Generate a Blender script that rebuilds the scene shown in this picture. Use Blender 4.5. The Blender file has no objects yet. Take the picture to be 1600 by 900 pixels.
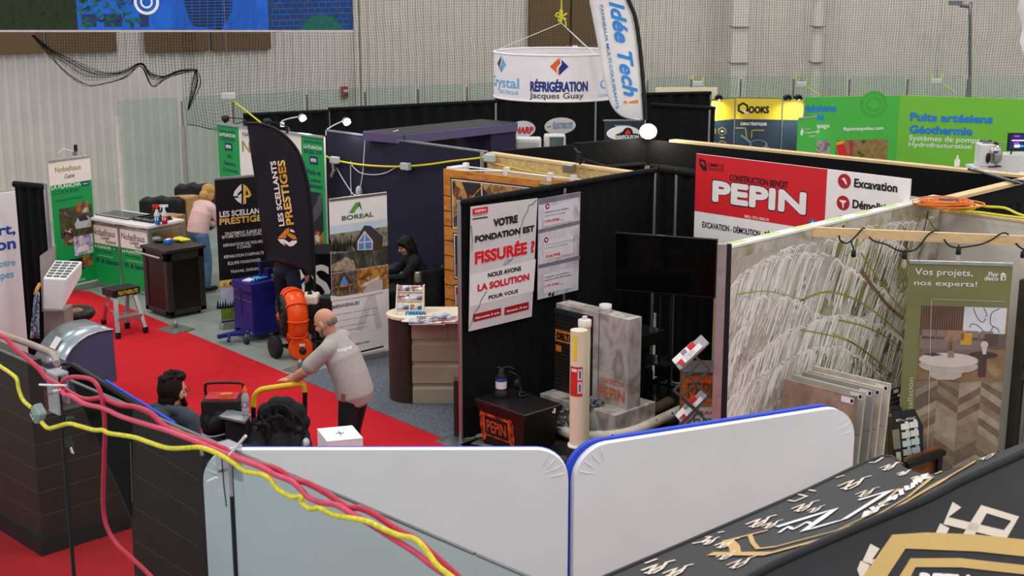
import bpy, math, random
from mathutils import Vector as V, Matrix
S = bpy.context.scene
COL = S.collection
random.seed(7)
# ---------------------------------------------------------------- camera
F, HC, PITCH = 2150.0, 4.8, math.atan(508 / 2150.0)
r2 = 0.5 ** 0.5
FW = V((r2 * math.cos(PITCH), r2 * math.cos(PITCH), -math.sin(PITCH)))
RT = V((r2, -r2, 0))
UP = RT.cross(FW)
CAMP = V((0, 0, HC))
cd = bpy.data.cameras.new('camera')
cam = bpy.data.objects.new('camera', cd); COL.objects.link(cam)
cd.sensor_width = 36; cd.lens = 36 * F / 1600; cd.clip_end = 200
cam.matrix_world = Matrix(((RT.x, UP.x, -FW.x, 0), (RT.y, UP.y, -FW.y, 0), (RT.z, UP.z, -FW.z, HC), (0, 0, 0, 1)))
cd.dof.use_dof = True; cd.dof.focus_distance = 15.0; cd.dof.aperture_fstop = 5.6
S.camera = cam
# ---------------------------------------------------------------- light
S.view_settings.view_transform = 'Standard'; S.view_settings.look = 'None'
S.view_settings.gamma = 1; S.view_settings.use_curve_mapping = False
S.view_settings.exposure = 0.0
w = bpy.data.worlds.new('hall_air'); S.world = w; w.use_nodes = True
w.node_tree.nodes['Background'].inputs[0].default_value = (0.98, 0.98, 1.0, 1)
w.node_tree.nodes['Background'].inputs[1].default_value = 0.72
for ix in range(4):
    for iy in range(4):
        ld = bpy.data.lights.new('high_bay_lamp', 'AREA'); ld.shape = 'RECTANGLE'
        ld.size = 1.6; ld.size_y = 1.6; ld.energy = 190; ld.color = (1.0, 0.975, 0.94)
        lo = bpy.data.objects.new('high_bay_lamp', ld); COL.objects.link(lo)
        lo.location = (-1 + ix * 8.5, -1 + iy * 8.5, 9.5)
# ---------------------------------------------------------------- pixels of the photograph -> points of the place
def ray(x, y): return FW * F + RT * (x - 800) + UP * (450 - y)
def g(x, y, z=0.0):
    d = ray(x, y); return CAMP + d * ((z - HC) / d.z)
def onX(x, y, X):
    d = ray(x, y); return CAMP + d * (X / d.x)
def onY(x, y, Y):
    d = ray(x, y); return CAMP + d * (Y / d.y)
def atD(x, y, D):                      # at a level distance D in front of the camera
    d = ray(x, y); return CAMP + d * (D / ((d.x + d.y) * r2))
def fl(x, D, z=0.0):                   # column x of the photograph at level distance D and height z
    dep = D * math.cos(PITCH) + (HC - z) * math.sin(PITCH)
    lat = (x - 800) / F * dep
    return V((r2 * (D + lat), r2 * (D - lat), z))
# ---------------------------------------------------------------- materials
def lin(h):
    h = h.lstrip('#'); c = [int(h[i:i + 2], 16) / 255 for i in (0, 2, 4)]
    return tuple(v / 12.92 if v <= 0.04045 else ((v + 0.055) / 1.055) ** 2.4 for v in c)
_M = {}
def M(name, hexc='#808080', rough=0.6, metal=0.0, noise=0.06, scale=8.0, bump=0.0, emit=0.0, spec=0.35, alpha=None, stretch=None):
    if name in _M: return _M[name]
    m = bpy.data.materials.new(name); m.use_nodes = True; _M[name] = m
    nt = m.node_tree; b = nt.nodes['Principled BSDF']
    c = lin(hexc)
    b.inputs['Base Color'].default_value = (*c, 1)
    b.inputs['Roughness'].default_value = rough; b.inputs['Metallic'].default_value = metal
    b.inputs['Specular IOR Level'].default_value = spec
    if emit:
        b.inputs['Emission Color'].default_value = (*c, 1); b.inputs['Emission Strength'].default_value = emit
    if noise or bump:
        tc = nt.nodes.new('ShaderNodeTexCoord'); n = nt.nodes.new('ShaderNodeTexNoise')
        n.inputs['Scale'].default_value = scale; n.inputs['Detail'].default_value = 4
        if stretch:
            mp = nt.nodes.new('ShaderNodeMapping'); mp.inputs['Scale'].default_value = stretch
            nt.links.new(tc.outputs['Object'], mp.inputs[0]); nt.links.new(mp.outputs[0], n.inputs['Vector'])
        else: nt.links.new(tc.outputs['Object'], n.inputs['Vector'])
        if noise:
            cr = nt.nodes.new('ShaderNodeValToRGB')
            cr.color_ramp.elements[0].position = 0.3; cr.color_ramp.elements[1].position = 0.7
            cr.color_ramp.elements[0].color = (*[max(0, v * (1 - noise * 1.6)) for v in c], 1)
            cr.color_ramp.elements[1].color = (*[min(1, v * (1 + noise * 1.6)) for v in c], 1)
            nt.links.new(n.outputs[0], cr.inputs[0]); nt.links.new(cr.outputs[0], b.inputs['Base Color'])
        if bump:
            bp = nt.nodes.new('ShaderNodeBump'); bp.inputs['Strength'].default_value = bump; bp.inputs['Distance'].default_value = 0.01
            nt.links.new(n.outputs[0], bp.inputs['Height']); nt.links.new(bp.outputs[0], b.inputs['Normal'])
    return m
def MR(name, cols, scale=6.0, rough=0.55, stretch=(1, 1, 1), detail=6, kind='noise', dist=0.0, lo=0.28, hi=0.72, spec=0.3, bump=0.0):
    """printed picture / stone / wood: colours ramped over a noise or voronoi pattern"""
    if name in _M: return _M[name]
    m = bpy.data.materials.new(name); m.use_nodes = True; _M[name] = m
    nt = m.node_tree; b = nt.nodes['Principled BSDF']; b.inputs['Roughness'].default_value = rough
    b.inputs['Specular IOR Level'].default_value = spec
    tc = nt.nodes.new('ShaderNodeTexCoord'); mp = nt.nodes.new('ShaderNodeMapping'); mp.inputs['Scale'].default_value = stretch
    nt.links.new(tc.outputs['Object'], mp.inputs[0])
    if kind == 'noise':
        n = nt.nodes.new('ShaderNodeTexNoise'); n.inputs['Detail'].default_value = detail; n.inputs['Distortion'].default_value = dist
    else: n = nt.nodes.new('ShaderNodeTexVoronoi')
    n.inputs['Scale'].default_value = scale
    nt.links.new(mp.outputs[0], n.inputs['Vector'])
    cr = nt.nodes.new('ShaderNodeValToRGB'); el = cr.color_ramp.elements
    while len(el) < len(cols): el.new(0.5)
    for i, h in enumerate(cols):
        el[i].position = lo + (hi - lo) * i / max(1, len(cols) - 1); el[i].color = (*lin(h), 1)
    nt.links.new(n.outputs['Color' if kind != 'noise' else 0], cr.inputs[0]); nt.links.new(cr.outputs[0], b.inputs['Base Color'])
    if bump:
        bp = nt.nodes.new('ShaderNodeBump'); bp.inputs['Strength'].default_value = bump; bp.inputs['Distance'].default_value = 0.01
        nt.links.new(n.outputs[0], bp.inputs['Height']); nt.links.new(bp.outputs[0], b.inputs['Normal'])
    return m
def MG(name, tint, gloss=0.06, rough=0.02, clear=0.94):
    """see-through sheet: tinted transparency with a thin mirror coat"""
    if name in _M: return _M[name]
    m = bpy.data.materials.new(name); m.use_nodes = True; _M[name] = m
    nt = m.node_tree; nt.nodes.clear()
    o = nt.nodes.new('ShaderNodeOutputMaterial'); t = nt.nodes.new('ShaderNodeBsdfTransparent'); gl = nt.nodes.new('ShaderNodeBsdfGlossy')
    df = nt.nodes.new('ShaderNodeBsdfDiffuse'); mx = nt.nodes.new('ShaderNodeMixShader'); m2 = nt.nodes.new('ShaderNodeMixShader')
    t.inputs[0].default_value = (*tint, 1); gl.inputs['Roughness'].default_value = rough
    df.inputs[0].default_value = (*tint, 1); m2.inputs[0].default_value = 1 - clear; mx.inputs[0].default_value = gloss
    nt.links.new(t.outputs[0], m2.inputs[1]); nt.links.new(df.outputs[0], m2.inputs[2])
    nt.links.new(m2.outputs[0], mx.inputs[1]); nt.links.new(gl.outputs[0], mx.inputs[2]); nt.links.new(mx.outputs[0], o.inputs[0])
    return m
# ---------------------------------------------------------------- planes that carry print
class Pl:
    def __init__(s, o, u, v=(0, 0, 1)):
        s.o = V(o); s.u = V(u).normalized(); s.v = V(v); s.v = (s.v - s.u * s.v.dot(s.u)).normalized()
        s.n = s.u.cross(s.v)
        if s.n.dot(CAMP - s.o) < 0: s.n = -s.n
    def uv(s, x, y):
        d = ray(x, y); t = (s.o - CAMP).dot(s.n) / d.dot(s.n); p = CAMP + d * t - s.o
        return p.dot(s.u), p.dot(s.v)
    def pt(s, u, v, off=0.0): return s.o + s.u * u + s.v * v + s.n * off
    def px(s, x, y, off=0.0): return s.pt(*s.uv(x, y), off)
_TX = {}
def glyphs(txt, shear=0.0, space=1.0):
    k = (txt, shear, space)
    if k in _TX: return _TX[k]
    c = bpy.data.curves.new('lettering', 'FONT'); c.body = txt; c.offset = 0.006; c.shear = shear; c.resolution_u = 3
    c.align_x = 'LEFT'; c.space_character = space; c.space_line = 0.9
    o = bpy.data.objects.new('lettering', c)
    me = bpy.data.meshes.new_from_object(o)
    vs = [(v.co.x, v.co.y) for v in me.vertices]; fs = [tuple(p.vertices) for p in me.polygons]
    bpy.data.objects.remove(o); bpy.data.curves.remove(c); bpy.data.meshes.remove(me)
    if not vs: vs = [(0, 0), (1, 1)]
    x0 = min(v[0] for v in vs); x1 = max(v[0] for v in vs); y0 = min(v[1] for v in vs); y1 = max(v[1] for v in vs)
    if any(ch in 'ÉÈÀÊÎÔ' for ch in txt) and txt != 'E': y1 = y0 + glyphs('E')[2]      # accents stand above the capitals
    vs = [((a - x0) / (x1 - x0 or 1), (b - y0) / (y1 - y0 or 1)) for a, b in vs]
    _TX[k] = (vs, fs, max(y1 - y0, .1)); return _TX[k]
def crom(pts, n=6, closed=False):
    pts = [V(p) for p in pts]
    if len(pts) < 3: return pts
    out = []; L = len(pts)
    for i in range(L if closed else L - 1):
        if closed: a, b, c, d = pts[(i - 1) % L], pts[i], pts[(i + 1) % L], pts[(i + 2) % L]
        else: a, b, c, d = pts[max(i - 1, 0)], pts[i], pts[i + 1], pts[min(i + 2, L - 1)]
        for k in range(n):
            t = k / n
            out.append(0.5 * ((2 * b) + (c - a) * t + (2 * a - 5 * b + 4 * c - d) * t * t + (3 * b - a - 3 * c + d) * t ** 3))
    if not closed: out.append(pts[-1])
    return out
# ---------------------------------------------------------------- mesh builder (everything in world coordinates)
LAY = 0.0016
class MB:
    def __init__(s): s.v = []; s.f = []; s.m = []; s.sm = []; s.mats = []
    def mi(s, m):
        if m not in s.mats: s.mats.append(m)
        return s.mats.index(m)
    def add(s, vs, fs, m, smooth=False):
        b = len(s.v); s.v += [tuple(p) for p in vs]; k = s.mi(m)
        for f in fs: s.f.append(tuple(i + b for i in f)); s.m.append(k); s.sm.append(smooth)
    def obox(s, o, a, b, c, m):
        o, a, b, c = V(o), V(a), V(b), V(c)
        if a.cross(b).dot(c) < 0: a, b = b, a
        s.add([o, o + a, o + a + b, o + b, o + c, o + a + c, o + a + b + c, o + b + c],
              [(3, 2, 1, 0), (4, 5, 6, 7), (0, 1, 5, 4), (1, 2, 6, 5), (2, 3, 7, 6), (3, 0, 4, 7)], m)
    def box(s, c, size, m, rz=0.0):
        """c = centre of the bottom face"""
        c = V(c); R = Matrix.Rotation(rz, 3, 'Z'); a, b, h = R @ V((size[0], 0, 0)), R @ V((0, size[1], 0)), V((0, 0, size[2]))
        s.obox(c - a / 2 - b / 2, a, b, h, m)
    def bar(s, p, q, wd, th, m, up=(0, 0, 1)):
        p, q = V(p), V(q); d = (q - p); u = V(up)
        if abs(d.normalized().dot(u)) > 0.98: u = V((1, 0, 0))
        a = d.cross(u).normalized() * wd; b = a.cross(d).normalized() * th
        s.obox(p - a / 2 - b / 2, d, a, b, m)
    def ring(s, c, a, b, n): return [c + a * math.cos(2 * math.pi * i / n) + b * math.sin(2 * math.pi * i / n) for i in range(n)]
    def loft(s, rings, m, caps=True, smooth=True, closed=False):
        n = len(rings[0]); vs = [p for r in rings for p in r]; fs = []
        L = len(rings)
        for i in range(L if closed else L - 1):
            j = (i + 1) % L
            for k in range(n): fs.append((i * n + k, i * n + (k + 1) % n, j * n + (k + 1) % n, j * n + k))
        s.add(vs, fs, m, smooth)
        if caps and not closed:
            s.add(rings[0], [tuple(reversed(range(n)))], m); s.add(rings[-1], [tuple(range(n))], m)
    def cyl(s, p, q, r0, m, r1=None, n=16, caps=True):
        p, q = V(p), V(q); d = (q - p).normalized(); r1 = r0 if r1 is None else r1
        a = d.orthogonal().normalized(); b = d.cross(a)
        s.loft([s.ring(p, a * r0, b * r0, n), s.ring(q, a * r1, b * r1, n)], m, caps)
    def pipe(s, p, q, ro, ri, m, n=24):
        p, q = V(p), V(q); d = (q - p).normalized(); a = d.orthogonal().normalized(); b = d.cross(a)
        s.loft([s.ring(p, a * ri, b * ri, n), s.ring(p, a * ro, b * ro, n), s.ring(q, a * ro, b * ro, n), s.ring(q, a * ri, b * ri, n)], m, False, True, True)
    def tube(s, pts, r, m, n=8, sm=0, caps=True, closed=False):
        pts = crom(pts, sm, closed) if sm else [V(p) for p in pts]
        L = len(pts); rings = []; a = None
        for i in range(L):
            if closed: d = pts[(i + 1) % L] - pts[i - 1]
            else: d = pts[min(i + 1, L - 1)] - pts[max(i - 1, 0)]
            d = d.normalized() if d.length > 1e-9 else V((0, 0, 1))
            a = d.orthogonal().normalized() if a is None else (a - d * a.dot(d))
            a = a.normalized() if a.length > 1e-6 else d.orthogonal().normalized()
            b = d.cross(a); rr = r[i * len(r) // L] if isinstance(r, (list, tuple)) else r
            rings.append(s.ring(pts[i], a * rr, b * rr, n))
        s.loft(rings, m, caps, True, closed)
    def lathe(s, c, prof, m, n=24, axis=(0, 0, 1), smooth=True, caps=True):
        c = V(c); d = V(axis).normalized(); a = d.orthogonal().normalized(); b = d.cross(a)
        s.loft([s.ring(c + d * z, a * max(r, 1e-4), b * max(r, 1e-4), n) for r, z in prof], m, caps, smooth)
    def ball(s, c, r, m, R=None, n=14, k=9):
        c = V(c); r = (r, r, r) if not isinstance(r, (tuple, list)) else r; R = R or Matrix.Identity(3)
        rings = []
        for i in range(k + 1):
            t = math.pi * i / k - math.pi / 2; rr = max(math.cos(t), 1e-3)
            rings.append([c + R @ V((r[0] * rr * math.cos(2 * math.pi * j / n), r[1] * rr * math.sin(2 * math.pi * j / n), r[2] * math.sin(t))) for j in range(n)])
        s.loft(rings, m)
    def prism(s, pts, vec, m, smooth=False):
        pts = [V(p) for p in pts]; vec = V(vec); n = len(pts)
        nn = V((0, 0, 0))
        for i in range(n): nn += pts[i].cross(pts[(i + 1) % n])
        if nn.dot(vec) > 0: pts = pts[::-1]
        q = [p + vec for p in pts]
        s.add(pts, [tuple(range(n))], m); s.add(q, [tuple(reversed(range(n)))], m)
        s.add(pts + q, [(i, i + n, (i + 1) % n + n, (i + 1) % n) for i in range(n)], m, smooth)
    def grid(s, P, m, smooth=True):
        nu, nv = len(P), len(P[0])
        s.add([p for r in P for p in r], [(i * nv + j, (i + 1) * nv + j, (i + 1) * nv + j + 1, i * nv + j + 1) for i in range(nu - 1) for j in range(nv - 1)], m, smooth)
    def cloth(s, p, q, z0, z1, m, amp=0.03, per=0.16, seed=1, th=0.004, nz=5):
        """hanging drape from p to q with gathers, two faces"""
        p, q = V((p[0], p[1], 0)), V((q[0], q[1], 0)); d = q - p; L = d.length; u = d / L; nrm = V((-u.y, u.x, 0)); rnd = random.Random(seed)
        N = max(8, int(L / per * 8)); ph = [rnd.uniform(-0.6, 0.6) for _ in range(N // 8 + 2)]
        for side in (0, 1):
            G = []
            for i in range(N + 1):
                t = i / N; col = []
                for k in range(nz + 1):
                    h = k / nz; z = z0 + (z1 - z0) * h
                    a = amp * (1 - 0.55 * h)
                    o = a * math.sin(t * L / per * 2 * math.pi + ph[i // 8] * (1 - h)) + 0.3 * a * math.sin(t * L / per * 4.7 + 2 * h)
                    col.append(p + d * t + nrm * (o + side * th) + V((0, 0, z)))
                G.append(col)
            if side: G = G[::-1]
            s.grid(G, m)
    # ---- print laid on a plane, given in pixels of the photograph
    def uvrect(s, pl, u0, v0, u1, v1, m, lay=1):
        s.add([pl.pt(u0, v0, lay * LAY), pl.pt(u1, v0, lay * LAY), pl.pt(u1, v1, lay * LAY), pl.pt(u0, v1, lay * LAY)], [(0, 1, 2, 3)], m)
    def qrect(s, pl, bl, tr, m, lay=1):
        u0, v0 = pl.uv(*bl); u1, v1 = pl.uv(*tr); s.uvrect(pl, u0, v0, u1, v1, m, lay)
    def qpoly(s, pl, pts, m, lay=2):
        s.add([pl.px(x, y, lay * LAY) for x, y in pts], [tuple(range(len(pts)))], m)
    def uvtext(s, pl, txt, u0, v0, u1, v1, m, bold=0.0, shear=0.0, lay=3, space=1.0):
        vs, fs, nh = glyphs(txt, shear, space); r = max(bold, 0) * abs(v1 - v0) / nh * 0.8
        r = min(r, abs(u1 - u0) * .1, abs(v1 - v0) * .1); sg = 1 if u1 > u0 else -1
        for k in range(9 if r > 0 else 1):
            du, dv = (0, 0) if k == 8 or r == 0 else (r * math.cos(k * math.pi / 4), r * math.sin(k * math.pi / 4))
            s.add([pl.pt(u0 + sg * r + (u1 - u0 - 2 * sg * r) * a + du, v0 + r + (v1 - v0 - 2 * r) * b + dv, lay * LAY + k * 2e-5) for a, b in vs], fs, m)
    def qtext(s, pl, txt, bl, tr, m, bold=0.0, shear=0.0, lay=3, space=1.0, h=None):
        u0, v0 = pl.uv(*bl); u1, v1 = pl.uv(*tr)
        if h: v1 = pl.uv(bl[0], bl[1] - h)[1]
        s.uvtext(pl, txt, u0, v0, u1, v1, m, bold, shear, lay, space)
    def qtextq(s, pl, txt, bl, br, tl, m, bold=0.0, shear=0.0, lay=3, space=1.0):
        """lettering along a free direction: bottom-left, bottom-right and top-left corners in pixels"""
        o, a, b = pl.px(*bl, lay * LAY), pl.px(*br, lay * LAY), pl.px(*tl, lay * LAY)
        vs, fs, nh = glyphs(txt, shear, space); A, B = a - o, b - o; r = max(bold, 0) / nh * .8; f = B.length / A.length
        for k in range(9 if r > 0 else 1):
            dx, dy = (0, 0) if k == 8 or r == 0 else (r * f * math.cos(k * math.pi / 4), r * math.sin(k * math.pi / 4))
            s.add([o + A * (r * f + (1 - 2 * r * f) * x + dx) + B * (r + (1 - 2 * r) * y + dy) + pl.n * (k * 2e-5) for x, y in vs], fs, m)
    def qline(s, pl, pts, w0, m, lay=2, w1=None, sm=0):
        P = crom([V((*pl.uv(x, y), 0)) for x, y in pts], sm) if sm else [V((*pl.uv(x, y), 0)) for x, y in pts]
        w1 = w0 if w1 is None else w1; vs = []; L = len(P)
        for i in range(L):
            d = (P[min(i + 1, L - 1)] - P[max(i - 1, 0)]).normalized(); n = V((-d.y, d.x, 0)); ww = (w0 + (w1 - w0) * i / (L - 1)) / 2
            for e in (-1, 1):
                q = P[i] + n * ww * e; vs.append(pl.pt(q.x, q.y, lay * LAY))
        s.add(vs, [(2 * i, 2 * i + 1, 2 * i + 3, 2 * i + 2) for i in range(L - 1)], m)
    def qdisc(s, pl, c, r, m, lay=2, n=24, ry=None):
        u, v = pl.uv(*c); ry = ry or r
        s.add([pl.pt(u + r * math.cos(2 * math.pi * i / n), v + ry * math.sin(2 * math.pi * i / n), lay * LAY) for i in range(n)], [tuple(range(n))], m)
    # ---- objects
    def obj(s, name, parent=None, bevel=0.0, mods=(), label=None, origin=None):
        if parent is not None: o0 = parent['_w'] if '_w' in parent else (0, 0, 0)
        else:
            xs = [p[0] for p in s.v]; ys = [p[1] for p in s.v]; zs = [p[2] for p in s.v]
            o0 = origin or ((min(xs) + max(xs)) / 2, (min(ys) + max(ys)) / 2, min(zs))
        o0 = V(o0)
        me = bpy.data.meshes.new(name)
        me.from_pydata([(p[0] - o0.x, p[1] - o0.y, p[2] - o0.z) for p in s.v], [], s.f)
        for m in s.mats: me.materials.append(m)
        me.polygons.foreach_set('material_index', s.m); me.polygons.foreach_set('use_smooth', s.sm); me.update()
        o = bpy.data.objects.new(name, me); COL.objects.link(o)
        if parent is not None:
            o.parent = parent; o['_w'] = tuple(o0)
        else: o.location = o0; o['_w'] = tuple(o0)
        if bevel:
            b = o.modifiers.new('bevel', 'BEVEL'); b.width = bevel; b.segments = 2; b.limit_method = 'ANGLE'; b.angle_limit = math.radians(50)
        for md in mods:
            if md[0] == 'remesh':
                q = o.modifiers.new('remesh', 'REMESH'); q.mode = 'VOXEL'; q.voxel_size = md[1]; q.use_smooth_shade = True
            elif md[0] == 'smooth':
                q = o.modifiers.new('smooth', 'SMOOTH'); q.factor = 0.5; q.iterations = md[1]
            elif md[0] == 'subsurf':
                q = o.modifiers.new('subsurf', 'SUBSURF'); q.levels = md[1]; q.render_levels = md[1]
            elif md[0] == 'solid':
                q = o.modifiers.new('solid', 'SOLIDIFY'); q.thickness = md[1]; q.offset = 0
        if label: o['label'] = label
        return o
    def thing(s, name, label, cat, group=None, **k):
        o = s.obj(name, None, **k); return tag(o, label, cat, group)
    def struct(s, name, **k):
        o = s.obj(name, None, **k); o['kind'] = 'structure'; return o
def tag(o, label, cat, group=None, kind=None):
    o['label'] = label; o['category'] = cat
    if group: o['group'] = group
    if kind: o['kind'] = kind
    return o
def thing(name, label, cat, loc=(0, 0, 0), group=None):
    o = bpy.data.objects.new(name, None); COL.objects.link(o); o.location = loc; o['_w'] = tuple(loc)
    o.empty_display_size = 0.1
    return tag(o, label, cat, group)
def dup(o, loc, rz=0.0, label=None):
    def cp(x, par):
        c = x.copy(); COL.objects.link(c)
        if par is not None: c.parent = par
        for ch in list(x.children): cp(ch, c)
        return c
    c = cp(o, None); c.location = loc; c.rotation_euler = (0, 0, rz)
    if label: c['label'] = label
    return c
# ---------------------------------------------------------------- common materials
WHITE = M('white_print', '#f0ecea', 0.5, noise=0.02)
INK = M('black_ink', '#17171a', 0.5, noise=0)
REDP = M('red_print', '#d5222b', 0.45, noise=0.02)
DRAPE = M('black_drape', '#0d0d0f', 0.85, noise=0.2, scale=14, bump=0.2, spec=0.2)
ALU = M('aluminium', '#b9b9ba', 0.35, 0.9, noise=0.05)
STEEL = M('grey_steel', '#8b8d90', 0.4, 0.8, noise=0.06)
WPL = M('white_plastic', '#e6e3e0', 0.4, noise=0.02)
BPL = M('black_plastic', '#151517', 0.45, noise=0.05)
PINE = MR('pine_wood', ['#c9a673', '#e0c593', '#d3b483', '#ead3a5'], 5, 0.65, (1.5, 1.5, 14))
YCORD = M('yellow_cord', '#d9cf2e', 0.45, noise=0.12, scale=90)
NAVY = M('navy_fabric', '#17172a', 0.85, noise=0.12, scale=20)
# ================================================================ the hall
CONC = MR('concrete_floor', ['#79817b', '#868e87', '#8f978f', '#828a83'], 2.6, 0.4, (1, 1, 1), 9, dist=0.3, spec=0.3)
b = MB(); b.obox((-6, -6, -0.1), (50, 0, 0), (0, 50, 0), (0, 0, 0.1), CONC); b.struct('floor')
# aisle carpet: its outer edge runs from the blind end at the left to the open front of the red-sign booth
CARP = M('red_carpet_pile', '#bf2029', 0.95, noise=0.04, scale=9, bump=0.15, spec=0.1)
b = MB(); e0 = g(140, 456); e1 = g(700, 690); e2 = e1 + (e1 - e0) * 0.85; e3 = g(108, 462)
poly = [e0, e1, e2, V((3.3, e2.y, 0)), V((3.3, 16, 0)), V((8.0, 19.6, 0)), e3 + V((0, 0.5, 0))]
b.prism([p + V((0, 0, 0.002)) for p in poly], (0, 0, 0.006), CARP)
b.thing('red_carpet', 'bright red aisle carpet laid between the booths', 'carpet')
CARB = MR('grey_carpet_pile', ['#33373d', '#565b63', '#7d838b', '#494e56'], 90, 0.95, spec=0.05, lo=0.35, hi=0.65)
b = MB(); q0 = e0 + (e1 - e0) * ((e0.y - 12.95) / (e0.y - e1.y)); q1 = e0 + (e1 - e0) * ((e0.y - 9.95) / (e0.y - e1.y))
b.prism([V((q0.x + .01, q0.y, .002)), V((12.15, 12.95, .002)), V((12.15, 9.95, .002)), V((q1.x + .01, q1.y, .002))], (0, 0, 0.006), CARB)
b.thing('grey_carpet', 'speckled grey carpet under the beige siding counter', 'carpet')
DARKMAT = M('dark_mat', '#1d1c1b', 0.9, noise=0.2, scale=12)
b = MB(); b.prism([V((q1.x + .01, 9.8, .002)), V((12.15, 9.8, .002)), V((12.15, 6.9, .002)), V((q1.x - .1, 6.9, .002))], (0, 0, 0.008), DARKMAT)
b.thing('floor_mat', 'dark mat covering the floor of the red sign booth', 'mat')
CLO = M('taupe_cloth', '#6c6459', 0.9, noise=0.15)
b = MB(); Gd = []
for i in range(8):
    Gd.append([V((9.12 + i * 0.1, 9.72 - j * 0.13, 0.016 + 0.02 * abs(math.sin(i * 1.9 + j * 1.3)))) for j in range(7)])
b.grid(Gd, CLO); b.thing('floor_cloth', 'crumpled taupe cloth on the floor under the black bin', 'cloth', mods=[('solid', 0.004)])
# corrugated back walls
RIB = M('cream_sheet_metal', '#dbd3ca', 0.5, noise=0.03, scale=2)
def corr(name, p, q, per, z1=7.0):
    p, q = V((p.x, p.y, 0)), V((q.x, q.y, 0)); d = q - p; L = d.length; u = d / L; n = V((-u.y, u.x, 0))
    if n.dot(CAMP - p) < 0: n = -n
    bb = MB(); prof = [(0, 0), (0.55, 0), (0.68, 1), (0.87, 1), (1, 0)]; k = int(L / per); lo = []; hi = []
    for i in range(k):
        for t, h in prof[:-1]:
            x = p + u * ((i + t) * per) + n * (h * 0.035); lo.append(x); hi.append(x + V((0, 0, z1)))
    bb.grid([[a, c] for a, c in zip(lo, hi)], RIB, False)
    return bb.struct(name, mods=[('solid', 0.02)]), u, n
WA, WB, WC = fl(-120, 24.6), fl(900, 32.2), fl(1760, 32.8)
_, wu, wn = corr('wall_left', WA, WB, 0.19); _, xu, xn = corr('wall_back', WB, WC, 0.15)
def onwall(px, py):
    pl = Pl(WA, wu) if px < 905 else Pl(WB, xu)
    return pl.px(px, py)
BROWN = M('brown_acoustic_board', '#6f5840', 0.85, noise=0.06, scale=30, bump=0.1)
for i, (x0, x1, yb, where) in enumerate([(-60, 66, 85, 'leftmost brown acoustic panel high on the cream wall'), (71, 180, 82, 'brown acoustic panel behind the gathered black net'),
        (225, 322, 81, 'brown acoustic panel right of the gap in the row'), (328, 420, 78, 'brown acoustic panel at the right end of the left row'),
        (823, 885, 71, 'tall brown acoustic panel behind the round hanging sign rope'), (888, 962, 70, 'tall brown acoustic panel behind the white feather flag')]):
    a, c = onwall(x0, yb), onwall(x1, yb); z0 = (a.z + c.z) / 2; n = wn
    a.z = c.z = z0; bb = MB(); u = (c - a)
    bb.obox(a + n * 0.05, u, n * 0.09, (0, 0, 1.9), BROWN)
    bb.thing('acoustic_panel', where, 'wall panel', 'brown acoustic panels on the wall', bevel=0.006)
# columns, pipes on the right wall
CREAM = M('cream_paint', '#dcd5cb', 0.45, noise=0.02)
for x0, x1, lab in ((1131, 1156, 'boxed cream steel column left of the thinner one'), (1257, 1275, 'thin round cream column on the back wall')):
    p = fl((x0 + x1) / 2, 31.6); wd = (x1 - x0) / 2150 * 31.6; bb = MB()
    if x0 < 1200: bb.obox(p - xu * wd / 2, xu * wd, xn * 0.35, (0, 0, 7), CREAM)
    else: bb.cyl(p, p + V((0, 0, 7)), wd / 2, CREAM)
    for z in (2.6, 3.4, 4.1): bb.obox(p - xu * (wd / 2 + .02) + xn * (-.2 if x0 > 1200 else 0) + V((0, 0, z)), xu * (wd + .04), xn * .4, (0, 0, 0.02), STEEL)
    bb.thing('steel_column', lab, 'column', bevel=0.01)
bb = MB()
for px in (556, 564): p = onwall(px, 150) + wn * 0.1; bb.cyl((p.x, p.y, 0), (p.x, p.y, 7), 0.035 if px == 564 else 0.05, CREAM, n=10)
bb.thing('wall_conduit', 'pair of cream vertical pipes beside the red alarm box', 'pipe')
bb = MB(); p = fl(1514, 31.5); t = atD(1517, 12, 31.3)
bb.tube([p + V((0, 0, .2)), V((t.x, t.y, t.z - .2)), V((t.x, t.y, t.z)) - xu * 0.02, t - xu * .25 + V((0, 0, .05))], 0.04, STEEL, sm=4)
t2 = t - xu * .35 + V((0, 0, .05)); bb.box(t2, (.28, .12, .1), STEEL, math.atan2(xu.y, xu.x))
bb.thing('conduit_lamp', 'grey conduit with a wall lamp at its bent top', 'lamp')
ALRM = M('alarm_red', '#a8231f', 0.4)
rt_ = thing('fire_alarm_horn', 'small red fire alarm box on the cream wall', 'alarm', onwall(537, 153) + wn * .06)
p = onwall(537, 153) + wn * 0.06; rz = math.atan2(wu.y, wu.x)
bb = MB(); bb.box(p, (.13, .1, .24), ALRM, rz); bb.obj('housing', rt_, bevel=.01)
bb = MB(); bb.box(p + wn * .055 + V((0, 0, .05)), (.1, .03, .05), BPL, rz); bb.box(p + wn * .055 + V((0, 0, .13)), (.1, .03, .06), M('alarm_lens', '#d8d4d0'), rz); bb.obj('strobe', rt_)
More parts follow.
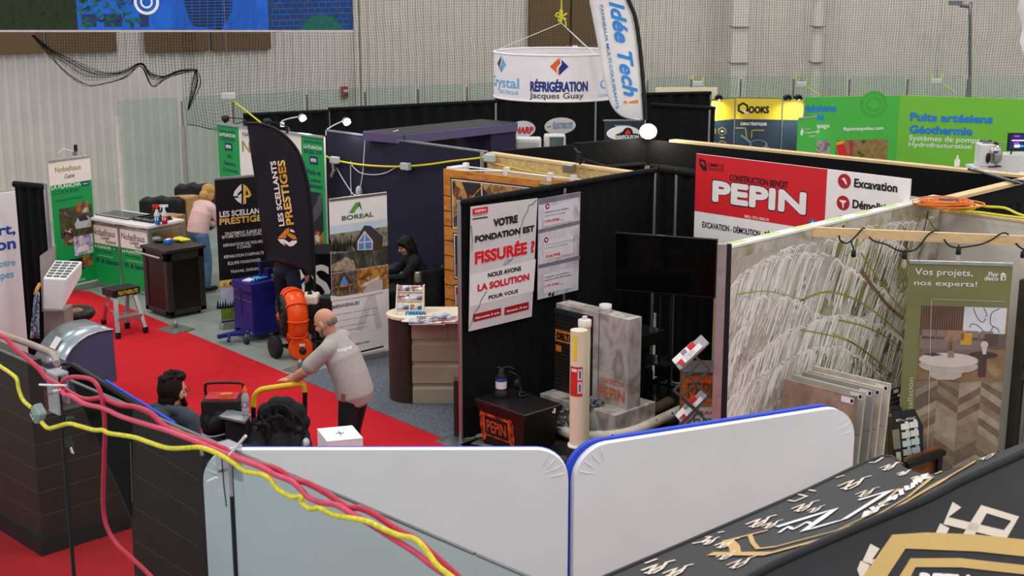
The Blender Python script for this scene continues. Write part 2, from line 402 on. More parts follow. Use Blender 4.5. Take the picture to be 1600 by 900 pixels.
# far rink glass with posts
FGL = MG('far_rink_glass', (0.90, 0.965, 0.93), 0.04, 0.03, 0.95)
def rinkD(px): return 24 + (px - 195) / 575 * 3.8 if px < 770 else 27.8 + min(1, (px - 770) / 280) * 1.6
posts = [194, 295, 373, 486, 575, 656, 731, 803, 872, 941, 1008, 1075, 1151, 1232, 1318, 1407, 1499, 1595, 1690]
first = {194: 'far glass pane at the left end, mirrored letters in it', 295: 'far glass pane just right of the leftmost steel post'}
for i, px in enumerate(posts):
    D = rinkD(px); p = fl(px, D); 
    if px > 200:
        bb = MB(); bb.box((p.x, p.y, 0), (.07, .09, 1.95), ALU, math.radians(-45)); bb.box((p.x, p.y, 1.95), (.03, .03, .45), STEEL, math.radians(-45))
        bb.thing('glass_post', 'grey steel post between panes of the far glass wall', 'post', 'posts of the far rink glass')
    if i + 1 < len(posts):
        q = fl(posts[i + 1], rinkD(posts[i + 1])); d = q - p; u = d.normalized(); n = V((-u.y, u.x, 0))
        bb = MB(); bb.obox(p + u * .05 + (n if n.dot(p - CAMP) > 0 else -n) * .07 + V((0, 0, .001)), d - u * .1, n * .012, (0, 0, 2.46), FGL)
        bb.thing('rink_glass_pane', 'pale green see-through pane of the far rink wall', 'glass pane', 'panes of the far rink glass')
bb = MB(); p = fl(196, 23.95); bb.box((p.x, p.y, 0), (.06, .06, 2.2), M('cream_post', '#d9cfc4', 0.5), .3)
bb.thing('end_post', 'cream post at the left end of the far glass wall', 'post')
RK = M('red_rail', '#c4241f', 0.4)
bb = MB(); p, q = fl(178, 22.4, .6), fl(225, 22.9, .62); bb.bar(p, q, .06, .06, RK); bb.bar(p - V((0, 0, .15)), q - V((0, 0, .15)), .04, .22, WPL); bb.bar((p.x, p.y, .001), p, .05, .05, WPL); bb.bar((q.x, q.y, .001), q, .05, .05, WPL)
bb.thing('board_rail', 'red topped white board behind the green counter', 'rail')
# protective net over the far glass
NET = M('black_net_cord', '#1c1f1d', 0.8, noise=0)
def strand(bb, pts, r=0.0022):
    rings = []
    for p in pts: rings.append([p + V((r, -r, 0)), p + V((-r, r, 0)), p + V((0, 0, r * 1.6))])
    bb.loft(rings, NET, False, False)
path = []; rr = random.Random(3)
for px in range(302, 1646, 6): path.append(fl(px, rinkD(px) - 0.12))
Ls = [0]
for a, c in zip(path, path[1:]): Ls.append(Ls[-1] + (c - a).length)
def along(t):
    import bisect
    i = min(max(bisect.bisect(Ls, t) - 1, 0), len(path) - 2); f = (t - Ls[i]) / (Ls[i + 1] - Ls[i]); return path[i].lerp(path[i + 1], f)
def wob(t, z): return 0.035 * math.sin(z * 1.7 + t * 0.8) + 0.02 * math.sin(z * 4.1 + t * 0.37)
def bot(t): return 1.92 + 0.06 * math.cos(2 * math.pi * t / 1.15)
bb = MB(); N = int(Ls[-1] / 0.055); A = []
for i in range(N):
    t = i * 0.055; p = along(t); sh = along(min(t + .1, Ls[-1])) - p
    sh = sh.normalized() if sh.length > 0 else V((1, 0, 0)); z0 = bot(t)
    strand(bb, [p + sh * wob(t, z) + V((0, 0, z)) for z in [z0 + (5.4 - z0) * k / 7 for k in range(8)]])
z = 1.95
while z < 5.4:
    pts = []
    for i in range(0, N, 5):
        t = i * .055; f = max(0, (2.6 - z) / .7); pts.append(along(t) + V((0, 0, z + 0.035 * math.sin(t * 1.1 + z * 2) + f * 0.1 * math.cos(2 * math.pi * t / 1.15))))
    strand(bb, pts); z += 0.055
strand(bb, [along(i * .11) + V((0, 0, bot(i * .11))) for i in range(N // 2)], 0.008)
bb.thing('safety_net', 'black mesh safety net hung along the far rink glass', 'net')
# gathered left end of the net
bb = MB()
def np_(x, y): return atD(x, y, 23.7)
for k in range(26):
    j = lambda a: rr.uniform(-a, a)
    sag = rr.uniform(-1, 1)
    P = [(52 + j(3), 55), (78 + j(4), 82 + sag * 5), (105 + j(3), 102 + sag * 14), (135 + j(4), 119 + sag * 16), (165 + j(4), 122 + sag * 9), (195 + j(4), 116 + sag * 6), (221 + j(2), 101 + sag * 3),
         (236 + j(3), 124 + sag * 12), (255 + j(3), 122 + sag * 3), (280 + j(3), 113 + sag * 3), (306 + j(2), 110 + sag * 2)]
    strand(bb, crom([np_(*p) for p in P], 4), rr.choice([.0016, .002, .0035]))
for k in range(14):
    sag = rr.uniform(-1, 1); P = [(307 + sag, 108), (306 + sag * 8, 128), (301 + sag * 5, 150), (294 + sag, 172)]
    strand(bb, crom([np_(*p) for p in P], 5), .0028)
top = lambda x: 50
def gather(x):
    K = [(55, 58), (78, 82), (105, 106), (135, 126), (165, 124), (195, 116), (221, 101), (236, 124), (255, 122), (280, 113), (306, 110)]
    for a, c in zip(K, K[1:]):
        if a[0] <= x <= c[0]: return a[1] + (c[1] - a[1]) * (x - a[0]) / (c[0] - a[0])
    return 110
x = 56
while x < 308:
    strand(bb, [np_(x + 5 * math.sin(k * .9 + x * .03) * k / 6 * .6, -30 + (gather(x) + 30) * k / 6) for k in range(7)]); x += 4.6
y = -28
while y < 126:
    pts = []; x = 56
    while x < 308:
        if gather(x) > y: pts.append(np_(x, y + 1.5 * math.sin(x * .05)))
        elif len(pts) > 1: strand(bb, pts); pts = []
        else: pts = []
        x += 8
    if len(pts) > 1: strand(bb, pts)
    y += 4.6
bb.thing('gathered_net', 'black net tied up in swags below the blue hanging banner', 'net')
# blue printed banner hanging over the left
DGR = MR('banner_dark_green', ['#16210f', '#24331a', '#1b2a14'], 8)
BLU = MR('banner_blue', ['#0d54b8', '#1c6ad6', '#0f4ea6'], 3)
DBL = MR('banner_brick_blue', ['#173869', '#1f3a66', '#3a3f63'], 9)
TEAL = MR('banner_shrub_teal', ['#0c4a4c', '#156a5e', '#0b3a44'], 25)
D0 = 22.0; a, c = atD(-40, 50, D0), atD(552, 47, D0); a.z = c.z = (a.z + c.z) / 2; pl = Pl(a, c - a)
bt = thing('hanging_banner', 'wide blue and dark green printed banner hanging at the upper left', 'banner', (a + c) / 2)
bb = MB(); W_ = (c - a).length
bb.obox(a - pl.n * .012, c - a, pl.n * .012, (0, 0, 2.0), BLU)
bb.uvrect(pl, 0, 0.02, pl.uv(120, 20)[0], 2.0, DGR, 1)
bb.qrect(pl, (420, 47), (549, -60), DBL, 1); bb.qrect(pl, (270, 46), (398, -60), M('window_blue', '#1a5cc0'), 1)
bb.qpoly(pl, [(272, -40), (300, 40), (345, 47), (362, 20), (366, -40)], M('banner_dark', '#16233a'), 2)
for yy in range(-8, 47, 5): bb.qline(pl, [(272, yy + 1), (398, yy - 1)], .012, BLU, 3)
for xx in range(276, 398, 12): bb.qline(pl, [(xx, -40), (xx, 46)], .010, BLU, 3)
for yy in range(0, 47, 9):
    bb.qline(pl, [(424, yy + 5), (548, yy + 2)], .012, BLU, 2)
    for xx in range(426 + (yy % 2) * 6, 546, 11): bb.qline(pl, [(xx, yy + 4), (xx, yy - 4)], .008, BLU, 2)
bb.qpoly(pl, [(468, 49), (474, 36), (488, 25), (505, 22), (522, 27), (532, 38), (540, 48)], TEAL, 4)
for k in range(70):
    x, y = rr.uniform(124, 215), rr.uniform(-20, 40); t = rr.uniform(0, 3.1)
    bb.qline(pl, [(x, y), (x + 9 * math.cos(t), y + 5 * math.sin(t)), (x + 15 * math.cos(t + .3), y + 9 * math.sin(t + .3))], .05, rr.choice([TEAL, M('leaf_green', '#1c6a3c'), DBL]), 2, .01)
for x0, x1 in ((128, 150), (163, 190), (219, 232)): bb.qrect(pl, (x0, 42), (x1, 22), DBL, 1)
wl = M('banner_white', '#f4f4f4', 0.5)
for r, wd in ((.175, .045), (.085, .03)):
    u0, v0 = pl.uv(229, 3); n = 40
    vs = [pl.pt(u0 + (r + e * wd / 2) * math.cos(2 * math.pi * i / n), v0 + (r + e * wd / 2) * math.sin(2 * math.pi * i / n), 5 * LAY) for i in range(n) for e in (-1, 1)]
    bb.add(vs, [(2 * i, 2 * i + 1, (2 * i + 3) % (2 * n), (2 * i + 2) % (2 * n)) for i in range(n)], wl)
bb.obj('printed_cloth', bt)
bb = MB(); bb.bar(a, c, .03, .03, M('pale_hem', '#cbbcb8', .6)); bb.obj('hem_bar', bt)
# ================================================================ roll-up banner stands
def down(p, z=0.0): return V((p.x, p.y, z))
def rollup(name, label, tl, tr, h, paint, base=True, back=None, group=None):
    """tl, tr: the banner's top corners in pixels, h its height"""
    a, c = down(g(*tl, h)), down(g(*tr, h)); u = (c - a).normalized(); pl = Pl(a, c - a); n = pl.n
    root = thing(name, label, 'banner', (a + c) / 2, group)
    bb = MB(); bb.obox(a + V((0, 0, .08)) - n * .004, c - a, n * .004, (0, 0, h - .1), back or WHITE); W_ = (c - a).length
    pl.W = W_; pl.H = h; paint(bb, pl); bb.obj('printed_panel', root)
    bb = MB(); bb.bar(a + V((0, 0, h - .015)), c + V((0, 0, h - .015)), .022, .035, ALU); bb.obj('top_rail', root, bevel=.004)
    if base:
        bb = MB(); bb.obox(a - u * .02 - n * .07, c - a + u * .04, n * .14, (0, 0, .085), ALU); bb.obj('base_cassette', root, bevel=.015)
    bb = MB(); m = (a + c) / 2 - n * .03; bb.cyl(m + V((0, 0, .06)), m + V((0, 0, h - .03)), .011, ALU, n=8); bb.obj('support_pole', root)
    return root, pl
GREEN = M('print_green', '#0f9a4a', 0.5, noise=0.04, scale=2); DKBLUE = M('print_dark_blue', '#16345e', 0.5, noise=0)
CREAMP = M('print_cream', '#efe6de', 0.5, noise=0.02); GRTX = M('print_text_grey', '#4b4f48', 0.5, noise=0); LIMETX = M('print_lime', '#8a9a3a', 0.5, noise=0)
PH1 = MR('photo_food', ['#2a1a14', '#6b3a22', '#c9803a', '#3a3a36', '#d8c9b2'], 14, kind='voronoi', lo=.1, hi=.9)
PH2 = MR('photo_van_scene', ['#1c211c', '#4b5a33', '#3a3128', '#8a8f86'], 5)
PH3 = MR('photo_grill', ['#3c3550', '#a89bc0', '#e6dfe8', '#5a4a60'], 9)
PH4 = MR('photo_dark_grill', ['#0e1014', '#2b2f36', '#1a1c22', '#59606a'], 7)
def eno(bb, pl, bl, tr):
    bb.qrect(pl, bl, tr, DKBLUE, 4)
    bb.qtext(pl, 'eno', (bl[0] + (tr[0] - bl[0]) * .15, bl[1] + (tr[1] - bl[1]) * .32), (bl[0] + (tr[0] - bl[0]) * .85, bl[1] + (tr[1] - bl[1]) * .72), WHITE, .02, lay=5)
def p_plancha(bb, pl):
    bb.uvrect(pl, 0, .08, pl.W, pl.H - .03, CREAMP, 1); v1 = pl.uv(108, 286)[1]
    bb.uvrect(pl, 0, .1, pl.W, v1, GREEN, 2)
    bb.qtext(pl, 'Nobelhaus', (86, 270), (126, 260), LIMETX, 0, h=8.5); bb.qtext(pl, 'GROUPE', (86, 259), (98, 257), GRTX, 0)
    bb.qtext(pl, 'Cuisine', (101, 279), (116, 270), GRTX, 0, .4)
    bb.qtext(pl, 'LA PLANCHA', (80, 297), (125.5, 286), WHITE, .01, h=7); eno(bb, pl, (128, 291), (138, 283))
    bb.qtext(pl, "COOK'N BOAT", (82, 305), (125.5, 294), DKBLUE, 0, h=6)
    bb.qtext(pl, 'Concu et realise pour cuisiner en', (82, 310), (132, 302), M('print_pale_green', '#c6ecc0', .5), 0)
    bb.qtext(pl, 'camping et bateau', (86, 317), (130, 307), DKBLUE, 0, h=4.5)
    bb.qrect(pl, (95, 374), (143, 318), PH2, 3); bb.qrect(pl, (120, 335), (137, 314), PH1, 4); bb.qrect(pl, (101, 385), (113, 357), PH1, 4)
    bb.qpoly(pl, [(116, 351), (121, 340), (137, 337), (142, 345), (142, 354), (118, 358)], M('van_silver', '#b9bdb8'), 5)
    bb.qpoly(pl, [(121, 339), (134, 336), (138, 343), (124, 346)], M('van_window', '#2b3440'), 6)
    bb.qrect(pl, (117, 400), (144, 364), PH3, 3); bb.qrect(pl, (130, 417), (144, 397), PH1, 4); bb.qrect(pl, (108, 425), (131, 401), PH4, 3)
    bb.qpoly(pl, [(119, 396), (136, 390), (138, 382), (122, 386)], WHITE, 4)
    bb.qtext(pl, 'ENO-BONNET.COM', (112, 442), (132, 434), WHITE, 0)
rollup('rollup_banner', 'green and white roll-up banner with a van photo by the left wall', (75, 251.3), (140, 242.4), 2.0, p_plancha)
GOLD = MR('gold_print', ['#b97d1f', '#e0aa3c', '#f4d678', '#c98e2a'], 3, stretch=(1, 1, 4))
BLKP = M('print_black', '#111012', 0.5, noise=0.03)
PH5 = MR('photo_road', ['#6e6a72', '#8b8790', '#5a575f'], 5)
def splogo(bb, pl, c, k):
    x, y = c
    L = [(-1, .15), (-.85, -.35), (-.45, -.85), (-.1, -1.15), (-.1, -.5), (-.45, -.1), (-.1, -.1), (-.1, 1.0), (-.5, .75), (-.85, .35), (-.4, .35), (-.4, .18)]
    bb.qpoly(pl, [(x + a * k, y + b_ * k) for a, b_ in L], WHITE, 3)
    R = [(.1, -1.15), (.5, -.85), (.85, -.35), (.95, .1), (.7, .3), (.4, .3), (.4, .95), (.1, 1.05)]
    bb.qpoly(pl, [(x + a * k, y + b_ * k) for a, b_ in R], GOLD, 3)
    bb.qpoly(pl, [(x + a * k, y + b_ * k) for a, b_ in [(.38, -.5), (.6, -.25), (.6, .02), (.38, .04)]], BLKP, 4)
    bb.qpoly(pl, [(x + a * k, y + b_ * k) for a, b_ in [(-.62, .12), (-.42, -.2), (-.25, -.35), (-.25, .02), (-.5, .1)]], BLKP, 4)
def p_scel(bb, pl):
    bb.uvrect(pl, 0, .08, pl.W, pl.H - .03, BLKP, 1)
    splogo(bb, pl, (378.5, 304), 14.5)
    bb.qtext(pl, 'LES SCELLANTS', (343, 340), (417, 326), WHITE, .03, h=9.5); bb.qtext(pl, 'PRESTIGES', (343, 352), (416, 337), GOLD, .035, h=10.5)
    for t, bl, tr in (('TRAITEMENT À BASE DE', (351, 368), (409, 355)), ('BITUME DE HAUTE QUALITÉ', (347, 374), (415, 361)), ('RÉPARATION DE FISSURES', (349, 386), (412, 374)), ('À CHAUD', (370, 389), (392, 382)),
            ('RÉPARATION D\u2019ASPHALTE', (350, 404), (412, 393)), ('ÉQUIPE PASSIONNÉE', (356, 415), (407, 406)), ('TRAVAIL GARANTI', (360, 427), (408, 418))):
        bb.qtext(pl, t, bl, tr, WHITE, .006, h=4.6)
    u1 = pl.W; v0, v1 = pl.uv(340, 452)[1], pl.uv(340, 439)[1]; bb.uvrect(pl, 0, v0, u1, v1, GOLD, 2)
    bb.qtext(pl, '418-957-8794', (357, 447), (418, 431), BLKP, .02, h=7.5); bb.qrect(pl, (349, 448), (354, 442), M('badge_blue', '#4a6ea8'), 3); bb.qtext(pl, 'f', (351, 447.5), (353, 443), WHITE, .02, lay=5)
    bb.uvrect(pl, 0, .1, u1, v0, M('sky_print', '#b9c6da', .5), 2); vm = pl.uv(340, 480)[1]; vt = pl.uv(340, 500)[1]
    bb.uvrect(pl, 0, .1, u1, vt, PH5, 3); bb.uvrect(pl, 0, vt, u1, vm, MR('grass_print', ['#5d7a22', '#7d9a2e'], 12), 3)
    for k in range(9): bb.qpoly(pl, [(338 + k * 4, 483 - k * .4), (340 + k * 4, 466 + (k * 5 % 7)), (343 + k * 4, 483 - k * .4)], M('tree_print', '#141b14'), 4)
rollup('rollup_banner', 'black roll-up banner with gold lettering behind the blue machine', (335, 278), (421, 270.7), 2.05, p_scel, back=BLKP)
BGREEN = M('boreal_green', '#2b6d38', 0.5, noise=0); LGREEN = M('boreal_light_green', '#57a640', 0.5, noise=0)
SKYP = M('photo_sky', '#c9dbe4', .5, noise=.05, scale=3); FOR = MR('photo_forest', ['#2c3528', '#6d6a58', '#a39a86', '#4a5038'], 30, stretch=(1, 1, .4))
LAKE = MR('photo_lake', ['#141a1c', '#2e3330', '#54503f', '#6d7f9a'], 9, stretch=(1, 1, .5)); TIMB = MR('photo_timber', ['#a8692a', '#d09a4e', '#7a4a1e', '#e2c394'], 12)
BROWNS = MR('photo_brown_woods', ['#5b4a3a', '#86705a', '#3a2f28', '#a6988a'], 26, stretch=(1, 1, .5))
def p_boreal(bb, pl):
    bb.uvrect(pl, 0, .08, pl.W, pl.H - .03, WHITE, 1); W_ = pl.W
    bb.qpoly(pl, [(545, 333), (555, 317), (562, 315), (553, 333)], LGREEN); bb.qpoly(pl, [(556, 328), (562, 315), (566, 329), (561, 322)], BGREEN)
    bb.qtext(pl, 'BOREAL', (534, 345), (583.5, 331), BGREEN, .03)
    vA, vB, vC, vD = (pl.uv(557, y)[1] for y in (348, 420.5, 421.5, 459))
    bb.uvrect(pl, 0, vB, W_, vA, SKYP, 2); vm = pl.uv(540, 363)[1]; vl = pl.uv(540, 394)[1]
    bb.uvrect(pl, 0, vl, W_, vm, FOR, 3); bb.uvrect(pl, 0, vB, W_, vl, LAKE, 3)
    bb.qpoly(pl, [(517, 415), (540, 401), (552, 407), (556, 421), (517, 424)], MR('photo_rocks', ['#8a7a62', '#b5a58a', '#5d5a4a'], 20), 4)
    house = M('house_wood', '#4a3d33', .5); glassb = M('house_glass', '#5f8fd0', .4); wt = M('house_white', '#dcdad4', .5)
    bb.qpoly(pl, [(553, 378), (569, 352), (577, 355), (598, 372), (597, 390), (580, 391), (556, 392)], house, 4)
    bb.qpoly(pl, [(569, 352), (579, 353), (599, 371), (592, 373)], M('house_roof', '#33415e', .5), 5)
    bb.qpoly(pl, [(558, 377), (569, 360), (582, 376), (582, 390), (558, 391)], wt, 5)
    for q in ([(560, 378), (568, 365), (568, 377)], [(570, 365), (579, 376), (570, 377)], [(560, 380), (568, 379), (568, 389), (560, 390)], [(570, 379), (580, 378), (580, 388), (570, 389)]): bb.qpoly(pl, q, glassb, 6)
    bb.qpoly(pl, [(541, 386), (551, 383), (554, 392), (542, 393)], wt, 4)
    for k in range(22):
        x = 516 + k * 1.75 + (k % 3); t = 366 + (k * 7 % 9); bb.qpoly(pl, [(x - 2.2, 393), (x, t), (x + 2.2, 392)], M('fir_print', '#263222', .6), 4)
    bb.uvrect(pl, 0, vD, W_, vC, BROWNS, 2); um = pl.uv(558, 440)[0]; bb.uvrect(pl, um, vD, W_, vC, TIMB, 3)
    bb.qpoly(pl, [(523, 447), (537, 424), (551, 443), (551, 452), (523, 455)], house, 4); bb.qpoly(pl, [(531, 443), (537, 430), (544, 442), (544, 447), (531, 449)], glassb, 5)
    bb.qline(pl, [(522, 449), (556, 443)], .02, TIMB, 6); bb.qline(pl, [(528, 449), (528, 460)], .015, TIMB, 6); bb.qline(pl, [(546, 446), (546, 457)], .015, TIMB, 6)
    for k in range(4): bb.qline(pl, [(560 + k * 2, 437), (575 + k * 2, 424 + k)], .02, M('beam_print', '#8a5420'), 5)
    bb.qpoly(pl, [(566, 455), (575, 443), (590, 436), (597, 437), (597, 453), (570, 460)], M('deck_print', '#c9bdb4'), 6)
    bb.qpoly(pl, [(566, 444), (592, 431), (592, 437), (566, 449)], wt, 5)
    bb.qpoly(pl, [(516, 462), (530, 463), (560, 459), (598, 452), (598, 456), (560, 464), (516, 470)], WHITE, 7)
    bb.qtext(pl, 'BIENVENUE!', (519, 483), (561, 470), GRTX, .02)
    lt = M('print_light_grey', '#d3d0d0', .5); tg = M('print_mid_grey', '#77777a', .5)
    bb.qpoly(pl, [(556, 515), (577, 455), (584, 453), (597, 512), (588, 514), (580, 478), (566, 516)], lt, 2)
    for i, (y, t, x1) in enumerate([(494, 'MAISONS USINEES - STRUCTURES PRECISES', 590), (504, 'PLANS ET CONSTRUCTION - ELITE SUR MESURE', 585), (514, 'TOITURE - LOFT BOIS D\u0027ELAN', 572), (521, 'SYSTEME R30', 575), (529, 'SERVICE DE GARAGE DEMI STRUCTURE', 592)]):
        bb.qtext(pl, t, (519, y), (x1, y - 3 - (x1 - 519) * .16), tg, .005)
    bb.qtext(pl, 'FABRIQUE AU CANADA', (553, 540), (577, 532), GRTX, .02); bb.qline(pl, [(515, 561), (599, 541)], .02, INK, 3)
rollup('rollup_banner', 'white roll-up banner with a glass-fronted house photo behind the bending man', (514, 311), (604, 299.9), 2.07, p_boreal)
# ================================================================ green counter booth
root = thing('display_counter', 'white topped counter with two green printed front panels', 'counter', (10.3, 18.4, 0))
a, c = g(147, 445), g(232, 462); a.z = c.z = 0; c = a + (c - a).normalized() * 1.32; pl = Pl(a, c - a); n = -pl.n; L = (c - a).length; u = (c - a) / L; DP = 0.62
bb = MB()
for t in (0, .5, 1): bb.box(a + u * (L * t) + n * .02, (.05, .05, 1.02), ALU)
for t in (0, 1): bb.box(a + u * (L * t) + n * DP, (.05, .05, 1.02), ALU)
for z in (.03, .97): bb.bar(a + n * .02 + V((0, 0, z)), c + n * .02 + V((0, 0, z)), .04, .04, ALU)
for t in (0, 1):
    for z in (.15, .97): bb.bar(a + u * (L * t) + n * .02 + V((0, 0, z)), a + u * (L * t) + n * DP + V((0, 0, z)), .04, .04, ALU)
bb.obj('frame', root)
for k in range(2):
    o = a + u * (L * (.5 * k) + .028); W2 = L * .5 - .056; bb = MB(); bb.obox(o + V((0, 0, .05)), u * W2, n * .02, (0, 0, .9), GREEN); q = Pl(o, u)
    bb.uvrect(q, 0, .67, W2, .95, CREAMP, 1); bb.uvtext(q, 'Nobelhaus', .03, .80, W2 - .06, .90, GRTX); bb.uvtext(q, 'Cuisine', W2 * .35, .745, W2 * .68, .81, GRTX, 0, .4); bb.uvtext(q, 'Festival', W2 * .52, .69, W2 * .93, .75, GRTX, 0, .4)
    bb.uvtext(q, 'LA PLANCHA', .03, .60, W2 * .72, .645, WHITE, .01); bb.uvrect(q, W2 * .76, .6, W2 * .93, .64, DKBLUE, 2); bb.uvtext(q, 'eno', W2 * .8, .608, W2 * .9, .63, WHITE)
    bb.uvtext(q, 'Fête d\u2019Angus', .08, .535, W2 * .75, .575, DKBLUE); bb.uvtext(q, 'cuisson parfaite pour', .12, .475, W2 * .8, .50, M('print_pale_green', '#c6ecc0', .5)); bb.uvtext(q, 'VR & bateau', .03, .375, W2 * .95, .45, DKBLUE, .01)
    bb.obj('front_panel', root)
bb = MB(); bb.obox(a - u * .04 - n * .05 + V((0, 0, 1.02)), u * (L + .08), n * (DP + .1), (0, 0, .045), WPL); bb.obj('worktop', root, bevel=.01)
bb = MB(); bb.obox(a + u * .02 + n * .03 + V((0, 0, .45)), u * (L - .04), n * (DP - .06), (0, 0, .02), STEEL); bb.obj('shelf', root)
TOP = 1.066
GLS = M('dark_glass_sheet', '#30383a', 0.08, noise=0, spec=.6)
bb = MB(); bb.obox(a + u * .0 + n * .12 + V((0, 0, TOP)), u * .75, n * .42, (0, 0, .018), GLS)
for k in range(14): bb.obox(a + u * (.02 + k * .052) + n * .13 + V((0, 0, TOP + .0185)), u * .03, n * .03, (0, 0, .001), WPL)
bb.thing('glass_hotplate', 'flat dark glass cooking plate lying on the green counter', 'hotplate')
bb = MB(); o = a + u * .80 + n * .15 + V((0, 0, TOP)); bb.obox(o, u * .45, n * .38, (0, 0, .03), BPL)
for t in (.02, .2, .39): bb.obox(o + u * t + V((0, 0, .03)), u * .03, n * .38, (0, 0, .02), BPL)
bb.obox(o + V((0, 0, .03)), u * .45, n * .03, (0, 0, .02), STEEL); bb.thing('burner_tray', 'black grill tray on the right half of the green counter', 'tray')
def spray(px, py, liquid, cap, lab):
    p = g(px, py, TOP); rt = thing('spray_bottle', lab, 'bottle', p, 'spray bottles on the green counter')
    CLR = M('clear_bottle', '#c9d2d8', .15, noise=0, spec=.6)
    bb = MB(); bb.lathe(p, [(.04, 0), (.043, .02), (.043, .12)], liquid, 14); bb.lathe(p, [(.043, .12), (.042, .15), (.022, .2), (.016, .225)], CLR, 14); bb.obj('bottle_body', rt)
    bb = MB(); bb.box(p + V((0, 0, .06)) - FW * .0 - V((.03, .03, 0)) * .9, (.05, .006, .05), WPL, math.radians(-45)); bb.obj('front_label', rt)
    bb = MB(); bb.cyl(p + V((0, 0, .22)), p + V((0, 0, .25)), .018, cap); bb.obox(p + V((-.05, .035, .25)), V((.1, -.07, 0)), V((.015, .02, 0)), V((0, 0, .035)), cap)
    bb.bar(p + V((-.03, .02, .25)), p + V((-.05, .03, .20)), .012, .01, cap); bb.obj('trigger_head', rt)
spray(246, 350, M('blue_liquid', '#1f7fc4', .2, noise=0), M('red_cap', '#d8262a', .4), 'spray bottle of blue liquid with a red trigger')
spray(257.5, 350, M('red_liquid', '#c41f3a', .2, noise=0), WPL, 'spray bottle of red liquid with a white trigger')
# covered cartons behind the counter
CARD = MR('cardboard', ['#a37c4e', '#b98f5c', '#94704a'], 5, .8)
for px, D, z, sz, rz, lab in ((266, 21.0, .0, (.36, .45, 1.0), .4, 'brown carton under the black cover behind the counter'), (297, 21.9, 0, (.34, .34, 1.15), .2, 'brown carton behind the pink-sweatered woman'), (290, 20.6, 0, (.45, .35, .42), .1, 'low open brown carton by the dark cart')):
    p = fl(px, D); rt = thing('carton', lab, 'box', p, 'brown cartons behind the green counter'); bb = MB(); bb.box(p, sz, CARD, rz); bb.obj('carton_body', rt, bevel=.004)
    bb = MB(); bb.box(p + V((0, 0, sz[2])), (sz[0], .05, .003), M('packing_tape', '#cdb489', .3), rz); bb.obj('tape_strip', rt)
BAG = M('black_cover_cloth', '#121213', .6, noise=.2, scale=6, bump=.3)
def cover(px0, px1, ytop, ybot, D, lab):
    p0, p1 = atD(px0, ybot, D), atD(px1, ybot, D); z1 = atD(px0, ytop, D).z; d = p1 - p0; u_ = d.normalized(); n_ = V((FW.x, FW.y, 0)).normalized()
    p0.z = p1.z = min(p0.z, p1.z); h = z1 - p0.z; rings = []
    for i in range(9):
        t = i / 8; o = p0 + d * t; s_ = 1 - .06 * abs(2 * t - 1) ** 3 + .03 * math.sin(i * 2.1)
        rings.append([o, o + n_ * .5, o + n_ * .46 + V((0, 0, h * s_ * .9)), o + n_ * .2 + V((0, 0, h * s_)), o + n_ * .03 + V((0, 0, h * s_ * .98))])
    bb = MB(); bb.loft(rings, BAG, True, False); bb.thing('equipment_cover', lab, 'cover', 'black covers over gear', bevel=.03)
cover(220, 285, 310, 372, 21.4, 'black fabric cover draped over gear behind the spray bottles')
cover(275, 330, 289, 360, 22.0, 'taller black fabric cover behind the woman in pink')
# dark cart
DB = M('dark_bronze_metal', '#3a322e', .45, .3, noise=.05); DBK = M('cart_black', '#16100f', .4, noise=.04)
o = g(265, 500); o.z = 0; rt = thing('grill_cart', 'dark brown metal cart with yellow gloves on top', 'cart', o); wX, wY, hz = .60, .62, .97
bb = MB()
for dx in (0, wX - .09):
    for dy in (0, wY - .09): bb.obox(o + V((dx, dy, .05)), (.09, 0, 0), (0, .09, 0), (0, 0, hz - .09), DB)
bb.obox(o + V((0, 0, .05)), (wX, 0, 0), (0, wY, 0), (0, 0, .06), DB); bb.obox(o + V((.0, 0, hz - .16)), (wX, 0, 0), (0, wY, 0), (0, 0, .12), DB); bb.obj('frame', rt, bevel=.006)
bb = MB(); bb.obox(o + V((.09, .015, .1)), (wX - .18, 0, 0), (0, .02, 0), (0, 0, hz - .26), DBK); bb.obj('side_panel', rt)
bb = MB(); bb.obox(o + V((.015, .09, .1)), (.02, 0, 0), (0, wY - .18, 0), (0, 0, hz - .26), DBK); bb.obj('door', rt)
bb = MB(); bb.obox(o + V((-.02, -.02, hz - .04)), (wX + .04, 0, 0), (0, wY + .04, 0), (0, 0, .04), DB); bb.obox(o + V((.4, .02, hz)), (.12, 0, 0), (0, .012, 0), (0, 0, .002), ALU); bb.obj('lid', rt, bevel=.006)
bb = MB(); bb.cyl(o + V((-.06, .05, hz - .1)), o + V((-.06, wY + .08, hz - .1)), .016, ALU)
for y in (.06, wY): bb.bar(o + V((-.06, y, hz - .1)), o + V((.01, y, hz - .1)), .02, .02, ALU)
bb.obj('push_handle', rt)
for dx, dy in ((.08, .08), (wX - .08, .08), (.08, wY - .08), (wX - .08, wY - .08)):
    bb = MB(); bb.cyl(o + V((dx - .015, dy, .027)), o + V((dx + .015, dy, .027)), .027, BPL, n=12); bb.obj('caster', rt)
bb = MB(); YG = M('yellow_glove', '#e3d23a', .6, noise=.1)
q = g(281, 376, hz + .01)
for k in range(4): bb.tube([q + V((-.07 + .035 * k, .01, .02)), q + V((-.05 + .035 * k, -.06, .03)), q + V((-.03 + .04 * k, -.13, .015))], .016, YG, 6, 3)
bb.ball(q + V((0, .03, .025)), (.09, .07, .028), YG); bb.thing('work_gloves', 'bright yellow rubber glove on the dark cart lid', 'glove')
bb = MB(); q = g(263, 380, hz + .002); bb.box(q, (.13, .09, .05), M('blue_wrapper', '#2c6ec0', .4), .5); bb.box(q + V((0, 0, .05)), (.1, .06, .012), WPL, .5); bb.thing('sponge_pack', 'small blue and white sponge pack beside the yellow glove', 'pack', bevel=.012)
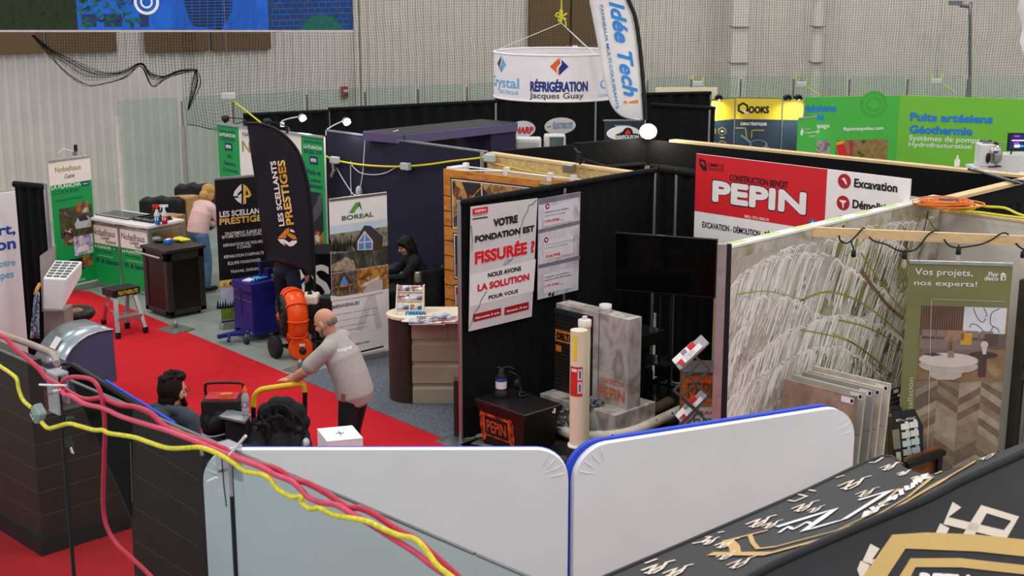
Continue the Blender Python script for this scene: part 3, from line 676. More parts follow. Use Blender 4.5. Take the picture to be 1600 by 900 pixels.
bb = MB(); q = g(250, 378, hz + .002); bb.lathe(q, [(.07, 0), (.09, .03), (.085, .035)], BPL, 16); bb.lathe(q + V((.01, .1, 0)), [(.06, 0), (.065, .05), (.05, .055)], STEEL, 16); bb.thing('pan', 'small black and steel pans at the back of the dark cart', 'pan')
# step stool
o = g(207, 525); rt = thing('step_stool', 'aluminium two-step stool with black top on the red carpet', 'step stool', o); T = .60
f1, f2, f3, f4 = g(185, 530), g(228, 521), g(162, 507), g(199, 514)
for f in (f1, f2, f3, f4): f.z = .009
cx = (f1 + f2 + f3 + f4) / 4; ux = (f2 - f1).normalized(); uy = V((-ux.y, ux.x, 0)); tp = cx + V((0, 0, T - .09))
def leg(f, sx, sy, name):
    top_ = tp + ux * .14 * sx + uy * .09 * sy; bb = MB(); bb.bar(f + V((0, 0, .04)), top_, .05, .03, ALU, uy); bb.obj(name, rt)
    bb = MB(); bb.bar(f, f + V((0, 0, .06)) + (top_ - f).normalized() * .02, .062, .045, BPL, uy); bb.obj('rubber_foot', rt); return top_
leg(f1, -1, -1, 'leg'); leg(f2, 1, -1, 'leg'); leg(f3, -1, 1, 'leg'); leg(f4, 1, 1, 'leg')
bb = MB(); bb.obox(tp - ux * .2 - uy * .14, ux * .4, uy * .28, (0, 0, .09), BPL); q = Pl(tp - ux * .2 - uy * .14, ux)
bb.uvtext(q, 'FEATHERLITE', .08, .02, .37, .072, M('stool_yellow', '#e2d41f', .4), .01); bb.obj('top_step', rt, bevel=.012)
m1, m2 = f1.lerp(tp - ux * .14 - uy * .09, .48), f2.lerp(tp + ux * .14 - uy * .09, .48)
bb = MB(); bb.obox(m1 - uy * .05 + V((0, 0, -.03)), m2 - m1, uy * .13, (0, 0, .045), ALU); bb.obj('lower_step', rt, bevel=.004)
bb = MB(); bb.bar(f3.lerp(tp, .4), f4.lerp(tp, .4), .02, .03, ALU); bb.bar(f1.lerp(tp, .3), f3.lerp(tp, .45), .012, .02, ALU); bb.bar(f2.lerp(tp, .3), f4.lerp(tp, .45), .012, .02, ALU); bb.bar(f1.lerp(m1, .6), f4.lerp(tp, .2), .012, .015, ALU); bb.obj('cross_brace', rt)
# steel floor plate with stub, second stub
PLT = M('worn_steel_plate', '#8a8f88', .35, .5, noise=.1, scale=12)
pts = [g(x, y) for x, y in ((245, 516), (276, 507.5), (305, 515), (272, 524))]
bb = MB(); bb.prism([V((p.x, p.y, .009)) for p in pts], (0, 0, .008), PLT); q = g(274.5, 514); bb.pipe((q.x, q.y, .015), (q.x, q.y, .11), .026, .021, STEEL); bb.thing('base_plate', 'flat steel base plate with a short stub tube by the carpet edge', 'base plate')
bb = MB(); q = g(469, 577); bb.box((q.x, q.y, .002), (.3, .3, .006), PLT, .2); bb.pipe((q.x, q.y, .008), (q.x, q.y, .12), .026, .021, STEEL); bb.thing('base_plate', 'steel base plate and stub near the bending man\u2019s elbow', 'base plate')
# green and cream printed back wall with the clamp lamps
a, c = V((11.86, 18.32, 0)), V((11.96, 15.76, 0)); h = 2.38; pl = Pl(a, c - a); rt = thing('backdrop_wall', 'wide green and cream printed backdrop behind the black feather flag', 'backdrop', (a + c) / 2); W_ = (c - a).length
bb = MB(); bb.obox(a - pl.n * .03, c - a, pl.n * .03, (0, 0, h), CREAMP); u0, u1 = pl.uv(374, 230)[0], pl.uv(471, 230)[0]
bb.uvrect(pl, 0, 0, u0, h - .02, GREEN, 1); bb.uvrect(pl, u1, 0, W_, h - .02, GREEN, 1)
for t, bl, tr, m, bd in (('Distributeur exclusif de', (343, 206), (367, 200), DKBLUE, 0), ('LA PLANCHA', (343, 212), (368, 206), WHITE, .01), ("COOK'N BOAT", (345, 219), (367, 212), DKBLUE, 0), ('VR,', (355, 248), (363, 241), DKBLUE, .01), ('Bateau,', (351, 258), (369, 251), DKBLUE, .01), ('Camping.', (349, 268), (372, 261), DKBLUE, .01),
        ('GROUPE', (379, 212), (415, 206), GRTX, 0), ('Nobelhaus', (379, 237), (460, 224), LIMETX, 0),
        ('Distributeur exclusif de', (475, 222), (503, 217), DKBLUE, 0), ('LA PLANCHA', (475, 231), (503.5, 225.5), WHITE, .01), ('BERGERAC NOIR', (475, 239), (503.5, 234), DKBLUE, 0), ('Patio et', (480.5, 272), (501, 261), DKBLUE, .01), ('Cuisine', (481, 283), (501, 275), DKBLUE, .01), ('Extérieure', (478, 292), (504, 283.5), DKBLUE, .01)):
    bb.qtext(pl, t, bl, tr, m, bd, h={'V': 7, 'B': 7, 'C': 6.5, 'P': 9, 'E': 8, 'N': 17, 'D': 4.5}.get(t[0], 5.5))
eno(bb, pl, (352, 234.5), (363, 224)); eno(bb, pl, (484.5, 256), (496.5, 245)); bb.qrect(pl, (485, 360), (504, 302), PH4, 2); bb.qrect(pl, (491, 392), (506, 362), PH1, 2)
bb.qpoly(pl, [(486, 335), (497, 312), (504, 309), (504, 330), (490, 350)], M('grill_lid', '#4a5056', .3), 3)
bb.obj('printed_panel', rt)
bb = MB(); bb.bar(a + V((0, 0, h)) + pl.n * .0, c + V((0, 0, h)), .05, .03, ALU); bb.obj('top_rail', rt)
GLOW = M('lamp_glow', '#f4f8ff', .4, noise=0, emit=14.0)
def clamp_lamp(p, q, col, lit, lab, grp='clamp lamps on the backdrops'):
    """p: clamp point, q: lamp head"""
    rt = thing('clamp_lamp', lab, 'lamp', p, grp); bb = MB(); bb.tube([p, p + V((0, 0, .04)), p.lerp(q, .5) + V((0, 0, .03)), q], .009, col, 6, 4); bb.obj('arm', rt)
    bb = MB(); bb.box(p - V((0, 0, .05)), (.04, .05, .07), col, .3); bb.obj('clamp', rt)
    bb = MB(); d = (q - p).normalized(); bb.lathe(q, [(.02, -.03), (.05, 0), (.062, .06), (.058, .065)], col if not lit else ALU, 14, (d * .5 + V((0, 0, -.35))).normalized()); bb.obj('lamp_head', rt)
    if lit:
        bb = MB(); ax = (d * .5 + V((0, 0, -.35))).normalized(); bb.ball(q + ax * .06, (.055, .055, .03), GLOW); bb.obj('bulb', rt)
        l = bpy.data.lights.new('clamp_lamp_light', 'POINT'); l.energy = 10; l.shadow_soft_size = .05; lo = bpy.data.objects.new('clamp_lamp_light', l); COL.objects.link(lo); lo.parent = rt; lo.location = q + ax * .14 - p
clamp_lamp(onX(383, 191, 11.9), onX(355, 184, 11.75), BPL, False, 'black unlit clamp lamp at the left end of the green backdrop')
clamp_lamp(onX(450, 203, 11.92), onX(420, 189, 11.8), BPL, False, 'black unlit clamp lamp above the black feather flag tip')
clamp_lamp(onX(441, 193, 12.25), onX(470, 182, 12.2), WPL, True, 'white lit clamp lamp above the green backdrop')
clamp_lamp(onX(512, 206, 12.18), onX(539, 188, 12.1), WPL, True, 'white lit clamp lamp on the corner of the navy wall')
bb = MB(); q = g(117, 243, 2.0); bb.box(q + V((0, 0, .0)), (.05, .05, .06), STEEL); bb.tube([q + V((0, 0, .05)), q + V((-.12, .1, .1)), q + V((-.18, .16, .03))], .006, WPL, 6, 4); bb.box(q + V((.02, 0, .06)), (.05, .03, .1), BPL, .5); bb.thing('clip_lamp', 'tiny clip lamp on top of the green roll-up banner', 'lamp')
# ================================================================ feather flag, blue kettle, orange blower
NVFLAG = M('flag_navy_cloth', '#15131f', .7, noise=.12, scale=3, bump=.15); PURP = M('prestige_orange', '#d8872a', .5, noise=.1)
FD = 16.9; base = fl(494, FD); pl = Pl(base, RT)
rt = thing('feather_flag', 'black feather flag with white and gold vertical lettering', 'flag', base)
edgeR = [(385, 192), (408, 193.5), (432, 202), (455, 221), (470, 245), (481, 285), (487, 330), (491, 400), (491.5, 434)]
edgeL = [(385, 192), (388, 212), (391, 235), (397, 275), (402, 315), (407, 350), (411, 380), (415, 396), (417, 406.5)]
R_, L_ = crom([V((*p, 0)) for p in edgeR], 4), crom([V((*p, 0)) for p in edgeL], 4); G = []
bot_ = [(417, 406.5), (435, 407.5), (453, 408.5), (470, 419), (491.5, 434)]
for i in range(len(R_)):
    row = []
    for k in range(9):
        t = k / 8; x = L_[i].x + (R_[i].x - L_[i].x) * t; y = L_[i].y + (R_[i].y - L_[i].y) * t
        if i == len(R_) - 1: y = 406.5 + (0 if t < .5 else (t - .5) * 2 * 27.5)
        row.append(pl.px(x, y, -.012 * (1 + math.sin(i * .5 + t * 5)) * (1 - t)))
    G.append(row)
bb = MB(); bb.grid(G, NVFLAG)
bb.qtextq(pl, 'LES SCELLANTS', (445, 352.5), (430.7, 251), (436.5, 353.7), WHITE, .03, lay=3)
bb.qtextq(pl, 'PRESTIGES', (459.5, 350.5), (445, 249.5), (447.5, 352), GOLD, .035, lay=3)
for P, m in (([(434, 372), (447, 357.5), (452, 356), (452, 363), (446, 366), (448, 371), (444, 372)], PURP), ([(447, 366), (453, 364), (461, 368), (464, 373), (458, 374), (452, 370)], PURP), ([(453, 358), (458, 359), (461, 363), (454, 362)], WHITE),
        ([(434, 373.5), (444, 373.5), (452, 379), (456, 376), (464, 375.5), (464, 379), (458, 384), (453, 385), (450, 383), (443, 378.5), (446, 384), (438, 379)], WHITE)): bb.qpoly(pl, P, m, 3)
bb.obj('flag_cloth', rt, mods=[('solid', .003)])
bb = MB(); bb.tube(crom([pl.px(x, y, .006) for x, y in edgeR], 4), .016, BPL, 8); bb.tube([pl.px(491.5, 434, .006), pl.px(493, 462, .006)], .016, BPL, 8); bb.obj('flag_sleeve', rt)
bb = MB(); bb.tube([pl.px(493, 460, .006), pl.px(494, 500, .003), base + V((0, 0, .03))], .013, M('pole_grey', '#8a7c80', .4, .4), 8); bb.obj('pole', rt)
bb = MB(); bb.box(base + V((0, 0, .001)), (.36, .36, .02), BPL, .5); bb.cyl(base + V((0, 0, .02)), base + V((0, 0, .12)), .02, STEEL); bb.obj('foot_plate', rt)
# blue crack-sealing kettle
BLUE = M('machine_blue', '#1f2272', .35, noise=.06); GLV = M('blue_nitrile', '#4aa7e0', .5)
o = g(396, 520, .14); o.z = .14; rt = thing('sealing_machine', 'dark blue wheeled box machine with two push bars', 'machine', (o.x, o.y, 0))
wX, wY, hz = .50, .42, .64
bb = MB(); bb.obox(o, (wX, 0, 0), (0, wY, 0), (0, 0, hz - .1), BLUE); bb.obj('tank', rt, bevel=.006)
bb = MB(); bb.obox(o + V((-.012, -.012, hz - .1)), (wX + .024, 0, 0), (0, wY + .024, 0), (0, 0, .1), BLUE)
for k in range(5): bb.cyl(o + V((-.014, wY * .08 + .035 * k, hz - .13)), o + V((-.002, wY * .08 + .035 * k, hz - .13)), .012, BPL, n=10)
for k in range(2): bb.cyl(o + V((-.014, wY * .75 + .05 * k, hz - .12)), o + V((-.002, wY * .75 + .05 * k, hz - .12)), .012, STEEL, n=10)
bb.obj('lid_box', rt, bevel=.004)
bb = MB(); bb.bar(o + V((-.004, -.0, hz - .24)), o + V((-.004, wY, hz - .22)), .006, .006, STEEL); bb.tube([o + V((-.012, wY * .55, hz - .08)), o + V((-.012, wY * .55, hz - .45))], .004, BPL); bb.obj('latch_cable', rt)
for P in ([(427, 443), (459, 414)], [(424, 487), (481, 431)]):
    bb = MB(); bb.bar(atD(*P[0], 17.75), atD(*P[1], 17.6), .04, .035, BLUE, FW); bb.obj('push_bar', rt)
for dx, dy, r in ((wX + .02, -.06, .15), (wX + .02, wY + .06, .15)):
    bb = MB(); c_ = V((o.x + dx, o.y + dy, r + .002)); bb.cyl(c_ - V((0, .03, 0)), c_ + V((0, .03, 0)), r, BLUE, n=28); bb.cyl(c_ - V((0, .045, 0)), c_ + V((0, .045, 0)), .035, STEEL); bb.obj('wheel', rt, bevel=.01)
bb = MB(); bb.bar(o + V((.02, wY * .5, -.02)), o + V((-.34, wY * .75, -.05)), .06, .05, BLUE); bb.bar(o + V((.02, .1, -.03)), o + V((-.2, wY * .6, -.03)), .05, .05, BLUE); bb.bar(o + V((0, 0, -.025)), o + V((wX, 0, -.025)), .05, .05, BLUE); bb.bar(o + V((0, wY, -.025)), o + V((wX, wY, -.025)), .05, .05, BLUE); bb.bar(o + V((-.2, wY * .6, -.03)), o + V((-.3, wY * .3, -.08)), .04, .04, BLUE); bb.obj('chassis', rt, bevel=.006)
bb = MB(); c_ = V((o.x - .1, o.y + .02, .045)); bb.cyl(c_ - V((.02, 0, 0)), c_ + V((.02, 0, 0)), .045, BPL, n=16); bb.bar(c_, c_ + V((.02, 0, .09)), .03, .05, STEEL); bb.obj('caster', rt)
bb = MB(); q = o + V((wX * .55, wY * .45, hz)); bb.cyl(q, q + V((0, 0, .22)), .022, BLUE, n=10); bb.bar(q + V((-.06, .02, .22)), q + V((.16, -.03, .23)), .015, .015, BLUE); bb.cyl(q + V((.1, -.02, 0)), q + V((.1, -.02, .13)), .045, BLUE); bb.cyl(q + V((.22, -.06, 0)), q + V((.22, -.06, .1)), .05, BLUE); bb.cyl(q + V((.17, -.12, .02)), q + V((.17, -.12, .12)), .03, STEEL); bb.obj('valve_head', rt)
bb = MB(); q = o + V((.12, .22, hz + .003)); bb.box(q, (.16, .12, .012), M('paper_white', '#dcdcdc', .7), .4)
bb.thing('paper_pad', 'white paper pad on the blue machine lid', 'paper')
bb = MB(); q = o + V((.17, .16, hz + .012))
for k in range(5): bb.tube([q + V((.02 * k, .0, .01)), q + V((.05 * k - .05, -.05, .02)), q + V((.06 * k - .08, -.09 + .02 * k, .008))], .012, GLV, 6, 3)
bb.ball(q + V((.05, .03, .012)), (.07, .05, .018), GLV); bb.thing('disposable_gloves', 'light blue disposable gloves crumpled on the blue machine', 'glove')
# orange walk-behind blower
ORG = M('machine_orange', '#f0530f', .3, noise=.05); RUB = M('tyre_rubber', '#1b1b1c', .8)
cW = g(431, 559); cW.z = 0; rt = thing('leaf_blower', 'bright orange walk-behind blower with black tyres and engine', 'blower', cW)
pl = Pl(fl(462, 16.6), RT); AX = (-(V((FW.x, FW.y, 0)).normalized()) * .35 - RT * .94).normalized()
cV = pl.px(459, 492); R0 = .34
bb = MB(); prof = [(.12, -.13), (.26, -.13), (.325, -.08), (R0, 0), (.325, .08), (.26, .13), (.12, .13)]; bb.lathe(cV, prof, ORG, 36, AX)
for k in range(9):
    t = k * 2 * math.pi / 9; e1_ = AX.orthogonal().normalized(); e2_ = AX.cross(e1_); rd = e1_ * math.cos(t) + e2_ * math.sin(t)
    bb.tube([cV + rd * .27 + AX * .13, cV + rd * .335 + AX * .08, cV + rd * .352, cV + rd * .335 - AX * .08, cV + rd * .27 - AX * .13], .012, ORG, 6, 3)
bb.obj('fan_housing', rt)
bb = MB(); bb.lathe(cV + AX * .135, [(.06, .05), (.2, .045), (.26, .02), (.27, 0)], BPL, 28, AX)
for k in range(14):
    t = k * 2 * math.pi / 14; e1_ = AX.orthogonal().normalized(); e2_ = AX.cross(e1_); rd = e1_ * math.cos(t) + e2_ * math.sin(t); bb.tube([cV + AX * .19 + rd * .05, cV + AX * .185 + rd * .25], .008, BPL, 5)
bb.ball(cV + AX * .15, (.07, .07, .07), M('dull_orange', '#b5532a', .5)); bb.obj('intake_guard', rt)
cN = pl.px(473, 538); toC = -V((FW.x, FW.y, 0)).normalized()
bb = MB(); mid = pl.px(460, 515)
e = V((0, 0, 1))
bb.loft([bb.ring(p, RT * w_, d_ * w_ * .9, 20) for p, w_, d_ in ((pl.px(458, 500), .17, toC), (pl.px(460, 515), .155, toC), (pl.px(466, 528) + toC * .04, .15, (toC + e * .5).normalized()), (cN + toC * .06, .145, (toC * .3 + e).normalized()), (cN + toC * .17, .145, e))], ORG)
bb.lathe(cN + toC * .15, [(.125, 0), (.15, .01), (.15, .05), (.125, .055)], ORG, 28, toC); bb.obj('outlet_duct', rt)
bb = MB(); bb.lathe(cN + toC * .18, [(.005, .0), (.055, 0.0), (.055, .02), (.12, .025), (.126, 0)], BPL, 26, toC); bb.ball(cN + toC * .19 - e * .03 + RT * .03, (.05, .05, .05), INK); bb.obox(cN + toC * .207 + RT * -.01 + e * .035, RT * .07, e * .03, toC * .002, WPL); bb.obj('nozzle_plate', rt)
def tyre(c_, ax, name='wheel'):
    bb = MB(); r = .14; bb.lathe(c_, [(.075, -.04), (.125, -.045), (r, -.02), (r, .02), (.125, .045), (.075, .04)], RUB, 30, ax); w_ = bb.obj(name, rt)
    bb = MB(); bb.lathe(c_, [(.002, .035), (.025, .04), (.03, .03), (.06, .025), (.078, .042), (.078, -.042), (.002, -.03)], STEEL, 24, ax); bb.obj('hub', w_)
axw = (toC * .6 - RT * .8).normalized(); c1 = cW + V((0, 0, .141)); tyre(c1, axw); c2 = c1 - axw * .62; tyre(c2, axw)
cF = pl.px(500, 535) + V((.25, -.1, 0)); cF.z = .1
bb = MB(); bb.tube([c1, c2], .016, BPL, 8); bb.tube([c1 - axw * .1, pl.px(470, 548), pl.px(492, 546)], .018, BPL, 8, 3); bb.tube([c2 + axw * .1, pl.px(490, 532), pl.px(503, 535)], .018, BPL, 8, 3); bb.tube([pl.px(492, 546), V((pl.px(492, 546).x + .1, pl.px(492, 546).y, .02))], .015, BPL); bb.obj('frame', rt)
ENG = M('engine_black', '#191919', .5, noise=.15, scale=30); q = pl.px(486, 500) - toC * .1
bb = MB(); bb.obox(q - RT * .1 - V((0, 0, .2)), RT * .26, -toC * .26, (0, 0, .36), ENG)
for k in range(5): bb.obox(q - RT * .11 - V((0, 0, .16 - k * .06)) + toC * .01, RT * .28, -toC * .28, (0, 0, .02), ENG)
bb.cyl(q + V((0, 0, -.1)) + toC * .02, q + V((0, 0, -.1)) + toC * .09, .09, ENG); bb.obj('engine', rt, bevel=.01)
bb = MB(); bb.obox(q - RT * .12 + V((0, 0, .17)) + toC * .02, RT * .2, -toC * .26, (0, 0, .12), M('tank_cream', '#e5ddcc', .4)); bb.cyl(q - RT * .03 - toC * .08 + V((0, 0, .29)), q - RT * .03 - toC * .08 + V((0, 0, .315)), .03, BPL); bb.obj('fuel_tank', rt, bevel=.03)
bb = MB(); bb.obox(q + RT * .1 + V((0, 0, .1)) + toC * .02, RT * .16, -toC * .2, (0, 0, .17), BPL); bb.obj('air_filter', rt, bevel=.02)
# black round table with white S emblem behind the flag
p = fl(512, 18.3); rt = thing('round_cloth_table', 'small round table in black cloth with a white emblem', 'table', p); bb = MB(); rings = []
for z, r in ((.0, .36), (.25, .31), (.6, .29), (.95, .33), (1.02, .34)): rings.append([p + V(((r + .018 * math.cos(9 * t * 2 * math.pi / 54) * (1 - z)) * math.cos(2 * math.pi * t / 54), (r + .018 * math.cos(9 * t * 2 * math.pi / 54) * (1 - z)) * math.sin(2 * math.pi * t / 54), z + .002)) for t in range(54)])
bb.loft(rings, DRAPE); q = Pl(p + toC * .345, RT); bb.uvtext(q, 'S', -.16, .38, .1, .88, WHITE, .01); bb.obj('table_cloth', rt)
# ================================================================ drape walls of the booths
def drape_wall(name, label, p, q, z1=2.44, z0=0.02, m=None, top=None, poles=(0, 1), amp=.03, per=.17, seed=1, group='black drape walls of the booths', topr=.035, sheer=None):
    p, q = V((p[0], p[1], 0)), V((q[0], q[1], 0)); rt = thing(name, label, 'drape', (p + q) / 2, group)
    bb = MB(); bb.cloth(p, q, z0, z1, m or DRAPE, amp, per, seed); bb.obj('drape_cloth', rt)
    bb = MB(); bb.tube([p + V((0, 0, z1)), q + V((0, 0, z1))], topr, top or DRAPE, 10); bb.obj('top_rod', rt)
    for t in poles:
        o = p.lerp(q, t); bb = MB(); bb.cyl(o + V((0, 0, 0.006)), o + V((0, 0, z1 + .03)), .022, ALU, n=10); bb.obj('pole', rt)
        bb = MB(); bb.box(o + V((0, 0, .002)), (.4, .4, .008), STEEL); bb.obj('foot_plate', rt)
    return rt
# red-sign booth: left wall, back wall
drape_wall('drape_wall', 'black drape wall carrying the white foundation poster', (9.12, 9.86), (12.22, 9.9), 2.49, poles=(0, .5, 1), amp=.014, per=.2, seed=3)
drape_wall('drape_wall', 'black drape wall behind the television and the red sign', (12.28, 9.88), (12.28, 6.85), 2.49, poles=(.08,), seed=4)
# far black drape in front of the rink glass
P = [fl(390, 22.6), fl(520, 23.2), fl(775, 24.6), fl(928, 25.3), fl(1104, 25.8)]
for i, (a, c, lab) in enumerate(zip(P, P[1:], ('far black drape behind the lit white clamp lamps', 'far black drape behind the purple edged canopy', 'far black drape under the round hanging sign', 'far black drape behind the glowing floodlight'))):
    drape_wall('drape_wall', lab, a, c, (2.37, 2.40, 2.42, 2.44)[i], poles=(1,), seed=10 + i, amp=.05, per=.3)
YLW = M('yellow_panel', '#e9c93a', .5, noise=.03, scale=2); SLATE = M('slate_panel', '#2f3d4c', .5, noise=.04, scale=3)
# drape at the right of the floodlight
a, c = fl(1012, 24.0), fl(1110, 23.4)
drape_wall('drape_wall', 'black drape panel just left of the yellow topped display wall', a, c, 2.40, poles=(.92,), seed=20, amp=.02)
# navy walls of the log-house booth
def hard_wall(label, p, q, z1, th, m, name='partition_wall', grp='navy fabric partition walls'):
    p, q = V((p[0], p[1], 0.004)), V((q[0], q[1], 0.004)); u = (q - p).normalized(); n = V((-u.y, u.x, 0)); rt = thing(name, label, 'partition', (p + q) / 2, grp)
    bb = MB(); bb.obox(p - n * th / 2, q - p, n * th, (0, 0, z1), m); bb.obj('panel', rt)
    bb = MB(); bb.bar(p + V((0, 0, z1)), q + V((0, 0, z1)), th + .015, .02, STEEL); bb.obj('top_trim', rt); return rt
NAVW = M('navy_wall_fabric', '#1f1c33', .85, noise=.08, scale=4)
hard_wall('long navy fabric wall behind the seated woman', (12.18, 15.95), (12.18, 12.64), 2.44, .05, NAVW)
# canopy frame behind the navy wall
PUR = M('purple_trim', '#5b4f74', .6, noise=.05); CAN = M('canopy_dark_grey', '#2b2a2e', .8, noise=.1)
cp = [g(x, y, 2.46) for x, y in ((570, 212), (632, 217.5), (806, 198), (752, 193))]
rt = thing('canopy_frame', 'flat dark grey canopy with purple edges over the booth behind', 'canopy', (cp[0] + cp[2]) / 2 - V((0, 0, 2.46)))
bb = MB(); bb.prism([p + V((0, 0, .03)) for p in cp], (0, 0, .035), CAN); bb.obj('top_sheet', rt)
for i in range(4):
    bb = MB(); bb.bar(cp[i], cp[(i + 1) % 4], .08, .12, PUR); bb.obj('edge_beam', rt)
bb = MB(); u = (cp[3] - cp[2]); bb.obox(cp[2] - V((0, 0, 2.45)), u, (cp[1] - cp[2]).normalized() * .5, (0, 0, 2.4), M('purple_leg', '#262340', .8, noise=.08)); bb.obj('side_leg', rt)
# white cables on the navy wall
bb = MB(); W3 = 12.13
bb.tube([onX(x, y, W3) for x, y in ((571, 212), (569, 240), (567, 268), (564, 288), (561, 296))], .008, WPL, 6, 4); bb.tube([onX(571, 211, 12.13), g(600, 210, 2.5), g(622, 203.5, 2.53)], .008, WPL, 6, 4)
bb.thing('power_cable', 'white cable hanging down the navy wall from the canopy', 'cable')
bb = MB()
bb.tube([onX(x, y, W3) for x, y in ((526, 262), (533, 275), (545, 294), (553, 304), (560, 304))], .008, WPL, 6, 4); bb.tube([onX(x, y, W3) for x, y in ((548, 252), (548, 280), (549, 305))], .007, WPL, 6, 3)
bb.tube([onX(x, y, W3) for x, y in ((548, 256), (556, 265), (566, 271), (585, 273), (603, 270), (616, 263), (627, 258))], .007, WPL, 6, 4); bb.thing('power_cable', 'thin white leads drooping from the yellow cord on the navy wall', 'cable')
SOCK = M('socket_grey', '#b9c0c0', .4, noise=.04)
bb = MB(); bb.tube([onX(x, y, W3 - .02) for x, y in ((508, 243), (523, 250), (560, 257), (600, 260), (634, 260), (670, 257), (705, 252), (740, 248), (762, 245))], .014, YCORD, 8, 5)
bb.thing('yellow_cable', 'yellow power cord strung along the navy wall', 'cord')
for x, y, lab in ((523, 250, 'grey socket box on the yellow cord at the left of the navy wall'), (634, 260, 'grey socket box on the yellow cord in the middle of the navy wall'), (765, 247, 'grey socket box at the top of the pale board fence')):
    p = onX(x, y, W3 - .06); bb = MB(); bb.box(p - V((0, 0, .05)), (.07, .16, .1), SOCK, .1); bb.thing('socket_box', lab, 'socket box', 'grey socket boxes on the yellow cords', bevel=.015)
bb = MB(); p = onX(522, 262, W3 - .05); bb.bar(p + V((0, 0, .1)), p - V((0, 0, .02)), .05, .06, ALU); bb.bar(p + V((0, -.02, -.02)), p + V((0, .06, -.14)), .05, .05, ALU); bb.thing('hanging_clamp', 'silver clamp dangling from the yellow cord on the navy wall', 'clamp', bevel=.01)
bb = MB(); p = onX(561, 300, W3 - .05); bb.ball(p, (.05, .05, .09), SOCK); bb.bar(p, p - V((.02, .06, .1)), .05, .04, WPL); bb.thing('lamp_plug', 'white lamp fitting above the white house banner', 'plug')
# pale board fence at the back of the log-house booth
OSB = MR('particle_board', ['#c3a671', '#d5bb88', '#b99a64', '#dcc69a'], 10, .75, (1, 1, 2))
rt = thing('board_fence', 'pale particle board fence behind the log pattern display', 'fence', (12.16, 11.3, 0))
bb = MB()
for k, (y0, y1) in enumerate(((12.60, 11.75), (11.745, 10.85), (10.845, 9.95))):
    bb2 = MB(); bb2.obox((12.15, y0, 0), (0, y1 - y0, 0), (.025, 0, 0), (0, 0, 2.42), OSB); bb2.obj('board', rt)
bb = MB(); bb.bar((12.12, 12.6, 2.20), (12.12, 9.95, 2.20), .05, .09, PINE); bb.obj('rail', rt)
bb = MB(); bb.bar((12.2, 12.6, 2.43), (12.2, 9.95, 2.43), .12, .03, PINE); bb.obj('cap_board', rt)
bb = MB(); bb.tube([(12.09, 12.58, 2.34), (12.09, 11.9, 2.30), (12.08, 11.2, 2.29), (12.06, 10.5, 2.27), (12.05, 9.95, 2.25)], .010, YCORD, 6, 4); bb.thing('yellow_cable', 'yellow cord running along the pale board fence', 'cord')
bb = MB(); p = onX(765, 250, 12.1); bb.cyl((12.12, 12.66, .004), (12.12, 12.66, 2.44), .028, ALU, n=10); bb.thing('drape_pole', 'grey pole at the left end of the pale board fence', 'pole')
bb = MB(); q = onX(890, 262, 12.0); bb.box(q - V((0, 0, .06)), (.1, .14, .1), M('lamp_silver', '#a8a49c', .25, .9), .2); bb.tube([q, q + V((0, -.06, -.1)), q + V((-.05, -.1, -.22))], .012, ALU, 6, 3); bb.thing('flood_lamp', 'small silver lamp clamped on the white truss behind the log display', 'lamp', bevel=.01)
bb = MB(); q = onX(904, 248, 12.1); bb.bar(q + V((0, 0, -.05)), q + V((0, 0, .08)), .05, .04, BPL); bb.bar(q + V((0, .0, .06)), q + V((0, .07, .12)), .03, .02, BPL); bb.bar(q + V((0, -.02, -.06)), q + V((0, -.09, -.02)), .03, .02, BPL); bb.tube([q + V((0, 0, .02)), q + V((.1, -.2, -.04)), q + V((.1, -.35, -.06))], .006, BPL); bb.thing('cable_clip', 'black spring clip on the pale board fence', 'clip')
# log pattern pop-up display
LOG = MR('log_print', ['#9a5a1c', '#bd7428', '#d08a3a', '#a8621f'], 4, .6, (1, 1, 5), 7); LOGG = M('log_gap', '#2e1a0c', .7, noise=0)
PHs = MR('photo_stairs', ['#3a2a20', '#8a6030', '#c99a52', '#232d44', '#b98a52'], 8, kind='voronoi', lo=.1, hi=.9); FRM = M('photo_frame_navy', '#1b1c2a', .5, noise=0)
a, c = V((11.45, 12.66, 0)), V((11.62, 11.18, 0)); pl = Pl(a, c - a); h = 2.3; rt = thing('log_display', 'orange log patterned pop-up display with framed photos', 'display', (a + c) / 2); W_ = (c - a).length
bb = MB(); bb.obox(a - pl.n * .03, c - a, pl.n * .03, (0, 0, h), LOG)
for k in range(1, 11): bb.uvrect(pl, 0, h - .33 - (k - 1) * .19 - .012, W_, h - .33 - (k - 1) * .19, LOGG, 1)
for q0, q1, dx in (((704, 356), (834, 282), 0),):
    bb.qpoly(pl, [(704, 277), (837, 292), (838, 335), (706, 357)], FRM, 2); bb.qpoly(pl, [(706, 279.5), (834, 294), (835, 335), (708, 357)], WHITE, 3); bb.qpoly(pl, [(707, 281), (833, 295), (834, 335), (709, 355)], PHs, 4)
    for k in range(6): bb.qpoly(pl, [(765 + k * 13, 288 + k * 1.4), (773 + k * 13, 289 + k * 1.4), (790 + k * 12, 330), (780 + k * 12, 330)], TIMB, 5)
    bb.qpoly(pl, [(722, 284), (752, 288), (770, 315), (740, 330)], M('stair_void', '#2c2626', .6), 5)
    for k in range(7): bb.qline(pl, [(712 + k * 6, 300 + k * 1), (712 + k * 6, 322 - k * 2)], .012, TIMB, 6)
    for k in range(5): bb.qline(pl, [(709 + k * 2, 345 - k * 6), (728 + k * 4, 345 - k * 7)], .03, M('stair_blue', '#2b3a5c', .5), 6)
    bb.qline(pl, [(709, 340), (755, 290)], .015, TIMB, 7); bb.qline(pl, [(753, 286), (755, 330)], .02, M('rope_pale', '#d8c8a8', .6), 7)
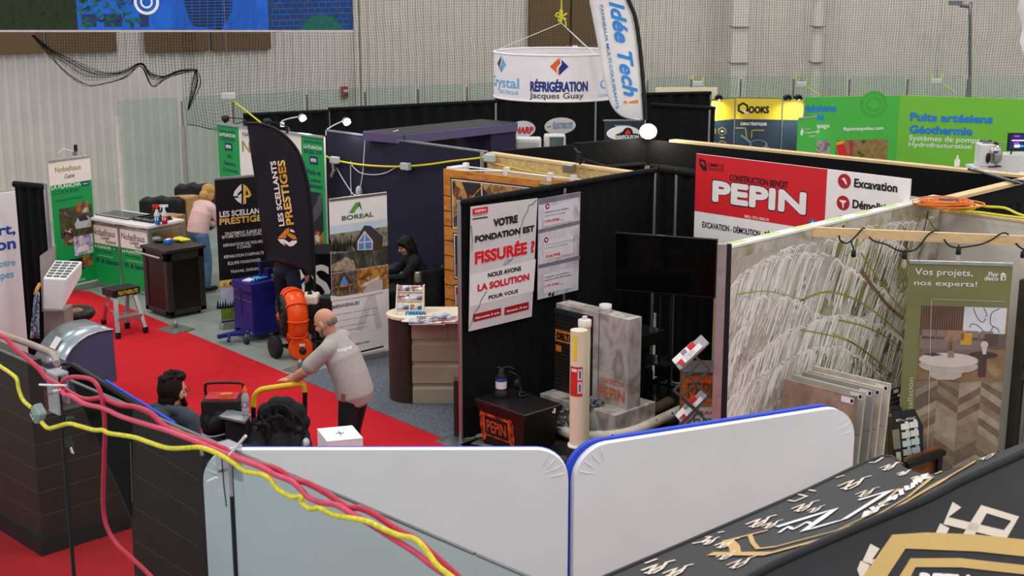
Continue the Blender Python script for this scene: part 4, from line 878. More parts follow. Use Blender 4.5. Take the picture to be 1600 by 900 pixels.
bb.qpoly(pl, [(708, 363), (735, 368), (735, 440), (710, 436)], FRM, 2); bb.qpoly(pl, [(709.5, 365), (735, 370), (735, 438), (711, 434)], WHITE, 3); bb.qpoly(pl, [(711, 367), (735, 371), (735, 436), (712, 432)], M('photo_night', '#1d2b38', .4), 4); bb.qpoly(pl, [(712, 412), (735, 416), (735, 436), (712, 432)], M('photo_night_floor', '#4a4540', .5), 5)
bb.qpoly(pl, [(710, 444), (735, 448), (735, 500), (712, 497)], FRM, 2); bb.qpoly(pl, [(711, 446), (735, 450), (735, 500), (713, 495)], WHITE, 3); bb.qpoly(pl, [(712.5, 448), (735, 452), (735, 500), (714, 493)], MR('photo_red_sofa', ['#3a1c1c', '#7a2c28', '#b9a08a', '#2a2a30'], 7, kind='voronoi', lo=.1, hi=.9), 4)
bb.obj('printed_panel', rt)
a2, c2 = V((11.78, 11.12, 0)), V((11.95, 10.2, 0)); pl2 = Pl(a2, c2 - a2); bb = MB(); bb.obox(a2 - pl2.n * .03, c2 - a2, pl2.n * .03, (0, 0, h), LOG)
for k in range(1, 11): bb.uvrect(pl2, 0, h - .33 - (k - 1) * .19 - .012, (c2 - a2).length, h - .33 - (k - 1) * .19, LOGG, 1)
bb.obj('side_panel', rt)
bb = MB(); bk = V((.32, .03, 0)); T_ = [a + V((.02, 0, h - .02)), a + bk + V((0, -.1, h + .0)), a.lerp(c, .5) + bk + V((0, 0, h)), c + bk * .9 + V((0, .05, h)), a2 + bk * .6 + V((0, -.2, h)), c2 + bk * .5 + V((0, 0, h))]
for i, j in ((0, 1), (1, 2), (2, 3), (0, 2), (3, 4), (4, 5), (2, 4)): bb.tube([T_[i], T_[j]], .012, WPL, 6)
for t in T_[1:5]: bb.box(t - V((0, 0, .05)), (.06, .06, .1), WPL, .2)
for t in (T_[1], T_[3], T_[5]): bb.tube([V((t.x, t.y, .005)), t], .012, WPL, 6)
bb.obox(a + V((.05, 0, h - .06)), (.25, 0, 0), (0, -.12, 0), (0, 0, .08), WPL); bb.obj('folding_truss', rt)
# beige siding counter
TAUPE = MR('siding_taupe', ['#a2957f', '#a89c88', '#9c8f79'], 3, .6, (1, 1, 12)); DKB = MR('siding_dark_brown', ['#2e2623', '#393029', '#27201d'], 4, .5, (24, 24, 1)); MAPLE = MR('maple_top', ['#dbcbae', '#e6d9c0', '#d2bf9c'], 4, .5, (1, 8, 1))
kD = 14.66; nf = V((FW.x, FW.y, 0)).normalized(); o = fl(645, kD); o2 = fl(742, kD); L = (o2 - o).dot(RT); rt = thing('siding_counter', 'beige and dark brown counter with stacked siding faces and flyers', 'counter', (o + o2) / 2)
H1 = .985; bb = MB(); bb.obox(o + V((0, 0, .01)) + nf * .02, RT * L, nf * .5, (0, 0, H1 - .02), TAUPE)
bounds = [0.0, .235, .49, .745, H1]
for i in range(4):
    z0, z1 = bounds[i], bounds[i + 1]; zz = z1 - (.06 if i < 3 else .065)
    bb.obox(o + V((0, 0, z0 + .012)), RT * L, nf * .03, (0, 0, zz - z0 - .012), TAUPE)
    bb.prism([o + V((0, 0, zz)), o + nf * .022 + V((0, 0, z1 - .03)), o + nf * .03 + V((0, 0, zz))], RT * L, TAUPE)
bb.obox(o + RT * .395 - nf * .002 + V((0, 0, .757)), RT * .003, nf * .002, (0, 0, .18), DKB); bb.obj('siding_face', rt)
bb = MB(); cyc = o + nf * .14 - RT * .14; pr_ = [o + V((0, 0, .01)), o + nf * .5 + V((0, 0, .01)), o + nf * .42 - RT * .14] ; arc = [o + nf * (.25 - .25 * math.cos(math.pi * t / 10)) - RT * (.28 * math.sin(math.pi * t / 10)) for t in range(11)]
bb.prism([V((p.x, p.y, .01)) for p in arc], (0, 0, H1 - .03), DKB, True); bb.obj('curved_end', rt)
bb = MB(); arc = [o - nf * .02 + nf * (.27 - .27 * math.cos(math.pi * t / 12)) - RT * (.3 * math.sin(math.pi * t / 12)) for t in range(13)] + [o + nf * .52 + RT * L, o - nf * .02 + RT * L]
bb.prism([V((p.x, p.y, H1 - .02)) for p in arc], (0, 0, .03), MAPLE); bb.obj('countertop', rt, bevel=.006)
KT = H1 + .012
rt = thing('brochure_rack', 'pale wooden tiered brochure rack on the left end of the beige counter', 'rack', o - RT * .1 + nf * .25 + V((0, 0, KT)))
bp = o - RT * .19 + nf * .14 + V((0, 0, KT))
for s_ in (0, .30):
    bb = MB(); q = bp + RT * s_; bb.prism([q, q + nf * .3, q + nf * .34 + V((0, 0, .27)), q + nf * .27 + V((0, 0, .27))], RT * .012, MAPLE); bb.obj('side_panel', rt)
for k in range(3):
    bb = MB(); q = bp + nf * (.05 + .09 * k) + V((0, 0, .03 + .085 * k)); bb.obox(q, RT * .31, nf * .08 + V((0, 0, .02)), V((0, 0, .01)), MAPLE); bb.obj('shelf', rt)
bb = MB(); bb.obox(bp + nf * .02 + V((0, 0, 0)), RT * .31, nf * .3 + V((0, 0, .26)), nf * .01, MAPLE); bb.obj('back_panel', rt)
PRN = [MR('brochure_mix_a', ['#2c3e66', '#d9d6d2', '#8a3030', '#f0eeea', '#5c7a4a'], 16, kind='voronoi', lo=.1, hi=.9), MR('brochure_mix_b', ['#e9e6e2', '#c9302c', '#3a4a5c', '#f4f2ee'], 18, kind='voronoi', lo=.1, hi=.9), MR('brochure_mix_c', ['#55406a', '#e0dedc', '#9ab0c8', '#2c2a30'], 15, kind='voronoi', lo=.1, hi=.9)]
rr = random.Random(5)
names = ['upper tier of the wooden brochure rack', 'middle tier of the wooden brochure rack', 'lower tier of the wooden brochure rack']
for k in range(3):
    for j in range(2):
        q = bp + nf * (.06 + .09 * (2 - k)) + V((0, 0, .046 + .085 * (2 - k))) + RT * (.02 + .145 * j); bb = MB(); e = nf * .075 + V((0, 0, .03)) 
        bb.obox(q, RT * .125, e, V((0, 0, .018)), PRN[(k + j) % 3]); bb.thing('brochure_stack', ('left' if j == 0 else 'right') + ' brochure stack on the ' + names[k], 'brochures', 'brochures in the wooden rack')
for i, (x, y, w_, d_, h_, k) in enumerate(((654, 505, .2, .15, .03, 2), (668, 502, .22, .2, .035, 0), (681, 505, .2, .14, .02, 1), (690, 498, .2, .18, .04, 2), (704, 503, .2, .15, .02, 1), (716, 500, .2, .18, .025, 0))):
    q = g(x, y, KT); bb = MB()
    for s_ in range(2): bb.box(q + V((0, 0, h_ * s_ / 2 + .0005)), (w_, d_, h_ / 2 - .001), WPL if s_ == 0 else PRN[k], -.78 + rr.uniform(-.1, .1) + s_ * .05)
    bb.thing('flyer_stack', ('first', 'second', 'third', 'fourth', 'fifth', 'sixth')[i] + ' flyer stack from the left along the beige counter top', 'flyers', 'flyer stacks on the beige counter')
bb = MB(); q = g(640, 500, KT); 
for s_ in range(3): bb.box(q + V((.03 * s_, -.02 * s_, .004 * s_ + .001)), (.2, .12, .003), WPL, .5 + .3 * s_)
bb.thing('loose_leaflets', 'loose white leaflets on the rounded end of the counter', 'leaflets')
bb = MB(); q = g(646, 492, KT + .06)
for k in range(6): bb.tube([q + RT * (.03 * k - .08), q + RT * (.035 * k - .07) + V((0, 0, .035)), q + RT * (.03 * k - .02) + nf * .03], .012, GLV, 6, 3)
bb.thing('nitrile_glove', 'light blue glove lying on the brochure rack', 'glove')
bb = MB(); q = g(714, 680); bb.obox((q.x - .06, q.y - .02, .009), RT * .12, nf * .16, (0, 0, .60), DKB); bb.obox(V((q.x - .06, q.y - .02, .009)) + RT * .085 - nf * .004, RT * .035, nf * .004, (0, 0, .6), BPL); bb.thing('siding_sample', 'dark brown siding post sample beside the poster wall pole', 'sample', bevel=.004)
# table in black cloth with the seated woman's things
tc = fl(628, 17.5); rt = thing('cloth_table', 'table under a black cloth in front of the seated woman', 'table', tc)
TW, TD = 1.15, .75; o = V((tc.x - TW / 2, tc.y - TD / 2, 0)); bb = MB(); rings = []
for z, ex in ((.012, .05), (.3, .035), (.66, .012), (.735, 0), (.752, -.03)):
    ring = []
    N = 20
    for k in range(4 * N):
        s_, t = divmod(k, N); t /= N; cs = [(0, 0), (TW, 0), (TW, TD), (0, TD)]; p0, p1 = cs[s_], cs[(s_ + 1) % 4]; x, y = p0[0] + (p1[0] - p0[0]) * t, p0[1] + (p1[1] - p0[1]) * t
        cx_, cy_ = x - TW / 2, y - TD / 2; f = 1 + (ex + .02 * math.sin(k * 1.3) * (.75 - z)) / .6; ring.append(V((o.x + TW / 2 + cx_ * f, o.y + TD / 2 + cy_ * f, z)))
    rings.append(ring)
bb.loft(rings, DRAPE); bb.obj('table_cloth', rt)
AMB = M('amber_varnish', '#c07a20', .35, noise=.15, scale=20); TT = .754
for k in range(7):
    q = g(606 + k * 7.2, 424 + k * 1.4, TT); bb = MB(); bb.box(q, (.07, .13, .012), WPL if k % 2 else M('swatch_tan', '#d8c7a6', .5), .4); bb.box(q + V((-.05, -.11, 0)), (.07, .11, .012), AMB, .4); bb.thing('stain_swatch', 'small wood stain swatch in the row on the black table', 'swatch', 'stain swatches on the black table')
q = g(653, 440, TT); rt = thing('glass_jar', 'small glass jar on the front corner of the black table', 'jar', q); bb = MB(); bb.lathe(q, [(.05, 0), (.052, .1), (.046, .115)], M('jar_glass', '#8f8b72', .15, noise=.1, spec=.6), 16); bb.obj('jar_body', rt); bb = MB(); bb.lathe(q, [(.05, .116), (.05, .135), (.02, .137)], ALU, 16); bb.obj('jar_lid', rt)
bb = MB(); q = g(664, 438, TT)
for k in range(4): bb.box(q + V((.04 * k, -.05 * k, .002 * k)), (.09, .06, .002), PRN[k % 3], .4 * k)
bb.thing('business_cards', 'scattered cards beside the glass jar', 'cards')
bb = MB(); q = g(622, 416, TT); bb.box(q, (.34, .24, .012), M('laptop_grey', '#51545a', .4, .4), .4); bb.thing('tablet', 'thin grey tablet in front of the seated woman', 'tablet', bevel=.004)
def fold_chair(p, rz, lab):
    rt = thing('folding_chair', lab, 'chair', p); R = Matrix.Rotation(rz, 3, 'Z'); Q = lambda x, y, z: p + R @ V((x, y, z))
    bb = MB(); bb.obox(Q(-.2, -.2, .43), R @ V((.4, 0, 0)), R @ V((0, .4, 0)), (0, 0, .035), BPL); bb.obj('seat', rt, bevel=.012)
    bb = MB(); bb.obox(Q(-.2, -.24, .6), R @ V((.4, 0, 0)), R @ V((0, -.02, .0)), R @ V((0, -.05, .25)), BPL); bb.obj('backrest', rt, bevel=.01)
    for x in (-.21, .21):
        bb = MB(); bb.tube([Q(x, .22, .01), Q(x, -.02, .43), Q(x, -.3, .86)], .011, STEEL, 8); bb.obj('leg', rt); bb = MB(); bb.tube([Q(x * .9, -.25, .01), Q(x * .9, .1, .43)], .011, STEEL, 8); bb.obj('leg', rt)
    return rt
fold_chair(fl(664, 17.72), 1.04, 'black folding chair the woman at the table sits on'); fold_chair(fl(691, 17.3), 2.4, 'black folding chair beside the log display')
bb = MB(); 
q = fl(691, 17.3); G = [[q + V((-.25 + .06 * i + .02 * math.sin(j), .12 + .05 * math.sin(i * 1.1), .95 - .09 * j)) for j in range(7)] for i in range(8)]
bb.grid(G, M('dark_coat', '#17171d', .9, noise=.2)); bb.thing('dark_coat', 'dark coat hung over the folding chair by the log display', 'coat', mods=[('solid', .04), ('subsurf', 1)])
# ================================================================ posters and the red sign
LGREY = MR('poster_grey', ['#c4c0c2', '#d3cfd0', '#cbc7c9'], 3, .5); PALE = M('poster_pale', '#e6e3e4', .5, noise=.02); DRED = M('badge_red', '#a31c24', .35, noise=.03)
pl = Pl((9.1, 9.80, 0), (1, 0, 0)); rt = thing('foundation_poster', 'tall white poster with big red cracked lettering on the black drape', 'poster', pl.px(785, 510))
bb = MB(); C4 = [(735.5, 323), (840, 309.5), (831, 494.5), (732.5, 518)]; P4 = [pl.px(*p) for p in C4]; bb.prism(P4, (0, .004, 0), LGREY)
bb.qpoly(pl, [(734, 430), (837, 405), (833.5, 455), (733.5, 480)], PALE, 1)
bb.qrect(pl, (738.1, 336), (762.1, 322.3), REDP, 2); bb.qtext(pl, 'PEPIN', (742, 332.5), (758.5, 325.7), WHITE, .03); bb.qrect(pl, (738, 340.5), (762, 335.6), WHITE, 2); bb.qtext(pl, 'VOTRE EXPERT EN FONDATION', (739, 339), (761, 333), INK, 0); bb.qline(pl, [(738, 342.5), (762, 339)], .012, INK, 2)
bb.qtext(pl, 'VOTRE', (770.7, 354.8), (808.8, 335.3), INK, .06); bb.qtext(pl, 'FONDATION EST', (741.9, 379.3), (834.7, 351.3), INK, .06)
bb.qtext(pl, 'FISSURÉE ?', (740.3, 415), (835.4, 374.5), WHITE, .08, lay=2); bb.qtext(pl, 'FISSURÉE ?', (741.3, 414), (835.2, 375.3), REDP, .06)
bb.qtext(pl, 'NOUS AVONS', (761.9, 434), (813.9, 415.3), INK, .045); bb.qtext(pl, 'LA SOLUTION', (745.9, 455.9), (826.7, 426.5), REDP, .06); bb.qtext(pl, 'POUR VOUS', (763.2, 468.1), (809, 451.3), INK, .04)
for bl, tr, t in (((739.2, 503.3), (782.7, 480.7), 'Garantie 5 ans'), ((788, 492.7), (826, 471.3), 'Garantie 10 ans')):
    bb.qrect(pl, bl, tr, DRED, 2); bb.qtext(pl, t, (bl[0] + 3, bl[1] - 4.5), (tr[0] - 3, tr[1] + 5.5), WHITE, .03)
CRK = M('crack_ink', '#6a6668', .6, noise=0)
for Q in ([(838, 312), (832, 319), (826, 321), (824, 330), (818, 340), (815, 352), (812, 360), (812, 372)], [(801, 404), (793, 411), (786, 414), (790, 408), (797, 405)], [(760, 455), (752, 468), (748, 480), (742, 487), (738, 500), (733, 513)], [(736, 352), (738, 375), (737, 392)]): bb.qline(pl, Q, .012, CRK, 2, .006)
bb.obj('printed_sheet', rt)
GREYPH = MR('photo_grey', ['#8d8a94', '#b9b6be', '#d3d0d6', '#a19ea8'], 5, .5, (1, 1, .6), dist=.5)
rt = thing('price_poster', 'narrow grey poster listing three prices on the black drape', 'poster', pl.px(875, 465))
bb = MB(); P4 = [pl.px(*p) for p in ((841.5, 311), (907, 299.5), (903.5, 453), (840, 468.5))]; bb.prism(P4, (0, .004, 0), GREYPH)
DGP = M('poster_band', '#77737e', .5, noise=.1)
for y in (357, 412): bb.qpoly(pl, [(841, y + 2), (906, y - 13), (906, y - 7), (841, y + 8)], DGP, 1)
bb.qpoly(pl, [(842, 311), (907, 300), (907, 307), (842, 320)], DGP, 1)
for k in range(3):
    y0 = (322, 375, 427)[k]; bb.qpoly(pl, [(849, y0 + 2), (896, y0 - 9), (895, y0 + 22), (849, y0 + 32)], M('poster_wash', '#d6d4da', .5, noise=.03), 2)
for c_ in ((855, 322.5), (853.2, 374.8)): bb.qdisc(pl, c_, .03, DRED, 3); bb.qdisc(pl, c_, .013, WHITE, 4)
for t, bl, tr, m, bd in (('Inspection par caméra', (851, 333.5), (888, 324), INK, .02), ('(pour cheminée existante)', (851, 338.8), (882.7, 330.8), INK, .01), ('199,99$', (851, 348.7), (873.3, 339.9), REDP, .03), ('+ tx', (875, 345), (879, 341.5), REDP, 0),
        ('Injection haute pression de fissure', (851, 383.9), (898, 373), INK, .02), ("(par l'intérieur ou l'extérieur)", (851, 389), (886, 380), INK, .01), ('À partir de', (851.5, 396), (861, 393), REDP, 0), ('324,99$', (851.7, 403.9), (874.7, 394), REDP, .03), ('+ tx (minimum de 10 pi)', (876, 401), (897, 394), REDP, 0),
        ('Inspection de fondation', (850.7, 435), (889, 423.9), INK, .02), ('(moyenne de 25% à 50% de rabais)', (850.7, 440), (892, 427.5), INK, .01), ('179,99$', (850.7, 449.5), (872.5, 440.7), REDP, .03), ('+ tx', (875, 445.5), (879, 442), REDP, 0)): bb.qtext(pl, t, bl, tr, m, bd, lay=4)
for x in (856, 861): bb.qpoly(pl, [(x, 461), (x + 3, 456), (x + 5, 459.5), (x + 2, 463)], BPL, 3)
bb.obj('printed_sheet', rt)
# sign board
pl = Pl((12.15, 9.3, 0), (0, -1, 0)); rt = thing('sign_board', 'large red and white contractor sign with huge white letters', 'sign', pl.px(1240, 360))
u0, v1 = pl.uv(1088, 240); um = pl.uv(1293, 263)[0]; u1 = pl.uv(1423, 278)[0]; vr = pl.uv(1086, 329.5)[1]; v0 = pl.uv(1086, 376)[1]
bb = MB(); bb.obox(pl.pt(u0, v0) + V((.0, 0, 0)), pl.u * (u1 - u0), V((.02, 0, 0)), (0, 0, v1 - v0), WHITE); bb.uvrect(pl, u0, vr, um, v1, REDP, 1)
bb.qpoly(pl, [(1093, 247), (1103, 251), (1105, 266), (1100, 268), (1093, 258)], M('sign_dark_red', '#3c0d10', .5), 2); bb.qpoly(pl, [(1095.5, 252), (1101, 254), (1101.5, 261), (1096, 257)], REDP, 3); bb.qline(pl, [(1094, 256), (1103, 262)], .02, M('sign_dark_red', '#3c0d10', .5), 4)
DRK = M('sign_dark_red', '#3c0d10', .5)
bb.qtext(pl, 'CMMTQ', (1106, 260.7), (1131, 257), DRK, 0); bb.qline(pl, [(1107, 262.5), (1131, 265.3)], .008, DRK, 2); bb.qline(pl, [(1107, 265), (1131, 268)], .006, DRK, 2)
bb.qtext(pl, 'CONSTRUCTION BENOIT', (1140, 282), (1231.8, 284), INK, .02)
bb.qtext(pl, 'PEPIN', (1111.5, 316), (1262, 299.5), INK, .075, lay=3); bb.qtext(pl, 'PEPIN', (1113, 314.5), (1261, 301), WHITE, .06, lay=4)
bb.qtext(pl, 'RBQ : 5731-5822-01', (1163.7, 340.5), (1201.7, 341.5), WHITE, .02)
bb.qrect(pl, (1263.7, 353), (1275, 343), M('badge_blue', '#4a6ea8'), 2); bb.qtext(pl, 'f', (1267.5, 353), (1272, 345.5), WHITE, .04)
bb.qtext(pl, 'EXCAVATION - DÉMOLITION - RÉPARATION', (1097.5, 355), (1238, 368.5), INK, .012)
BR = M('bullet_red', '#b5202a', .35)
for (x, y), t, bl, tr in (((1319.5, 283), 'Excavation', (1334.5, 292.5), (1403, 286.8)), ((1317.5, 317), 'Démolition', (1332, 325), (1400, 320.5)), ((1315.5, 348), 'Réparation', (1330, 357), (1398, 354))):
    bb.qdisc(pl, (x, y), .075, BR, 2); bb.qtext(pl, t, bl, tr, INK, .03)
bb.qpoly(pl, [(1315, 279), (1320, 277.5), (1323, 284), (1324, 289), (1321, 287), (1319, 283)], WHITE, 3); bb.qpoly(pl, [(1312, 312), (1323, 313.5), (1321, 317), (1319, 317), (1318.5, 325), (1317, 325), (1316, 317), (1313, 315)], WHITE, 3)
bb.obj('sign_panel', rt)
for u in (u0 + .3, u1 - .3):
    bb = MB(); p = pl.pt(u, 0); bb.bar((p.x + .06, p.y, .005), (p.x + .06, p.y, v1 - .02), .05, .04, PINE); bb.obj('back_post', rt)
# ================================================================ television on its stand
SCR = M('screen_black', '#050506', .1, noise=0, spec=.08)
a, c = atD(959, 457, 14.75), atD(1117.5, 468, 14.35); z1 = atD(960, 363, 14.75).z; a.z = c.z = (a.z + c.z) / 2 + .02; u = (c - a); n = V((-u.y, u.x, 0)).normalized(); n = n if n.dot(CAMP - a) < 0 else -n
mid = (a + c) / 2 + n * .1; rt = thing('television', 'large black switched-off television on a black floor stand', 'television', (mid.x, mid.y, .01))
bb = MB(); bb.obox(a, u, n * .05, (0, 0, z1 - a.z), BPL); bb.obj('casing', rt, bevel=.006)
bb = MB(); bb.obox(a + u * .01 - n * .002 + V((0, 0, .015)), u * .98, n * .003, (0, 0, z1 - a.z - .025), SCR); bb.obj('screen', rt)
for t in (-.06, .06):
    bb = MB(); p = mid + u.normalized() * t; bb.cyl((p.x, p.y, .02), (p.x, p.y, z1 - .3), .022, BPL); bb.obj('stand_pole', rt)
bb = MB(); bb.obox(V((mid.x, mid.y, .011)) - u.normalized() * .4 - n * .28, u.normalized() * .8, n * .5, (0, 0, .02), BPL); bb.obj('stand_base', rt, bevel=.006)
bb = MB(); bb.obox(V((mid.x, mid.y, .50)) - u.normalized() * .25 - n * .18, u.normalized() * .5, n * .36, (0, 0, .02), BPL); bb.obj('stand_shelf', rt)
# ================================================================ foundation wall sample and drain pipes
CON = MR('weathered_concrete', ['#6f6964', '#a59d97', '#bdb5ae', '#8d8580', '#b3aba4'], 3.2, .85, (1, 1, .8), 9, dist=.4, lo=.3, hi=.7, bump=.2)
PVC = MR('pvc_cream', ['#dad2b2', '#e4dec4', '#d2c9a6'], 2, .35, (1, 1, .5)); PVCW = MR('pvc_white', ['#cfc6b8', '#e2dbd0', '#c4baaa'], 4, .4); STENC = M('stencil_orange', '#d65a1e', .8, noise=.25, scale=40)
kx = g(980, 641, .36); X0, Y0 = kx.x, kx.y; topz = onX(982, 500, X0).z; Y1 = onX(869, 476, X0).y; wth = .2
rt = thing('foundation_sample', 'grey concrete foundation wall mock-up with orange stencil', 'wall sample', (X0 + .1, (Y0 + Y1) / 2, .01))
bb = MB(); bb.obox((X0, Y0, .36), (wth, 0, 0), (0, Y1 - Y0, 0), (0, 0, topz - .36), CON); pl = Pl((X0, Y1, 0), (0, -1, 0))
bb.qline(pl, [(937, 489), (934, 625)], .008, M('joint_dark', '#3a3836', .9), 1)
bb.qtext(pl, 'PEPIN', (936, 619), (976, 612), STENC, -.005, lay=2); bb.qtext(pl, 'CONSTRUCTION', (939, 596), (974, 598), STENC, -.01, lay=2); bb.obj('concrete_wall', rt, bevel=.008)
bb = MB(); bb.obox((X0 - .22, Y0 - .03, .012), (wth + .44, 0, 0), (0, Y1 - Y0 + .05, 0), (0, 0, .35), CON); bb.obj('footing', rt, bevel=.008)
MEM = M('dimple_membrane', '#1e1512', .6, noise=.15, scale=50); MORG = M('membrane_orange', '#d97a1f', .6, noise=.3, scale=60)
bb = MB(); um = pl.uv(927, 497)[0]; vt = pl.uv(866, 487)[1]; bb.obox(pl.pt(.0, .37) - V((.02, 0, 0)), pl.u * um, V((.018, 0, 0)), (0, 0, vt - .37), MEM)
pm = Pl((X0 - .02, Y1, 0), (0, -1, 0))
for i in range(int(um / .032)):
    for j in range(int((vt - .42) / .04)):
        q = pm.pt(.016 + .032 * i, .41 + .04 * j); e = .009; bb.add([q + V((0, e, 0)), q + V((0, 0, e)), q + V((0, -e, 0)), q + V((0, 0, -e)), q + V((-.008, 0, 0))], [(0, 1, 4), (1, 2, 4), (2, 3, 4), (3, 0, 4)], MEM)
vb = pl.uv(866, 512)[1]; bb.uvrect(pm, 0.01, vb - .13, um - .01, vb, MORG, 1); bb.uvtext(pm, 'DELTA', .03, vb - .11, um * .5, vb - .03, INK, .06, lay=2); bb.uvtext(pm, 'DELTA', um * .6, vb - .11, um * .98, vb - .03, INK, .06, lay=2)
bb.uvrect(pm, .02, vb - .24, .1, vb - .17, MORG, 2); bb.uvrect(pm, um - .12, vb - .28, um - .05, vb - .2, MORG, 2); bb.obox(pl.pt(0, vt) - V((.03, 0, 0)), pl.u * um, V((.03, 0, 0)), (0, 0, .05), M('navy_flashing', '#20222f', .5)); bb.obj('dimple_membrane', rt)
q = V((X0 + .1, onX(946, 478, X0 + .1).y, topz)); bb = MB(); bb.lathe(q, [(.055, 0), (.055, .02), (.065, .025), (.065, .075), (.05, .075), (.05, .02)], WPL, 20); bb.thing('drain_cap', 'white round pipe cap sitting on the concrete wall top', 'cap')
# tall PVC pipes
def vpipe(p, r, z0, z1, lab, capped):
    rt = thing('vertical_pipe', lab, 'pipe', p, 'upright drain pipes'); bb = MB()
    if capped: bb.cyl(p + V((0, 0, z0)), p + V((0, 0, z1)), r, PVC, n=26)
    else: bb.pipe(p + V((0, 0, z0)), p + V((0, 0, z1)), r, r - .008, PVC); bb.cyl(p + V((0, 0, z0 + .1)), p + V((0, 0, z1 - .012)), r - .006, PVC, n=24)
    bb.obj('pipe_body', rt); return rt
p = fl(902, 12.45); p.z = .01; zt = atD(903, 517, 12.45).z; R_ = .081
rt = vpipe(p, R_, .28, zt, 'tall cream drain pipe with red and yellow labels in front of the concrete', True)
bb = MB(); bb.lathe(p, [(R_ + .02, .0), (R_ + .02, .29), (R_ + .012, .30), (R_ + .002, .30)], M('black_coupling', '#231a18', .35), 26); bb.lathe(p + V((0, 0, .30)), [(R_ + .016, 0), (R_ + .016, .02), (R_, .022)], WPL, 26); bb.obj('coupling', rt)
bb = MB(); d = (-nf * .45 - RT * .9).normalized(); bb.pipe(p + V((0, 0, .16)) + d * .06, p + V((0, 0, .16)) + d * .2, .068, .056, M('black_coupling', '#231a18', .35)); bb.cyl(p + V((0, 0, .16)) + d * .08, p + V((0, 0, .16)) + d * .12, .055, INK); bb.obj('side_inlet', rt)
def wrap(bb, p, r, a0, a1, z0, z1, m):
    pts = [(a0 + (a1 - a0) * k / 10) for k in range(11)]; G = [[p + V((r * math.cos(t), r * math.sin(t), z)) for z in (z0, z1)] for t in pts]; bb.grid(G, m)
fa = math.radians(225); bb = MB(); wrap(bb, p, R_ + .002, fa - .75, fa - .25, zt - .28, zt - .04, M('label_yellow', '#e8d424', .5)); bb.obj('yellow_label', rt, label='small yellow label on the pipe')
bb = MB(); wrap(bb, p, R_ + .002, fa - 1.2, fa + .45, zt - .63, zt - .34, M('label_red', '#c9321f', .5, noise=.1)); wrap(bb, p, R_ + .0035, fa - .15, fa + .4, zt - .47, zt - .36, M('label_grey', '#cfcbd2', .5)); wrap(bb, p, R_ + .0035, fa - .15, fa + .4, zt - .60, zt - .485, M('label_grey', '#cfcbd2', .5)); wrap(bb, p, R_ + .005, fa + .05, fa + .18, zt - .45, zt - .38, INK); wrap(bb, p, R_ + .005, fa + .05, fa + .18, zt - .58, zt - .51, INK); wrap(bb, p, R_ + .0035, fa - .95, fa - .25, zt - .39, zt - .36, WPL); bb.obj('red_label', rt, label='red instruction label on the pipe')
p2 = fl(911, 13.0); p2.z = .01; z2 = atD(910, 505, 13.0).z; rt = vpipe(p2, .058, .0, z2, 'second drain pipe with a screw cap right behind the labelled pipe', True)
bb = MB(); bb.lathe(p2 + V((0, 0, z2)), [(.066, -.04), (.066, .025), (.04, .03), (.02, .03)], PVCW, 22); bb.box(p2 + V((0, 0, z2 + .03)), (.04, .04, .03), PVCW, .4); bb.obj('screw_cap', rt)
def floorpts(L, z): return [g(x, y, z) for x, y in L]
bb = MB(); bb.obox((X0 - .95, Y0 - .75, .011), (1.55, 0, 0), (0, 1.1, 0), (0, 0, .07), BPL); bb.thing('black_platform', 'low black platform under the gravel and white drain pipe', 'platform', bevel=.01)
bb = MB(); pts = floorpts([(878, 672), (892, 678), (910, 681.5), (935, 682), (962, 680), (985, 675), (1005, 668), (1035, 654), (1063, 641)], .15); bb.tube(pts, .055, PVCW, 18, 4)
for k in (2, 3.3, 4.4): q = pts[int(k)]; d = (pts[int(k) + 1] - pts[int(k)]).normalized(); bb.cyl(q - d * .03, q + d * .03, .06, PVCW)
hol = M('hole_black', '#14110f', .8, noise=0)
for (x, y) in ((918, 675.5), (957, 672), (957, 679), (997, 665), (1025, 656), (1026, 649), (1050, 645)):
    q = g(x, y, .185); bb.ball(q - nf * .015, .012, hol, None, 8, 5)
bb.thing('perforated_pipe', 'white perforated drain pipe bending along the platform', 'pipe')
bb = MB(); pts = floorpts([(868, 650), (874, 656), (876, 664), (876, 670)], .17); bb.tube(pts, .05, PVC, 16, 4); bb.thing('pipe_elbow', 'short cream pipe elbow poking out of the gravel', 'pipe')
bb = MB(); pts = crom(floorpts([(985, 651), (1003, 646), (1022, 640), (1047, 628)], .17), 12); HOSE = M('hose_brown', '#57492f', .7, noise=.2)
rings = [.066 if k % 2 else .056 for k in range(len(pts))]; bb.tube(pts, rings, HOSE, 16, caps=False); d = (pts[0] - pts[1]).normalized(); bb.pipe(pts[0], pts[0] + d * .02, .068, .05, HOSE); bb.cyl(pts[0] - d * .01, pts[0], .05, hol); bb.thing('corrugated_hose', 'brown corrugated drain hose lying behind the white pipe', 'hose')
GRV = [M('gravel_dark', '#3b3d3f', .9, noise=.2), M('gravel_mid', '#6a6c6e', .9, noise=.2), M('gravel_light', '#8f9190', .9, noise=.2)]
bb = MB(); rr = random.Random(9)
for (cx_, cy_, rx, nn, zz) in ((X0 - .36, Y0 + .74, .36, 520, .2), (X0 - .13, Y0 + .42, .17, 190, .37)):
    for k in range(nn):
        t = rr.uniform(0, 6.283); d = math.sqrt(rr.random()); x, y = cx_ + rx * d * math.cos(t), cy_ + rx * d * math.sin(t); s_ = rr.uniform(.012, .026)
        if (x - p.x) ** 2 + (y - p.y) ** 2 < .011: continue
        bb.ball((x, y, zz - .01 + (1 - d * d) * rx * .4 * rr.uniform(.6, 1)), (s_, s_ * rr.uniform(.6, 1), s_ * .7), rr.choice(GRV), Matrix.Rotation(rr.uniform(0, 3), 3, (.3, .5, .8)), 6, 4)
    bb.ball((cx_, cy_, zz - .03), (rx * .93, rx * .93, rx * .36), GRV[0], None, 16, 8)
